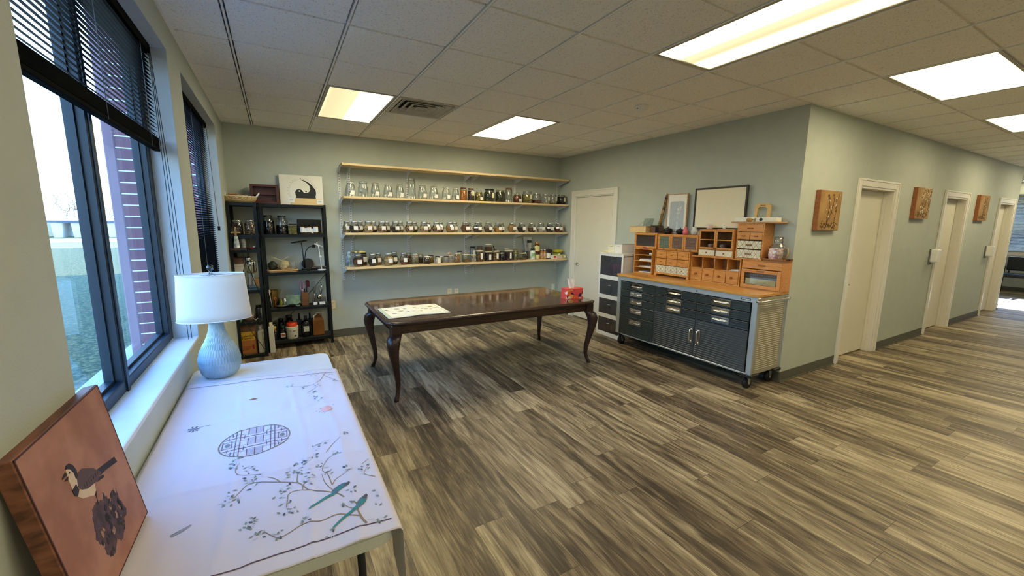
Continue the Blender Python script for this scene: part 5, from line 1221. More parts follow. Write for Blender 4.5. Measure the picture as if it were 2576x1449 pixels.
# ============================================================ wall shelving
SZ = {'top': 2.335, 'upper': 1.921, 'middle': 1.451, 'lower': 0.997}
SHW = wood('pale_shelf_board', 'E6D0A6', 'D6B888', .5, (1.2, 14, 14), 4)
for k, l in (('top', 'empty top board of the wall shelving'), ('upper', 'upper wall shelf board carrying the clear empty jars'), ('middle', 'middle wall shelf board carrying the faceted herb jars'), ('lower', 'lowest wall shelf board with mixed jars, packets and boxes')):
    o = mk('shelf_board', B().box(0, -.15, -.028, 3.60, .125, 0, bev=.002), SHW, loc=(.772, 5.85, SZ[k]))
    if k == 'lower': o.data.transform(Matrix.Diagonal((1, 1, 1, 1)))
    tag(o, l, 'shelf board', 'wall shelf boards')
for x, l in ((.768, 'leftmost slotted wall upright of the shelving'), (.892, 'second slotted wall upright from the left'), (1.674, 'slotted wall upright left of the middle of the shelving'), (2.582, 'left one of the close pair of slotted uprights in the middle'), (2.708, 'right one of the close pair of slotted uprights in the middle'), (3.482, 'slotted wall upright between the middle pair and the corner'), (4.350, 'rightmost slotted wall upright, near the room corner')):
    o = thing('shelf_upright', (x, YB, .80), l, 'shelf upright', 'slotted uprights of the wall shelving')
    b = B().box(-.015, -.012, 0, .015, 0, 1.52, bev=.002)
    mk('channel', b, GREYP, o)
    s = B()
    for k in range(46): s.box(-.0055, -.0128, .015+.0325*k, -.0015, -.0118, .032+.0325*k).box(.0015, -.0128, .015+.0325*k, .0055, -.0118, .032+.0325*k)
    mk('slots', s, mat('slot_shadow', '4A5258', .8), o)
    for kk, zz in SZ.items():
        z = zz-.028-.80
        mk('bracket', B().prism([(-.012, z-.0008), (-.265, z-.0008), (-.265, z-.012), (-.02, z-.075), (-.012, z-.075)], -.0025, .0025, M=Matrix(((0, 0, 1, 0), (1, 0, 0, 0), (0, 1, 0, 0), (0, 0, 0, 1)))).box(-.007, -.262, z-.005, .007, -.012, z-.0008), GREYP, o)

# ------------------------------------------------------------ jars
SILV = mat('silver_lid', 'C4C8CA', .25, .85, var=.1); LABL = mat('jar_label', 'F2F0F0', .7, var=.04, vs=40); LABC = mat('cream_label', 'ECE6C8', .7, var=.04)
HB = {
 'bark': ('6E4630', '8E5E3C', '4A2C20'), 'pale': ('D8C49A', 'B89868', '8E6C44'), 'dark': ('2E2220', '48322A', '1C1414'), 'mix': ('C8A878', '6E3A2A', '3A2A1E'),
 'red': ('7A3A28', '9A5638', '4E221A'), 'olive': ('8E8438', '6A642C', 'AC9C4C'), 'green': ('3C4226', '565A34', '22281A'), 'gold': ('C89428', 'A87418', 'E0B048'),
 'orange': ('D88420', 'C06A14', 'EAA03C'), 'black': ('141418', '1E1E24', '0C0C10'), 'seed': ('C0B492', '9A8E70', '746A50'), 'nut': ('B88850', '94683C', 'D0A468'),
 'purple': ('4A3038', '38242C', '6A4A4E'), 'white': ('E8E0DC', 'D8C8C4', 'C8B8B0'), 'tan': ('A8824E', '8E6C3E', 'C09C62'), 'brown': ('58402C', '3E2C20', '70543A')}
def HM(k): return herb('herbs_'+k, *HB[k], scale=110 if k in ('nut', 'seed', 'orange', 'gold') else 75)
DESC = {'bark': 'reddish bark slices', 'pale': 'pale root slices', 'dark': 'dark brown roots', 'mix': 'mixed tan pieces', 'red': 'red-brown chips', 'olive': 'olive-yellow buds', 'green': 'dark green leaves', 'gold': 'yellow flowers', 'orange': 'orange petals', 'black': 'black pieces', 'seed': 'pale seed heads', 'nut': 'brown nuts', 'purple': 'purple-black berries', 'white': 'whitish slices', 'tan': 'tan powdery pieces', 'brown': 'brown twigs'}
def hexjar(x, y, z, r, h, kind, label, fill=.62, group=None, lab=True, lid=SILV, rot=0.0, lc=None):
    o = thing('herb_jar', (x, y, z), label, 'jar', group, rz=rot)
    pr = [(.60, 0), (.64, .02), (.97, .36), (1.0, .44), (.93, .54), (.62, .76), (.60, .84)]
    ph = pi/8
    mk('jar_glass', B().lathe([(a*r, c*h) for a, c in pr], 8, smooth=False, cap=False, ph=ph), JG, o)
    def ra(t):
        for (a, c), (a2, c2) in zip(pr, pr[1:]):
            if c <= t <= c2: return a+(a2-a)*(t-c)/(c2-c)
        return .6
    q = [(ra(t)*.955*r, max(.002, t*h)) for t in (0, .02, .2, .36, .44, .54, fill) if t <= fill]
    if q[-1][1] < fill*h-1e-4: q.append((ra(fill)*.95*r, fill*h))
    mk('contents', B().lathe(q, 8, smooth=False, ph=ph), HM(kind), o)
    mk('lid', B().lathe([(.60*r, .82*h), (.66*r, .83*h), (.66*r, .97*h), (.60*r, h)], 20), lid, o)
    if lab: mk('label', B().box(-.34*r, -.0006, -.17*h, .42*r, .0006, .15*h, M=TR(.06*r, -.955*r, .43*h, rx=-.05)), lc or LABL, o)
    return o
def roundjar(x, y, z, r, h, kind, label, fill=.8, lid='silver', lab=None, group=None, name='herb_jar', sq=False, top=.86, shoulder=.80):
    o = thing(name, (x, y, z), label, 'jar', group)
    seg, ph, sm = (24, 0, True) if not sq else (4, pi/4, False); k = 1.0 if not sq else 1.30
    nr = .80 if not sq else .98
    mk('jar_glass', B().lathe([(.9*r*k, 0), (r*k, .04*h), (r*k, shoulder*h), (nr*r*k, top*h), (nr*r*k, .93*h)], seg, smooth=sm, cap=False, ph=ph), JG, o)
    if kind: mk('contents', B().lathe([(.86*r*k, .003), (.95*r*k, .05*h), (.95*r*k, max(.06, min(shoulder, fill))*h), (.80*r*k if fill > shoulder-.05 else .94*r*k, fill*h)], seg, smooth=sm, ph=ph), HM(kind), o)
    L = {'silver': SILV, 'wood': wood('brown_wood_lid', '6E4A30', '4E3220', .45), 'black': BLKPL, 'cream': mat('cream_lid', 'D8CFB8', .5), 'purple': mat('plum_lid', '3A2030', .4), 'white': WPL, 'blue': mat('navy_lid', '1E2A40', .4), 'glass': JG, 'olive': mat('olive_lid', '8A845C', .5)}[lid]
    rr = (.86 if not sq else 1.02)*r*k
    mk('lid', B().lathe([(rr*.96, .90*h), (rr, .91*h), (rr, .99*h), (rr*.94, h)], seg, smooth=sm, ph=ph), L, o)
    if lab: w_, zc, hh, m_ = lab; mk('label', B().box(-w_*r, -.0006, -hh*h, w_*r, .0006, hh*h, M=TR(.28*r, -(1.0 if not sq else .925)*r*(.99 if not sq else 1), zc*h, rz=0 if sq else .25)), m_, o)
    return o
def clampjar(x, y, z, r, h, kind, label, fill=.0, lab=True, group=None):
    o = thing('clamp_jar', (x, y, z), label, 'jar', group)
    mk('jar_glass', B().lathe([(.82*r, 0), (r, .05*h), (r, .45*h), (.9*r, .66*h), (.70*r, .82*h), (.70*r, .86*h)], 24, cap=False), JG, o)
    if fill: mk('contents', B().lathe([(.8*r, .003), (.95*r, .06*h), (.95*r, min(.5, fill)*h), (.86*r if fill > .5 else .94*r, fill*h)], 24), HM(kind), o)
    mk('glass_lid', B().lathe([(.78*r, .87*h), (.80*r, .89*h), (.72*r, .96*h), (.3*r, .985*h), (.05*r, h)], 20, cap=False), JG, o)
    mk('wire_clamp', B().tube([(.74*r*cos(a), .74*r*sin(a), .855*h) for a in [2*pi*k/20 for k in range(21)]], .0022, 5).tube([(-.2*r, -.76*r, .70*h), (-.22*r, -.86*r, .80*h), (-.1*r, -.80*r, .90*h), (.1*r, -.80*r, .90*h), (.22*r, -.86*r, .80*h), (.2*r, -.76*r, .70*h)], .0022, 5), CHROME, o)
    mk('rubber_ring', B().lathe([(.74*r, .863*h), (.79*r, .866*h), (.79*r, .878*h), (.74*r, .88*h)], 24), mat('white_rubber_seal', 'E4E4DE', .6), o)
    if lab: mk('label', B().box(-.42*r, -.0006, -.13*h, .42*r, .0006, .13*h, M=TR(.3*r, -.965*r, .25*h, rz=.3)), LABL, o)
    return o
# upper shelf, left to right
ZU = SZ['upper']+.0005; YU = 5.80; G1 = 'clear empty clamp jars on the upper wall shelf'
ordw = ['leftmost', 'second from the left', 'third from the left', 'fourth from the left', 'fifth from the left']
for k, (x, d_, h) in enumerate(((.875, .118, .200), (1.191, .118, .196), (1.359, .116, .192), (1.52, .108, .190))):
    clampjar(x, YU, ZU, d_/2, h, None, 'empty clear clamp-lid jar on the upper wall shelf, %s' % (ordw[0], ordw[2], ordw[3], ordw[4])[k], group=G1)
roundjar(1.034, YU, ZU, .062, .197, None, 'empty clear jar with a flat screw lid, second on the upper wall shelf', lid='glass', group=G1, shoulder=.62, top=.78)
roundjar(1.684, YU, ZU, .055, .282, None, 'tallest narrow empty clear jar on the upper wall shelf, beside the second bracket', lid='glass', group=G1, shoulder=.84, top=.88)
for k, (x, d_, h) in enumerate(((1.842, .124, .195), (2.008, .124, .194), (2.197, .122, .191), (2.344, .108, .194))):
    clampjar(x, YU, ZU, d_/2, h, None, 'empty clear clamp-lid jar, %s right of the tall narrow jar' % ('first', 'second', 'third', 'fourth and last')[k], group=G1)
roundjar(2.47, YU, ZU, .052, .195, 'orange', 'wood-lidded jar full of orange petals on the upper wall shelf', lid='wood', top=.89, shoulder=.86)
roundjar(2.595, YU, ZU, .051, .190, 'brown', 'wood-lidded jar of dark brown pieces with a cream label, right of the orange one', lid='wood', lab=(.34, .62, .19, LABC), top=.89, shoulder=.86)
clampjar(2.726, YU, ZU, .061, .166, 'olive', 'clamp jar of olive-green pods with a cream label on the upper shelf', fill=.72, lab=True)
roundjar(2.905, YU, ZU, .083, .191, 'green', 'wide jar of dark green leaves with a cream label on the upper shelf', lid='black', lab=(.24, .5, .2, LABC), fill=.8, shoulder=.7, top=.84)
roundjar(3.094, YU, ZU, .078, .190, 'green', 'wide jar of dark green leaves without a label, beside the labelled one', lid='olive', fill=.82, shoulder=.7, top=.84)
roundjar(3.25, YU, ZU, .055, .228, None, 'tall empty jar with a brown wooden lid on the upper shelf', lid='wood', top=.89, shoulder=.85)
clampjar(3.409, YU, ZU, .068, .164, 'red', 'clamp jar of red-brown flakes with a cream label on the upper shelf', fill=.7)
roundjar(3.599, YU, ZU, .084, .186, 'olive', 'wide clear jar of green-yellow leaves on the upper shelf, right of the red-brown one', lid='glass', lab=(.24, .55, .18, LABC), fill=.72, shoulder=.72)
roundjar(3.782, YU, ZU, .074, .167, 'red', 'silver-lidded jar a quarter full of red-brown powder on the upper shelf', fill=.32, shoulder=.68)
roundjar(3.964, YU, ZU, .068, .161, 'white', 'silver-lidded jar with a little whitish content, left of two labelled twins', fill=.16, lab=(.3, .5, .2, LABC), shoulder=.68)
roundjar(4.118, YU, ZU, .066, .164, 'olive', 'silver-lidded nearly empty labelled jar, second from the right on the upper shelf', fill=.12, lab=(.3, .5, .2, LABC), shoulder=.68)
roundjar(4.285, YU, ZU, .076, .161, 'black', 'blue-black filled jar at the right end of the upper shelf', fill=.80, lab=(.26, .5, .2, LABC), lid='silver', shoulder=.74)
# middle shelf
ZM = SZ['middle']+.0005; G2 = 'faceted herb jars on the middle wall shelf'
FX = [0.898, 1.076, 1.256, 1.44, 1.635, 1.845, 2.034, 2.244, 2.491, 2.693, 2.877, 3.046, 3.306, 3.485, 3.682, 3.86, 4.043, 4.225]
FK = ['dark', 'pale', 'mix', 'dark', 'mix', 'pale', 'mix', 'nut', 'bark', 'purple', 'brown', 'gold', 'tan', 'dark', 'bark', 'white', 'purple', 'red']
FF = [.6, .7, .58, .5, .66, .62, .6, .62, .74, .48, .5, .5, .76, .55, .5, .38, .5, .48]
BX = [0.824, 0.99, 1.168, 1.350, 1.538, 1.744, 1.945, 2.140, 2.37, 2.595, 2.787, 3.18, 4.135]
BK = ['pale', 'brown', 'dark', 'bark', 'pale', 'green', 'seed', 'purple', 'pale', 'seed', 'seed', 'black', 'olive']
nums = ['first', 'second', 'third', 'fourth', 'fifth', 'sixth', 'seventh', 'eighth', 'ninth', 'tenth', 'eleventh', 'twelfth', 'thirteenth', 'fourteenth', 'fifteenth', 'sixteenth', 'seventeenth', 'last']
for i, (x, k) in enumerate(zip(FX, FK)):
    nb = '%s in front row' % nums[i]
    hexjar(x, 5.775, ZM, .076 if i > 7 else .070, .152, k, 'faceted jar of %s, middle shelf, %s from the left' % (DESC[k], nb) if i < 17 else 'faceted jar of red-brown chips, middle shelf, rightmost in front row', FF[i], G2, rot=0.0)
bn = ['first', 'second', 'third', 'fourth', 'fifth', 'sixth', 'seventh', 'eighth', 'ninth', 'tenth', 'eleventh', 'twelfth', 'last']
for i, (x, k) in enumerate(zip(BX, BK)):
    hexjar(x, 5.915, ZM, .060, .150, k, 'half-hidden faceted jar of %s, %s in back row of middle shelf' % (DESC[k], bn[i]), .55, G2)
o = thing('cloth_pouch', (4.335, 5.80, ZM), 'small pale tied pouch at the right end of the middle shelf', 'pouch'); mk('pouch_body', B().ball(.05, M=TR(0, 0, .05), sc=(.8, .7, 1.0), jit=.2), mat('pale_pouch', 'C8B8A8', .6, col2='8E7868', vs=20), o); mk('tied_neck', B().lathe([(.010, .09), (.014, .10), (.022, .125), (.018, .13)], 12), mat('pale_pouch', 'C8B8A8', .6), o)
# lower shelf
ZL = SZ['lower']+.0005; G3 = 'jars on the lowest wall shelf'
def bag(name, x, y, z, sx_, sy_, sz_, m, label, cat='packet', jit=.18, seed=1, rz=0, twist=None):
    o = thing(name, (x, y, z), label, cat, rz=rz)
    mk('bag_body', B().ball(1, M=TR(0, 0, sz_) @ Matrix.Diagonal((sx_, sy_, sz_, 1)), jit=jit, seed=seed, u=24, v=16), m, o)
    return o
CELLO = mat('cellophane_grey', 'A8C0CC', .2, col2='5E7480', vs=25)
bag('cellophane_bag', .822, 5.87, ZL, .035, .04, .105, CELLO, 'upright bluish cellophane bag at the left end of the lowest shelf', seed=3)
hexjar(.925, 5.785, ZL, .074, .165, 'bark', 'faceted jar of reddish bark, first in the front row of the lowest shelf', .68, G3)
roundjar(1.02, 5.915, ZL, .043, .175, 'dark', 'jar with a dark lid standing behind the first two jars of the lowest shelf', lid='black', lab=(.6, .5, .2, LABL))
o = bag('seed_packet', .945, 5.86, ZL+.170, .10, .055, .022, mat('gold_foil_packet', 'D8CC8C', .25, col2='4A4430', vs=18), 'crumpled gold and clear packet lying across the first jars of the lowest shelf', seed=7)
hexjar(1.113, 5.785, ZL, .066, .170, 'black', 'faceted jar of black pieces, second in the front row of the lowest shelf', .55, G3)
hexjar(1.215, 5.905, ZL, .060, .172, 'nut', 'faceted jar of golden-brown pieces behind the black-filled jar, lowest shelf', .66, G3)
hexjar(1.33, 5.785, ZL, .078, .172, 'pale', 'faceted jar of pale curled slices on the lowest shelf', .74, G3)
hexjar(1.435, 5.91, ZL, .066, .178, 'green', 'faceted jar of dark green herb behind the pale-slice jar, lowest shelf', .66, G3)
hexjar(1.542, 5.785, ZL, .064, .172, 'red', 'faceted jar a third full of red pieces on the lowest shelf', .40, G3)
roundjar(1.645, 5.905, ZL, .042, .160, 'mix', 'straight glass jar of speckled pieces half hidden on the lowest shelf', lid='glass', fill=.8)
clampjar(1.701, 5.775, ZL, .050, .166, 'seed', 'clamp-lid jar full of pale seed heads on the lowest shelf', fill=.8, lab=False)
roundjar(1.815, 5.89, ZL, .044, .143, 'dark', 'jar of dark pieces with an olive lid, behind the pale seed jar', lid='olive', fill=.62)
roundjar(1.88, 5.775, ZL, .048, .113, 'brown', 'short cream-lidded jar of brown twigs on the lowest shelf', lid='cream', fill=.72, shoulder=.82, top=.86)
roundjar(1.975, 5.89, ZL, .045, .113, 'olive', 'short jar with a black lid behind the twig jar, lowest shelf', lid='black', fill=.7)
roundjar(2.036, 5.775, ZL, .038, .110, 'white', 'small white-labelled jar with a plum lid on the lowest shelf', lid='purple', lab=(.7, .42, .36, PAPER), fill=.6)
roundjar(2.125, 5.89, ZL, .034, .095, 'seed', 'tiny pale jar standing behind the white-labelled one, lowest shelf', lid='white', fill=.6)
roundjar(2.176, 5.775, ZL, .046, .104, 'gold', 'low jar with a dark lid and a thin yellow layer, lowest shelf', lid='purple', fill=.12)
roundjar(2.283, 5.885, ZL, .038, .106, 'white', 'square clear canister near the middle of the lowest shelf', lid='cream', fill=.4, sq=True)
roundjar(2.352, 5.78, ZL, .047, .140, 'nut', 'clear jar full of golden nuts on the lowest shelf', lid='cream', fill=.8)
o = bag('dried_flower_bunch', 2.268, 5.885, ZL+.107, .03, .025, .020, mat('rust_flowers', 'B0683C', .8, col2='E0D8D0', vs=60), 'small pile of rust and white flowers on the square clear canister', seed=9, cat='flowers')
roundjar(2.45, 5.915, ZL, .046, .168, None, 'empty clear jar with a dark lid behind the nuts, lowest shelf', lid='black')
roundjar(2.496, 5.785, ZL, .046, .122, 'tan', 'low square cream-lidded canister a third full of tan slices, lowest shelf', lid='cream', fill=.4, sq=True)
roundjar(2.612, 5.785, ZL, .044, .112, 'white', 'low square canister of pinkish-white pieces on the lowest shelf', lid='cream', fill=.5, sq=True)
roundjar(2.672, 5.93, ZL, .044, .230, 'white', 'tall white-labelled clear jar with dark lid at the back of the lowest shelf', lid='black', fill=.3, lab=(.4, .5, .25, PAPER))
roundjar(2.73, 5.785, ZL, .047, .176, 'mix', 'tall square canister of mixed tan slices with a white label, lowest shelf', lid='cream', fill=.82, sq=True, lab=(.36, .5, .26, PAPER))
roundjar(2.80, 5.93, ZL, .044, .227, 'bark', 'tall jar with a brown lid at the back of the lowest shelf', lid='wood', fill=.85)
roundjar(2.878, 5.785, ZL, .049, .162, 'purple', 'square canister of purple-black pieces with another canister stacked on it', lid='cream', fill=.8, sq=True, lab=(.36, .42, .26, PAPER))
roundjar(2.882, 5.785, ZL+.1635, .046, .105, 'brown', 'clear square canister of dark pieces stacked on top of another on the lowest shelf', lid='cream', fill=.6, sq=True)
roundjar(3.008, 5.785, ZL, .050, .166, 'mix', 'square canister of mixed slices with a black scoop on its lid, lowest shelf', lid='cream', fill=.78, sq=True, lab=(.34, .5, .24, PAPER))
o = thing('black_scoop', (3.00, 5.78, ZL+.1665), 'black plastic scoop lying on a canister lid on the lowest shelf', 'scoop'); mk('bowl', B().lathe([(.012, 0), (.03, .003), (.034, .014)], 16), BLKPL, o); mk('handle', B().box(-.008, -.004, .0, .008, .004, .075, bev=.003, M=TR(-.01, 0, .008, ry=-.35)), BLKPL, o)
roundjar(3.128, 5.785, ZL, .050, .150, 'black', 'low jar of shiny black and white pieces with a dark lid, lowest shelf', lid='black', fill=.7)
roundjar(3.248, 5.785, ZL, .052, .166, 'purple', 'tall square canister of dark pieces with narrow white label, right part of lowest shelf', lid='cream', fill=.8, sq=True, lab=(.3, .5, .28, PAPER))
roundjar(3.29, 5.93, ZL, .042, .185, 'tan', 'clear jar with a cream lid at the back right of the lowest shelf', lid='cream', fill=.5)
roundjar(3.385, 5.795, ZL, .046, .158, 'seed', 'jar full of grey-brown flower heads on the lowest shelf', lid='olive', fill=.86)
roundjar(3.46, 5.93, ZL, .044, .170, 'brown', 'dark brown jar behind the grey-brown flower heads', lid='olive', fill=.8)
roundjar(3.516, 5.785, ZL, .048, .115, 'tan', 'clear square canister with a few tan slices at the bottom, lowest shelf', lid='cream', fill=.28, sq=True)
roundjar(3.64, 5.90, ZL, .050, .140, 'brown', 'low jar with a navy lid beside the supplement bottles', lid='blue', fill=.35)
def bottle(x, y, z, r, h, body, cap, lb, label, capr=.8, name='supplement_bottle', caph=.16, group=None):
    o = thing(name, (x, y, z), label, 'bottle', group)
    mk('bottle_body', B().lathe([(.94*r, 0), (r, .02*h), (r, .72*h), (.7*r, (1-caph)*h-.002)], 20), body, o)
    mk('cap', B().lathe([(capr*r, (1-caph)*h-.002), (capr*r, h-.002), (capr*r*.92, h)], 18), cap, o)
    if lb: mk('label', B().lathe([(r*1.015, .10*h), (r*1.015, .62*h)], 20, cap=False), lb, o)
    return o
AMB = mat('amber_glass', '7A4A18', .15, col2='4E2C0E', vs=10)
WGL = mat('green_white_label', 'ECEFE8', .5, col2='7FAE7A', vs=9)
bottle(3.706, 5.775, ZL, .044, .185, WPL, BLKPL, WGL, 'white supplement bottle with green-edged label and dark cap on the lowest shelf', .75)
bottle(3.808, 5.79, ZL, .042, .126, AMB, AMB, mat('yellow_label', 'E8DC9C', .5), 'amber bottle with a pale yellow label, another stacked on it', .95, caph=.14)
bottle(3.803, 5.79, ZL+.1265, .044, .158, AMB, mat('gold_cap', 'B88840', .3, .5), mat('yellow_label', 'E8DC9C', .5), 'upper yellow-labelled amber bottle stacked on the lower one', .9, caph=.2)
for x, l in ((3.90, 'left of two slim spice jars with silver lids and orange contents'), (3.966, 'right of two slim spice jars with silver lids and orange contents')):
    bottle(x, 5.80, ZL, .030, .165, mat('orange_spice', 'C8843C', .4, col2='A0602A', vs=20), SILV, mat('spice_label', 'D8C8A8', .5, col2='B89068', vs=25), l, .92, name='spice_jar', group='slim spice jars')
bottle(4.040, 5.80, ZL, .040, .155, mat('dark_bottle', '24242A', .2), BLKPL, PAPER, 'dark bottle with a white label and black cap beside the red-printed box', .8)
def cbox(name, x, y, z, w_, d_, h_, m, label, extra=None):
    o = thing(name, (x, y, z), label, 'box'); mk('carton', B().box(-w_/2, -d_/2, 0, w_/2, d_/2, h_, bev=.0015), m, o)
    if extra: mk('printed_panel', extra[0], extra[1], o)
    return o
cbox('small_box', 4.135, 5.80, ZL, .115, .10, .060, WPL, 'small white box with a red printed panel on the lowest shelf', (B().box(-.012, -.0512, .012, .042, -.0502, .048), mat('red_print', 'C03A34', .5)))
cbox('small_box', 4.252, 5.80, ZL, .112, .10, .055, mat('pinkish_box', 'D8C4B8', .6), 'small pinkish-cream box between the red-printed and the green box')
cbox('small_box', 4.348, 5.80, ZL, .076, .10, .066, mat('lime_box', 'B0B060', .6), 'small yellow-green box at the right end of the lowest shelf', (B().box(-.01, -.0512, .015, .03, -.0502, .05), WPL))
cbox('small_box', 4.225, 5.81, ZL+.0555, .11, .08, .032, mat('green_box', '8A9C3C', .6), 'flat green box lying on the pinkish box under the yellow bag', (B().box(.0, -.0412, .006, .05, -.0402, .026), WPL))
bag('yellow_snack_bag', 4.27, 5.83, ZL+.088, .105, .065, .035, mat('yellow_foil_bag', 'D8C81E', .25, col2='A8A024', vs=8), 'bright yellow packet lying on the boxes at the right end of the lowest shelf', seed=4, jit=.12)
bag('dark_red_bag', 4.08, 5.93, ZL+.072, .14, .035, .045, mat('dark_red_foil', '5E1E24', .3, col2='241A1E', vs=12), 'dark red and black packet lying behind the yellow one', seed=6, jit=.12)
cbox('small_box', 4.08, 5.93, ZL, .24, .08, .072, mat('dark_green_box', '24382C', .6), 'dark green box at the back under the dark red packet')
o = thing('silver_pouch', (3.64, 5.955, ZL+.141), 'silver stand-up pouch with a dark green label leaning against the wall', 'pouch')
o.location = (3.755, 5.955, ZL)
def pouch(s, t):
    a = 2*pi*s; w_ = .045+.045*t; d_ = .028*(1-t)+.003
    return (w_*cos(a)-.02-.01*t, d_*sin(a)-.0+.012*t, .36*t+.01*sin(2*a)*t)
mk('pouch_body', B().grid(32, 10, pouch), mat('silver_foil', 'C8CCCC', .22, .6, var=.2, vs=12), o)
mk('pouch_label', B().box(-.05, -.016, .27, .03, -.014, .315, bev=.0), mat('deep_green_label', '24382E', .5), o)

# ============================================================ black shelving, left corner
BS = mat('black_shelf_metal', '131C22', .42, .35, var=.2, vs=8); BSH = mat('dark_shelf_panel', '2E3236', .45, .2, var=.15)
def rack(name, x0, x1, y0, y1, zs, label, brace):
    o = thing(name, ((x0+x1)/2, (y0+y1)/2, 0), label, 'shelving unit', 'black metal shelving units'); w, d_ = (x1-x0)/2, (y1-y0)/2
    for sx_ in (-1, 1):
        for sy_ in (-1, 1):
            mk('post', B().box(sx_*w, sy_*d_, 0, sx_*(w-.03), sy_*(d_-.003), 1.80).box(sx_*w, sy_*d_, 0, sx_*(w-.003), sy_*(d_-.03), 1.80).box(sx_*(w+.002), sy_*(d_+.002), 0, sx_*(w-.033), sy_*(d_-.033), .012), BS, o)
    for z in zs:
        mk('shelf', B().box(-w+.003, -d_+.003, z-.008, w-.003, d_-.003, z, 0).box(-w+.003, -d_+.002, z-.034, w-.003, -d_+.006, z-.001, 1).box(-w+.003, d_-.006, z-.034, w-.003, d_-.002, z-.001, 1).box(-w+.002, -d_+.003, z-.034, -w+.006, d_-.003, z-.001, 1).box(w-.006, -d_+.003, z-.034, w-.002, d_-.003, z-.001, 1), [BSH, BS], o)
    for (a_, c_) in brace:
        mk('cross_brace', B().tube([a_, c_], .0035, 6), BS, o)
    return o
AX0, AX1, AY0, AY1 = -.470, -.185, 5.505, 5.995
rack('metal_shelving', AX0, AX1, AY0, AY1, (.035, .43, .80, 1.27, 1.435, 1.795), 'narrow black metal shelving with crossed braces in the left corner, under the woven basket',
     [((-.135, -.25, 1.64), (.135, -.25, .66)), ((.135, -.252, 1.64), (-.135, -.252, .66)), ((-.10, -.25, .50), (.135, -.25, .04))])
BX0, BX1, BY0, BY1 = -.165, .560, 5.745, 6.0
BZ = (.105, .515, .968, 1.432, 1.795)
rack('metal_shelving', BX0, BX1, BY0, BY1, BZ, 'wide black metal shelving against the back wall, under the round black and white emblem board',
     [((-.34, .118, .12), (.34, .118, .9)), ])
b = B()
# on top of the units
TA = 1.7955
o = thing('woven_basket', (-.375, 5.66, TA), 'shallow woven basket with white-tipped handles on top of the black shelving', 'basket')
WV = mat('woven_straw', 'D8C49A', .7, col2='8E6A34', vs=10)
def wv(a, k): return 1+.012*sin(a*60+k*1.4)
mk('basket_body', B().lathe([(.60, 0), (.80, .004), (.9, .02), (.95, .035), (.98, .05), (1, .062), (.97, .064), (.9, .05), (.8, .012), (.2, .010)], 96, M=Matrix.Diagonal((.205, .135, 1.15, 1)), rf=wv), weave_mat('straw_weave', 'DCC89C', '9A7438', 150), o)
mk('rim_braid', B().tube([(.203*cos(a), .134*sin(a), .070+.003*sin(a*30)) for a in [2*pi*k/90 for k in range(91)]], .006, 6), mat('pale_straw', 'E2D6B8', .7), o)
for s in (-1, 1): mk('handle', B().tube([(s*.195, -.05, .065), (s*.222, -.035, .105), (s*.226, 0, .115), (s*.222, .035, .105), (s*.195, .05, .065)], .008, 8), mat('white_cord_handle', 'EFE9DA', .7), o)
o = mk('folded_cloths', B().box(-.09, -.06, .014, .12, .06, .088, bev=.012, seg=2).box(-.07, -.05, .088, .02, .05, .10, 0, bev=.005), mat('tan_cloth', 'C89C68', .8, col2='A87C4C', vs=14), loc=(-.375, 5.66, TA)); tag(o, 'folded tan cloths lying in the woven basket', 'cloth')
o = mk('white_candle', B().cyl(.028, .012, .115, 18), WPL, loc=(-.50+.02, 5.64, TA)); tag(o, 'short white pot standing at the left in the woven basket', 'pot'); o.location = (-.495, 5.66, TA+.006)
o = thing('shadow_box', (-.095, 5.88, TA+.003), 'dark red-brown wooden shadow box with one inner shelf', 'box', rx=-.06)
MH = wood('dark_mahogany', '5E2E26', '3E1A16', .35, (2, 14, 14), 4, coat=.2); b = B()
b.box(-.148, -.04, 0, -.12, .04, .228, bev=.002).box(.12, -.04, 0, .148, .04, .228, bev=.002).box(-.12, -.04, 0, .12, .04, .026, bev=.002).box(-.12, -.04, .202, .12, .04, .228, bev=.002)
mk('box_frame', b, MH, o); mk('back_panel', B().box(-.12, .03, .026, .12, .036, .202), MH, o); mk('inner_shelf', B().box(-.12, -.03, .108, .12, .03, .115), MH, o)
# emblem board: canvas with ring, half black, half white
o = thing('emblem_board', (.312, 5.925, TA+.0015), 'white canvas board with a black and white swirling circle emblem', 'board', rx=-.06)
mk('canvas', B().box(-.245, 0, 0, .245, .018, .372, bev=.002), mat('off_white_canvas', 'EDEAE0', .8, var=.03), o)
MXZ = Matrix(((1, 0, 0, 0), (0, 0, -1, 0), (0, 1, 0, 0), (0, 0, 0, 1)))
def emb(px, py): return ((px-1935)/8.587*.000+ (px-1935)*.000520+.012, (640-py)*.000520+.085)
R_ = .153; cxe, cze = emb(1932, 470)
b = B()
ring = [(cxe+R_*cos(a), cze+R_*sin(a)) for a in [2*pi*k/64 for k in range(65)]]
b.tube([(x, -.0006, z) for x, z in ring], .0008, 4, 2)
bl_ = [emb(*p) for p in ((1905, 200), (1990, 212), (2070, 250), (2140, 315), (2190, 385), (2218, 450), (2224, 520), (2208, 585), (2180, 640), (1810, 638), (1783, 590), (1768, 530), (1772, 480), (1795, 440), (1835, 422), (1880, 424), (1915, 445), (1935, 475), (1955, 498), (1990, 506), (2030, 500), (2068, 478), (2092, 440), (2100, 395), (2092, 350), (2068, 305), (2030, 265), (1980, 230))]
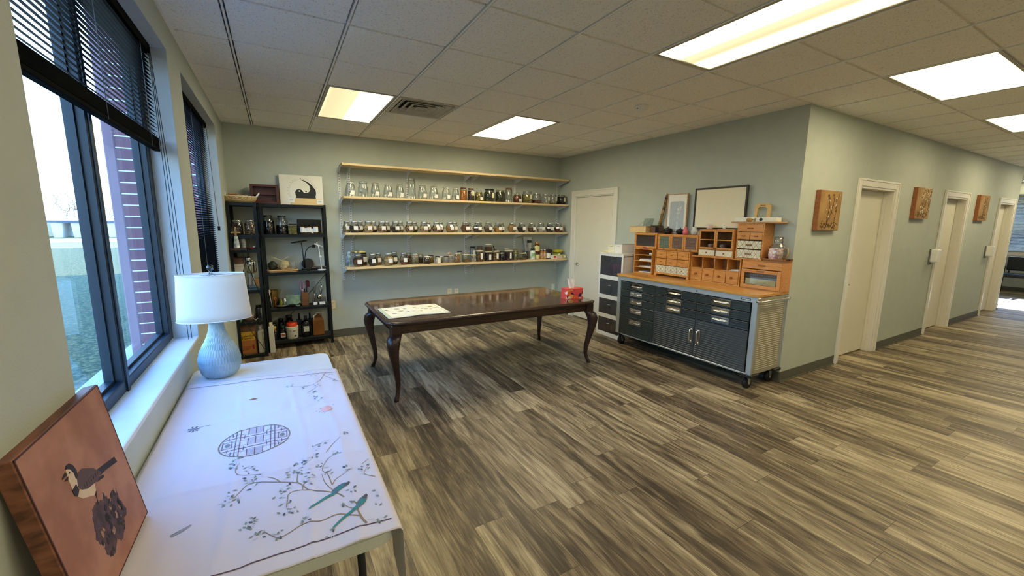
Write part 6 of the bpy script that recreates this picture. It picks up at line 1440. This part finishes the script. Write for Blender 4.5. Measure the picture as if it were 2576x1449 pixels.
def smoothp(P_, n=6):
    o_ = []; N_ = len(P_)
    for i in range(N_):
        p0, p1, p2, p3 = [Vector(P_[(i+k) % N_]) for k in (-1, 0, 1, 2)]
        if i in (8, 0, 27, 9): o_.append(tuple(p1)); 
        if i == 8: continue
        for k in range(n):
            t = k/n; o_.append(tuple(0.5*((2*p1)+(p2-p0)*t+(2*p0-5*p1+4*p2-p3)*t*t+(3*p1-p0-3*p2+p3)*t**3)))
    r_ = []
    for q in o_:
        if not r_ or (Vector(q)-Vector(r_[-1])).length > 1e-5: r_.append(q)
    return r_
b.prism(smoothp(bl_), 0, .001, M=TR(0, -.0002, 0) @ MXZ)
x_, z_ = emb(2005, 472); b.cyl(.0085, 0, .0012, 16, M=TR(x_, -.0002, z_) @ MXZ)
x_, z_ = emb(1862, 465); b.cyl(.0095, .0011, .0018, 16, 1, M=TR(x_, -.0002, z_) @ MXZ)
for k in range(20):
    a = rad(-20+k*12.5)
    if k in (2, 9): continue
    b.box(-.002, -.001, -.003, .002, 0, .004, 2, M=TR(cxe+(R_+.014)*cos(a), 0, cze+(R_+.014)*sin(a)) @ Matrix.Rotation(-(a-pi/2), 4, 'Y'))
x_, z_ = emb(1900, 168); b.cyl(.006, 0, .001, 12, 2, M=TR(x_, 0, z_) @ MXZ)
mk('emblem', b, [mat('emblem_black', '14161A', .6), WPL, GREYINK], o)
o = thing('pine_plank', (.352, 5.80, TA), 'short pale pine plank standing in front of the emblem board', 'plank'); mk('plank', B().box(-.178, -.012, 0, .178, .012, .082, bev=.002), wood('light_pine', 'E6CB98', 'D2B27A', .55), o)
for x, z, l in ((.185, .03, 'white name card at the left end of the pine plank'), (.500, .018, 'white name card at the right end of the pine plank')):
    o = mk('name_card', B().box(-.033, -.001, 0, .033, .001, .056).box(-.02, -.0016, .03, .02, -.001, .034, 1).box(-.022, -.0016, .02, .02, -.001, .023, 1), [PAPER, GREYINK], loc=(x, 5.784, TA+z)); tag(o, l, 'card', 'name cards on the pine plank')
# --- wide unit, top shelf
def bigjar(x, y, z, r, h, m, label, fill):
    o = thing('big_jar', (x, y, z), label, 'jar'); mk('jar_glass', B().lathe([(.9*r, 0), (r, .05*h), (r, .68*h), (.72*r, .86*h), (.6*r, .90*h), (.6*r, .94*h)], 28, cap=False), JG, o)
    mk('contents', B().lathe([(.88*r, .004), (.96*r, .05*h), (.96*r, fill*h)], 28), m, o); mk('lid', B().lathe([(.66*r, .92*h), (.68*r, .93*h), (.68*r, .99*h), (.6*r, h)], 24), BLKPL, o); return o
z = BZ[3]+.0005
bigjar(-.085, 5.865, z, .068, .232, mat('dark_tincture', '0E0A10', .1), 'large jar almost full of black liquid, left of two on the wide unit', .70)
bigjar(.062, 5.865, z, .067, .228, mat('dark_tincture', '0E0A10', .1), 'large jar half full of black liquid, right of two on the wide unit', .50)
roundjar(.178, 5.85, z, .046, .130, 'olive', 'square jar of yellow-green infusion beside the big black-liquid jars', lid='black', fill=.8, sq=True)
o = thing('black_tray', (.372, 5.93, z), 'black tray standing on its side behind the small white-labelled bottles', 'tray'); mk('tray_panel', B().box(-.14, 0, 0, .14, .012, .185, bev=.003), BLKPL, o); mk('tray_rim', B().box(-.14, -.15, 0, .155, 0, .012, bev=.003), BLKPL, o)
for k, (x, r, h) in enumerate(((.282, .024, .125), (.322, .018, .11), (.362, .025, .12), (.396, .014, .085), (.437, .028, .13))):
    bottle(x, 5.85, z+.0125, r, h, AMB if k != 3 else WPL, BLKPL, PAPER, '%s of the five small labelled bottles in front of the black tray' % ('leftmost', 'second', 'middle', 'fourth, smallest', 'rightmost, largest')[k], .5, name='tincture_bottle', caph=.3, group='small bottles in front of the black tray')
# --- wide unit, second shelf
z = BZ[2]+.0005
o = thing('ring_light', (.275, 5.85, z), 'black desk ring light with a round base and bent arm on the wide unit', 'lamp')
mk('base', B().cyl(.066, 0, .012, 28).cyl(.028, .012, .03, 18), BLKPL, o); mk('arm', B().tube([(0, 0, .02), (-.004, 0, .2), (-.012, 0, .36)], .006, 8).tube([(.01, 0, .02), (.012, 0, .15), (.03, 0, .25), (.07, 0, .30), (.12, 0, .31)], .006, 8), BLKPL, o)
mk('ring_head', B().tube([(-.04+.085*cos(a), -.0+.085*sin(a), .37+.012*cos(a)) for a in [2*pi*k/36 for k in range(37)]], .010, 8, flat=.6), BLKPL, o); mk('phone_clip', B().box(.105, -.02, .29, .145, .01, .33, bev=.006), BLKPL, o)
o = mk('black_disc', B().cyl(.072, 0, .008, 32, M=TR(0, 0, .074, rx=rad(80))), BLKPL, loc=(.325, 5.965, z)); tag(o, 'round black disc leaning behind the ring light', 'disc')
o = mk('black_pad', B().box(-.13, -.07, 0, .13, .07, .035, bev=.008), BLKPL, loc=(.40, 5.90, z)); o.location = (.450, 5.94, z); tag(o, 'low flat black case behind the white phone stand', 'case')
o.scale = (.70, .55, 1)
o = thing('phone_stand', (.475, 5.80, z), 'white phone stand with a flat oval base at the right end of the wide unit', 'stand'); mk('base', B().cyl(.045, 0, .014, 24, sx=1.1), WPL, o); mk('stem', B().tube([(0, 0, .012), (-.012, 0, .18), (-.022, 0, .32)], .0055, 8).box(-.025, -.012, .17, .005, .012, .19, bev=.003), WPL, o); mk('cradle', B().box(-.05, -.006, -.006, .05, .006, .006, bev=.002, M=TR(-.022, 0, .325, ry=.4)).box(-.012, -.006, 0, -.002, .006, .045, M=TR(-.03, 0, .32)), WPL, o)
o = thing('wooden_tray', (.028, 5.84, z), 'pale oval wooden tray holding bags on the wide unit', 'tray'); mk('tray_body', B().prism(rrect(-.165, -.07, .165, .09, .05), 0, .012).tube([(x, y, .02) for x, y in rrect(-.165, -.07, .165, .09, .05)+[(.165, .04)]], .010, 8), PINE, o)
bag('paper_bag', .045, 5.865, z+.022, .060, .045, .060, mat('cream_paper_bag', 'D8CCA4', .8, col2='A89A70', vs=14), 'crumpled cream paper bag on the wooden tray', seed=2, jit=.35)
bag('dark_bag', -.075, 5.89, z+.022, .052, .045, .052, mat('dark_green_bag', '182420', .5, col2='2E3C34', vs=10), 'dark bag beside the cream one on the wooden tray', seed=5, jit=.3)
o = mk('cream_cloth', B().grid(20, 6, lambda s, t: (-.11+.2*s, -.03+.06*t, .0+.012*sin(s*8)+.02*(s-.5)**2*4)), mat('cream_muslin', 'DDD2AE', .9), loc=(.03, 5.88, z+.155)); o.modifiers.new('t', 'SOLIDIFY').thickness = .003; o.location = (.02, 5.87, z+.155); tag(o, 'strip of cream muslin draped over the bags on the tray', 'cloth')
o = thing('clear_bowl', (.150, 5.885, z+.022), 'small clear bowl at the right of the wooden tray', 'bowl'); mk('bowl', B().lathe([(.02, 0), (.03, .05), (.035, .09)], 20, cap=False), JG, o)
# --- wide unit, third shelf
z = BZ[1]+.0005
o = thing('knife_block', (.258, 5.87, z), 'brown wooden knife block with pink and red tools in it', 'knife block'); mk('block', B().box(-.04, -.045, 0, .04, .045, .175, bev=.004), wood('block_oak', '8A5A34', '5E3A20', .5), o); mk('knife_handles', B().box(-.03, -.02, .175, -.018, .0, .23).box(-.005, -.02, .175, .008, .0, .22).box(.018, -.01, .175, .03, .01, .24), BLKPL, o)
PK = mat('dusty_pink_grip', 'B07E94', .6)
o = thing('pink_scissors', (.235, 5.845, z+.176), 'dusty pink scissor handles standing up from the knife block', 'scissors'); mk('handle_loops', B().tube([(-.004+.022*cos(a), 0, .085+.055*sin(a)) for a in [2*pi*k/24 for k in range(25)]], .009, 8).tube([(0, 0, 0), (0, 0, .035)], .008, 8), PK, o)
o = mk('red_spatula', B().prism([(-.022, .06), (.022, .06), (.025, .13), (.012, .15), (-.012, .15), (-.025, .13)], -.003, .003, M=MXZ).cyl(.005, 0, .065, 8), mat('dark_red_silicone', '5E1420', .5), loc=(.300, 5.87, z+.176)); tag(o, 'dark red spatula standing in the knife block', 'spatula')
def whisk(x, y, z0_, h, label, seed, par=None):
    o = thing('whisk', (x, y, z0_), label, 'whisk', 'whisks in the clear boxes'); b = B()
    for k in range(6):
        a = pi*k/6; b.tube([(0, 0, h*.42), (.032*cos(a), .032*sin(a), h*.72), (.02*cos(a), .02*sin(a), h*.97), (0, 0, h), (-.02*cos(a), -.02*sin(a), h*.97), (-.032*cos(a), -.032*sin(a), h*.72), (0, 0, h*.42)], .0016, 5)
    mk('wires', b, STEEL, o); mk('grip', B().cyl(.008, 0, h*.44, 10), STEEL, o); return o
whisk(.375, 5.885, z+.006, .30, 'large steel whisk standing in the left clear box', 1); whisk(.452, 5.885, z+.006, .28, 'smaller steel whisk standing behind the ladle', 2)
for x, w_, h_, l in ((.372, .030, .14, 'tall clear box with a white label holding a whisk'), (.452, .046, .095, 'low clear box holding a steel ladle')):
    o = thing('clear_box', (x, 5.84, z), l, 'box'); b = B(); ww = w_; dd_ = .06
    b.box(-ww, -dd_, 0, ww, dd_, .003).box(-ww, -dd_, 0, -ww+.002, dd_, h_).box(ww-.002, -dd_, 0, ww, dd_, h_).box(-ww, -dd_, 0, ww, -dd_+.002, h_).box(-ww, dd_-.002, 0, ww, dd_, h_)
    mk('box_walls', b, glass('pale_acrylic', (.86, .88, .94), 1.0), o)
    mk('label', B().box(-ww*.7, -dd_-.001, .008, ww*.8, -dd_, .045), PAPER, o)
o = thing('ladle', (.435, 5.825, z+.006), 'polished steel ladle leaning in the low clear box', 'ladle'); mk('bowl', B().ball(.028, M=TR(-.01, -.02, .10), sc=(1, .5, 1)), CHROME, o); mk('handle', B().tube([(-.005, -.015, .12), (.012, -.01, .19), (.03, 0, .26)], .004, 8), CHROME, o)
o = thing('green_towel', (.12, 5.825, z), 'folded sage-green towel hanging over dishes on the wide unit', 'towel')
def tow(s, t): return (-.075+.15*s, -.05-.02*sin(s*3), .155-.13*t*(1-.25*s)+.012*sin(s*6)*t)
def tow2(s, t): a = t*1.7*pi; return (.055+.035*cos(a)*1+0*s, -.06+.10*s, .045+.035*sin(a))
mk('towel_front', B().grid(20, 10, tow), mat('sage_towel', '8EA88E', .95, col2='6E8A74', vs=20), o).modifiers.new('t', 'SOLIDIFY').thickness = .006
mk('towel_roll', B().grid(8, 20, tow2), mat('sage_towel', '8EA88E', .95), o).modifiers.new('t', 'SOLIDIFY').thickness = .008
o = thing('baking_dish', (.125, 5.865, z), 'black dish under the sage-green towel', 'dish'); mk('dish_body', B().box(-.085, -.020, 0, .085, .09, .03, bev=.008), BLKPL, o)
o = thing('plate_stack', (-.005, 5.85, z), 'stack of dark plates and a white one on the left of the third shelf', 'plates'); mk('plates', B().lathe([(.05, 0), (.068, .010), (.07, .013), (.05, .011)], 26).lathe([(.045, .012), (.062, .021), (.064, .024), (.04, .022)], 26, 1), [BLKPL, mat('plate_grey', 'B8B8AC', .3)], o)
o = thing('steel_mug', (.025, 5.875, z+.024), 'steel mug standing on the plates', 'mug'); mk('mug_body', B().lathe([(.026, 0), (.028, .09), (.026, .09), (.024, .01)], 20, cap=False), STEEL, o); mk('handle', B().tube([(.027, 0, .07), (.045, 0, .065), (.045, 0, .03), (.027, 0, .025)], .004, 6), STEEL, o)
o = mk('green_bottle', B().lathe([(.014, 0), (.016, .05), (.006, .07), (.006, .085)], 14), mat('lime_liquid', '9CA828', .3), loc=(-.012, 5.82, z+.024)); tag(o, 'small lime-green bottle in front of the steel mug', 'bottle')
o = thing('kitchen_knife', (-.04, 5.88, z), 'broad kitchen knife sticking up among the utensils', 'knife'); mk('blade', B().prism([(0, 0), (.03, .0), (.075, .13), (.06, .14)], -.001, .001, M=TR(0, 0, .11) @ MXZ), STEEL, o); mk('handle', B().tube([(-.01, 0, .012), (.015, 0, .12)], .010, 8), BLKPL, o)
o = mk('orange_tape', B().lathe([(.010, -.006), (.016, -.006), (.016, .006), (.010, .006), (.010, -.006)], 20, cap=False, M=TR(0, 0, .12, rx=rad(80))).tube([(0, 0, 0), (0, 0, .105)], .003, 6), mat('orange_ring', 'E0744C', .4), loc=(-.075, 5.83, z)); tag(o, 'orange ring-handled tool on the left of the third shelf', 'tool')
o = thing('utensil_jar', (-.118, 5.86, z), 'dark glass holding utensils at the left end of the third shelf', 'jar'); mk('jar_body', B().lathe([(.030, 0), (.034, .1)], 18, cap=False), JG, o)
mk('utensils', B().tube([(0, 0, .005), (-.015, 0, .2)], .005, 6, 0).tube([(.01, .0, .005), (.02, .01, .19)], .005, 6, 1).ball(.016, 0, M=TR(-.016, 0, .21), sc=(1, .4, 1.4)).ball(.018, 1, M=TR(.021, .01, .2), sc=(1, .4, 1.5)), [WPL, mat('spoon_wood', '8E6A34', .5)], o)
o = thing('yellow_colander', (-.085, 5.945, z), 'mustard-coloured bowl turned on its rim behind the utensils', 'bowl'); mk('bowl', B().lathe([(.02, .0), (.045, .02), (.05, .2), (.045, .215)], 20), mat('mustard', '6E5A1E', .5), o)
# --- wide unit, bottom shelf
z = BZ[0]+.0005
o = thing('amber_jug', (.395, 5.87, z), 'square plastic jug of amber vinegar with a moulded handle', 'jug'); mk('jug_body', B().lathe([(.08, 0), (.088, .008), (.088, .20), (.07, .235), (.03, .262), (.024, .27), (.024, .285)], 4, ph=pi/4, smooth=False, M=Matrix.Diagonal((1.06, .95, 1, 1))), mat('amber_vinegar', '8E5A2A', .45, col2='74461C', vs=5, spec=.2), o)
mk('handle', B().tube([(-.055, -.045, .20), (-.052, -.055, .262), (-.018, -.035, .285)], .009, 8).tube([(.05, .02, .2), (.058, .02, .285), (.018, .01, .29)], .009, 8), mat('cloudy_plastic', 'D8C8A8', .4), o); mk('cap', B().cyl(.024, .285, .305, 18), mat('cloudy_plastic', 'D8C8A8', .4), o)
bottle(.247, 5.835, z, .050, .275, mat('black_glass', '0B0B0E', .12), BLKPL, None, 'tall black bottle with a pale square label beside the amber jug', .36, name='black_bottle', caph=.2)
C.objects['black_bottle'].location.z = z; mk('label', B().box(-.032, -.0515, .075, .032, -.0495, .145).box(-.024, -.052, .10, .024, -.0515, .104, 1).box(-.024, -.052, .118, .02, -.0515, .126, 1), [mat('old_label', 'C8C8B8', .7), GREYINK], C.objects['black_bottle'])
o = thing('white_tub', (.086, 5.835, z), 'white tub with a bright orange-red lid on the bottom shelf', 'tub'); mk('tub_body', B().lathe([(.062, 0), (.066, .008), (.074, .15), (.074, .158)], 28), mat('white_tub_plastic', 'DEDACB', .4, var=.05), o)
mk('lid', B().lathe([(.060, .158), (.062, .165), (.062, .198), (.056, .205)], 28), mat('orange_red_lid', 'E8481E', .35), o); mk('label_marks', B().box(.0, -.0735, .10, .035, -.0715, .108).box(.02, -.0715, .03, .04, -.069, .05).box(-.045, -.070, .09, -.012, -.068, .12, 1), [INK, GREYINK], o)
bottle(-.02, 5.83, z, .034, .175, mat('black_glass', '0B0B0E', .12), mat('teal_cap', '1E4A44', .4), None, 'black bottle with a square red and white label and teal cap', .6, name='labelled_bottle'); mk('label', B().box(-.026, -.0355, .03, .026, -.0335, .085).box(-.018, -.036, .038, .018, -.0355, .075, 1), [PAPER, mat('red_brown_print', '9A4A3A', .6)], C.objects['labelled_bottle'])
bottle(-.112, 5.83, z, .032, .175, mat('dark_plum_syrup', '16121E', .15), mat('yellow_cap', 'D8B85C', .4), None, 'bear-shaped dark syrup bottle with a yellow cap', .7, name='syrup_bottle', caph=.25)
roundjar(-.118, 5.93, z, .034, .21, 'dark', 'dark jar standing behind the syrup bottle', lid='black')
for x, y, r, h, l in ((-.035, 5.935, .036, .25, 'tall black canister behind the labelled bottle'), (.06, 5.95, .045, .28, 'tallest black canister behind the white tub')): bottle(x, y, z, r, h, BLKPL, BLKPL, None, l, .8, name='black_canister', group='black canisters')
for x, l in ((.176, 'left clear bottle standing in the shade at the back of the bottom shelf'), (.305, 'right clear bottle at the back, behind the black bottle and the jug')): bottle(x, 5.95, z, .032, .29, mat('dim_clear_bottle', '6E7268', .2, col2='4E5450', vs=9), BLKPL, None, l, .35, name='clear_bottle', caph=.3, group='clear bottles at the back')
# --- narrow unit
z = 1.4355
for x, k, l in ((-.385, 'dark', 'left of two jars with wide silver lids on the narrow unit'), (-.268, 'mix', 'right of two jars with wide silver lids on the narrow unit')): roundjar(x, 5.64, z, .052, .165, k, l, fill=.78, shoulder=.8)
z = 1.2705
o = thing('dark_tray', (-.375, 5.515, z+.001), 'dark wooden tray under the pour-over coffee stand', 'tray'); mk('tray_body', B().box(-.085, -.105, 0, .07, .09, .022, bev=.003), DWOOD, o)
o = thing('pour_over_stand', (-.395, 5.450, z+.0225), 'glass pour-over cone on a wooden cross stand', 'coffee stand'); mk('stand', B().box(-.008, -.008, 0, .008, .008, .235, bev=.002).box(-.045, -.008, .165, .045, .008, .181, bev=.002).box(-.02, -.02, 0, .02, .02, .008), PINE, o)
mk('glass_cone', B().lathe([(.012, .14), (.046, .235), (.048, .235)], 24, cap=False, M=TR(0, .0, 0)), JG, o); mk('lower_flask', B().lathe([(.03, .008), (.026, .06), (.018, .12), (.016, .135)], 20, cap=False), mat('white_glass_cup', 'D8DCDC', .2, col2='8A9094', vs=30), o)
o = mk('striped_cup', B().lathe([(.024, 0), (.027, .04), (.020, .095), (.021, .10)], 18), mat('grey_white_stripe', 'D8D8D4', .4, col2='6E7072', vs=26), loc=(-.340, 5.55, z+.0225)); tag(o, 'pale patterned flask right of the pour-over stand', 'flask')
o = mk('red_trinket', B().ball(.018, M=TR(0, 0, .014), sc=(1.4, 1, .8)).ball(.012, 1, M=TR(.02, 0, .028)), [mat('red_enamel', 'B03434', .4), WPL], loc=(-.262, 5.57, z)); tag(o, 'small red and white trinket right of the coffee stand', 'ornament')
z = .8005
o = thing('stand_mixer', (-.283, 5.62, z), 'chrome and glass press with a steel cup and heavy base on the narrow unit', 'mixer')
mk('base', B().box(-.06, -.09, 0, .075, .06, .022, bev=.008).box(-.05, -.08, .022, .05, .02, .05, bev=.012), mat('steel_blue_enamel', '5E7484', .3, .3), o); mk('column', B().box(-.045, .0, .04, -.015, .04, .34, bev=.006).box(.0, -.02, .04, .02, .0, .25, bev=.004), STEEL, o); mk('cup', B().lathe([(.03, .19), (.05, .21), (.052, .32), (.05, .33)], 24), CHROME, o); mk('head', B().ball(.035, M=TR(-.03, 0, .36), sc=(1, 1, .9)).cyl(.03, .33, .345, 18), CHROME, o)
C.objects['stand_mixer'].location.y = 5.60
for k in range(5):
    o = mk('wooden_slat_tray' if k > 2 else 'white_book', B().box(-.050, -.08, 0, .050, .08, .034, bev=.003), mat('brown_slats', '7E5A4C', .6) if k > 2 else mat('white_book_edge', 'E2DCD4', .7, var=.1, stretch=(1, 1, 60)), loc=(-.408, 5.66, 1.0005+.0355*k)); 
    tag(o, ('lowest white book in the pile left of the press', 'second white book in the pile left of the press', 'uppermost white book in the pile left of the press', 'lower brown slatted tray on the books', 'upper brown slatted tray on the books')[k], 'book' if k < 3 else 'tray')
o = mk('book_support_box', B().box(-.050, -.08, 0, .050, .08, .199, bev=.003), BLKPL, loc=(-.408, 5.66, .8005)); tag(o, 'dark box under the pile of white books', 'box')
for k in range(3):
    o = mk('cardboard_box', B().box(-.045, -.06, 0, .045, .06, .034, bev=.002), mat('kraft_board', 'B08A5C', .7), loc=(-.245, 5.80, .8005+.0+.0345*k)); tag(o, ('lowest', 'middle', 'top')[k]+' of three small kraft boxes behind the press', 'box', 'kraft boxes')
z = .4305
o = thing('tan_bowl', (-.36, 5.62, z), 'tan oval bowl with a white handle behind the lamp', 'bowl'); mk('bowl_body', B().lathe([(.035, 0), (.055, .04), (.065, .085), (.06, .085)], 24, sy=.9), mat('tan_clay', 'A88A6E', .6), o); mk('handle', B().tube([(.05, -.05, .03), (.075, -.07, .012), (.095, -.05, .03)], .004, 8), WPL, o)
o = thing('green_packet', (-.437, 5.535, z+.003), 'green translucent packet at the left of the narrow unit', 'packet'); mk('packet_body', B().ball(1, M=TR(0, 0, .035) @ Matrix.Diagonal((.020, .022, .034, 1)), jit=.1), mat('green_film', '7EA87E', .4), o)
for k, (x, l) in enumerate(((-.265, 'dark jar right of the tan bowl'), (-.225, 'small steel jar at the right edge of the narrow unit'))): bottle(x, 5.72, z, .025, .16, STEEL if k else mat('dark_bottle', '24242A', .2), BLKPL, None, l, .8, name='small_jar')
# calendula bag and white jugs on the floor shelf
z = .0355
o = thing('calendula_bag', (-.385, 5.60, z), 'brown paper bag with a yellow label reading Calendula Flowers behind the lamp', 'bag')
def cb2(s, t):
    a = 2*pi*s; w_ = .090; d_ = .05*(1-t*.75); x = w_*(abs(cos(a))**.5)*(1 if cos(a) > 0 else -1); y = d_*(abs(sin(a))**.6)*(1 if sin(a) > 0 else -1)
    return (x, y, .345*t+.006*sin(x*40)*t)
mk('bag_body', B().grid(40, 14, cb2), mat('kraft_brown_bag', '9A6C50', .6, col2='7E5440', vs=8, bump=.3, bs=25), o)
b = B().box(-.07, -.0515, .175, .075, -.0508, .275, 0).box(-.072, -.0535, .02, .078, -.0525, .175, 1)
MT = lambda x, zz: TR(x, -.0540, zz, rx=rad(90))
b.text('Calendula', .034, MT(.004, .215), 2, True); b.text('Flowers', .034, MT(.004, .188), 2, True)
for k in range(3): b.box(-.055, -.0545, .095-.018*k, .05-.02*k, -.0535, .101-.018*k, 3)
b.box(.045, -.0545, .06, .062, -.0535, .12, 3)
mk('label', b, [mat('calendula_yellow', 'E0B030', .5), mat('calendula_orange', 'B8743A', .5), INK, mat('rust_print', '8A3A24', .6)], o)
b = None
for x, y, h, r, l in ((-.252, 5.590, .34, .030, 'white plastic jug between the brown bag and the shelf post'), ):
    o = thing('white_jug', (x, y, z), l, 'jug'); mk('jug_body', B().box(-r, -.05, 0, r, .05, h*.8, bev=.012, seg=2), mat('milky_plastic', 'D8D6CC', .4), o); mk('neck', B().cyl(.016, h*.8, h*.93, 16), mat('milky_plastic', 'D8D6CC', .4), o); mk('cap', B().cyl(.018, h*.93, h, 16), WPL, o)
o = thing('white_carton', (-.2, 5.62, .0), 'tall white carton standing between the two black units', 'carton'); o.location = (-.142, 5.66, 0); mk('carton_body', B().box(-.028, -.04, 0, .028, .04, .33, bev=.004), mat('milky_plastic', 'D8D6CC', .4), o); mk('carton_top', B().box(-.018, -.03, .33, .018, .03, .37, bev=.004), CREAM, o)
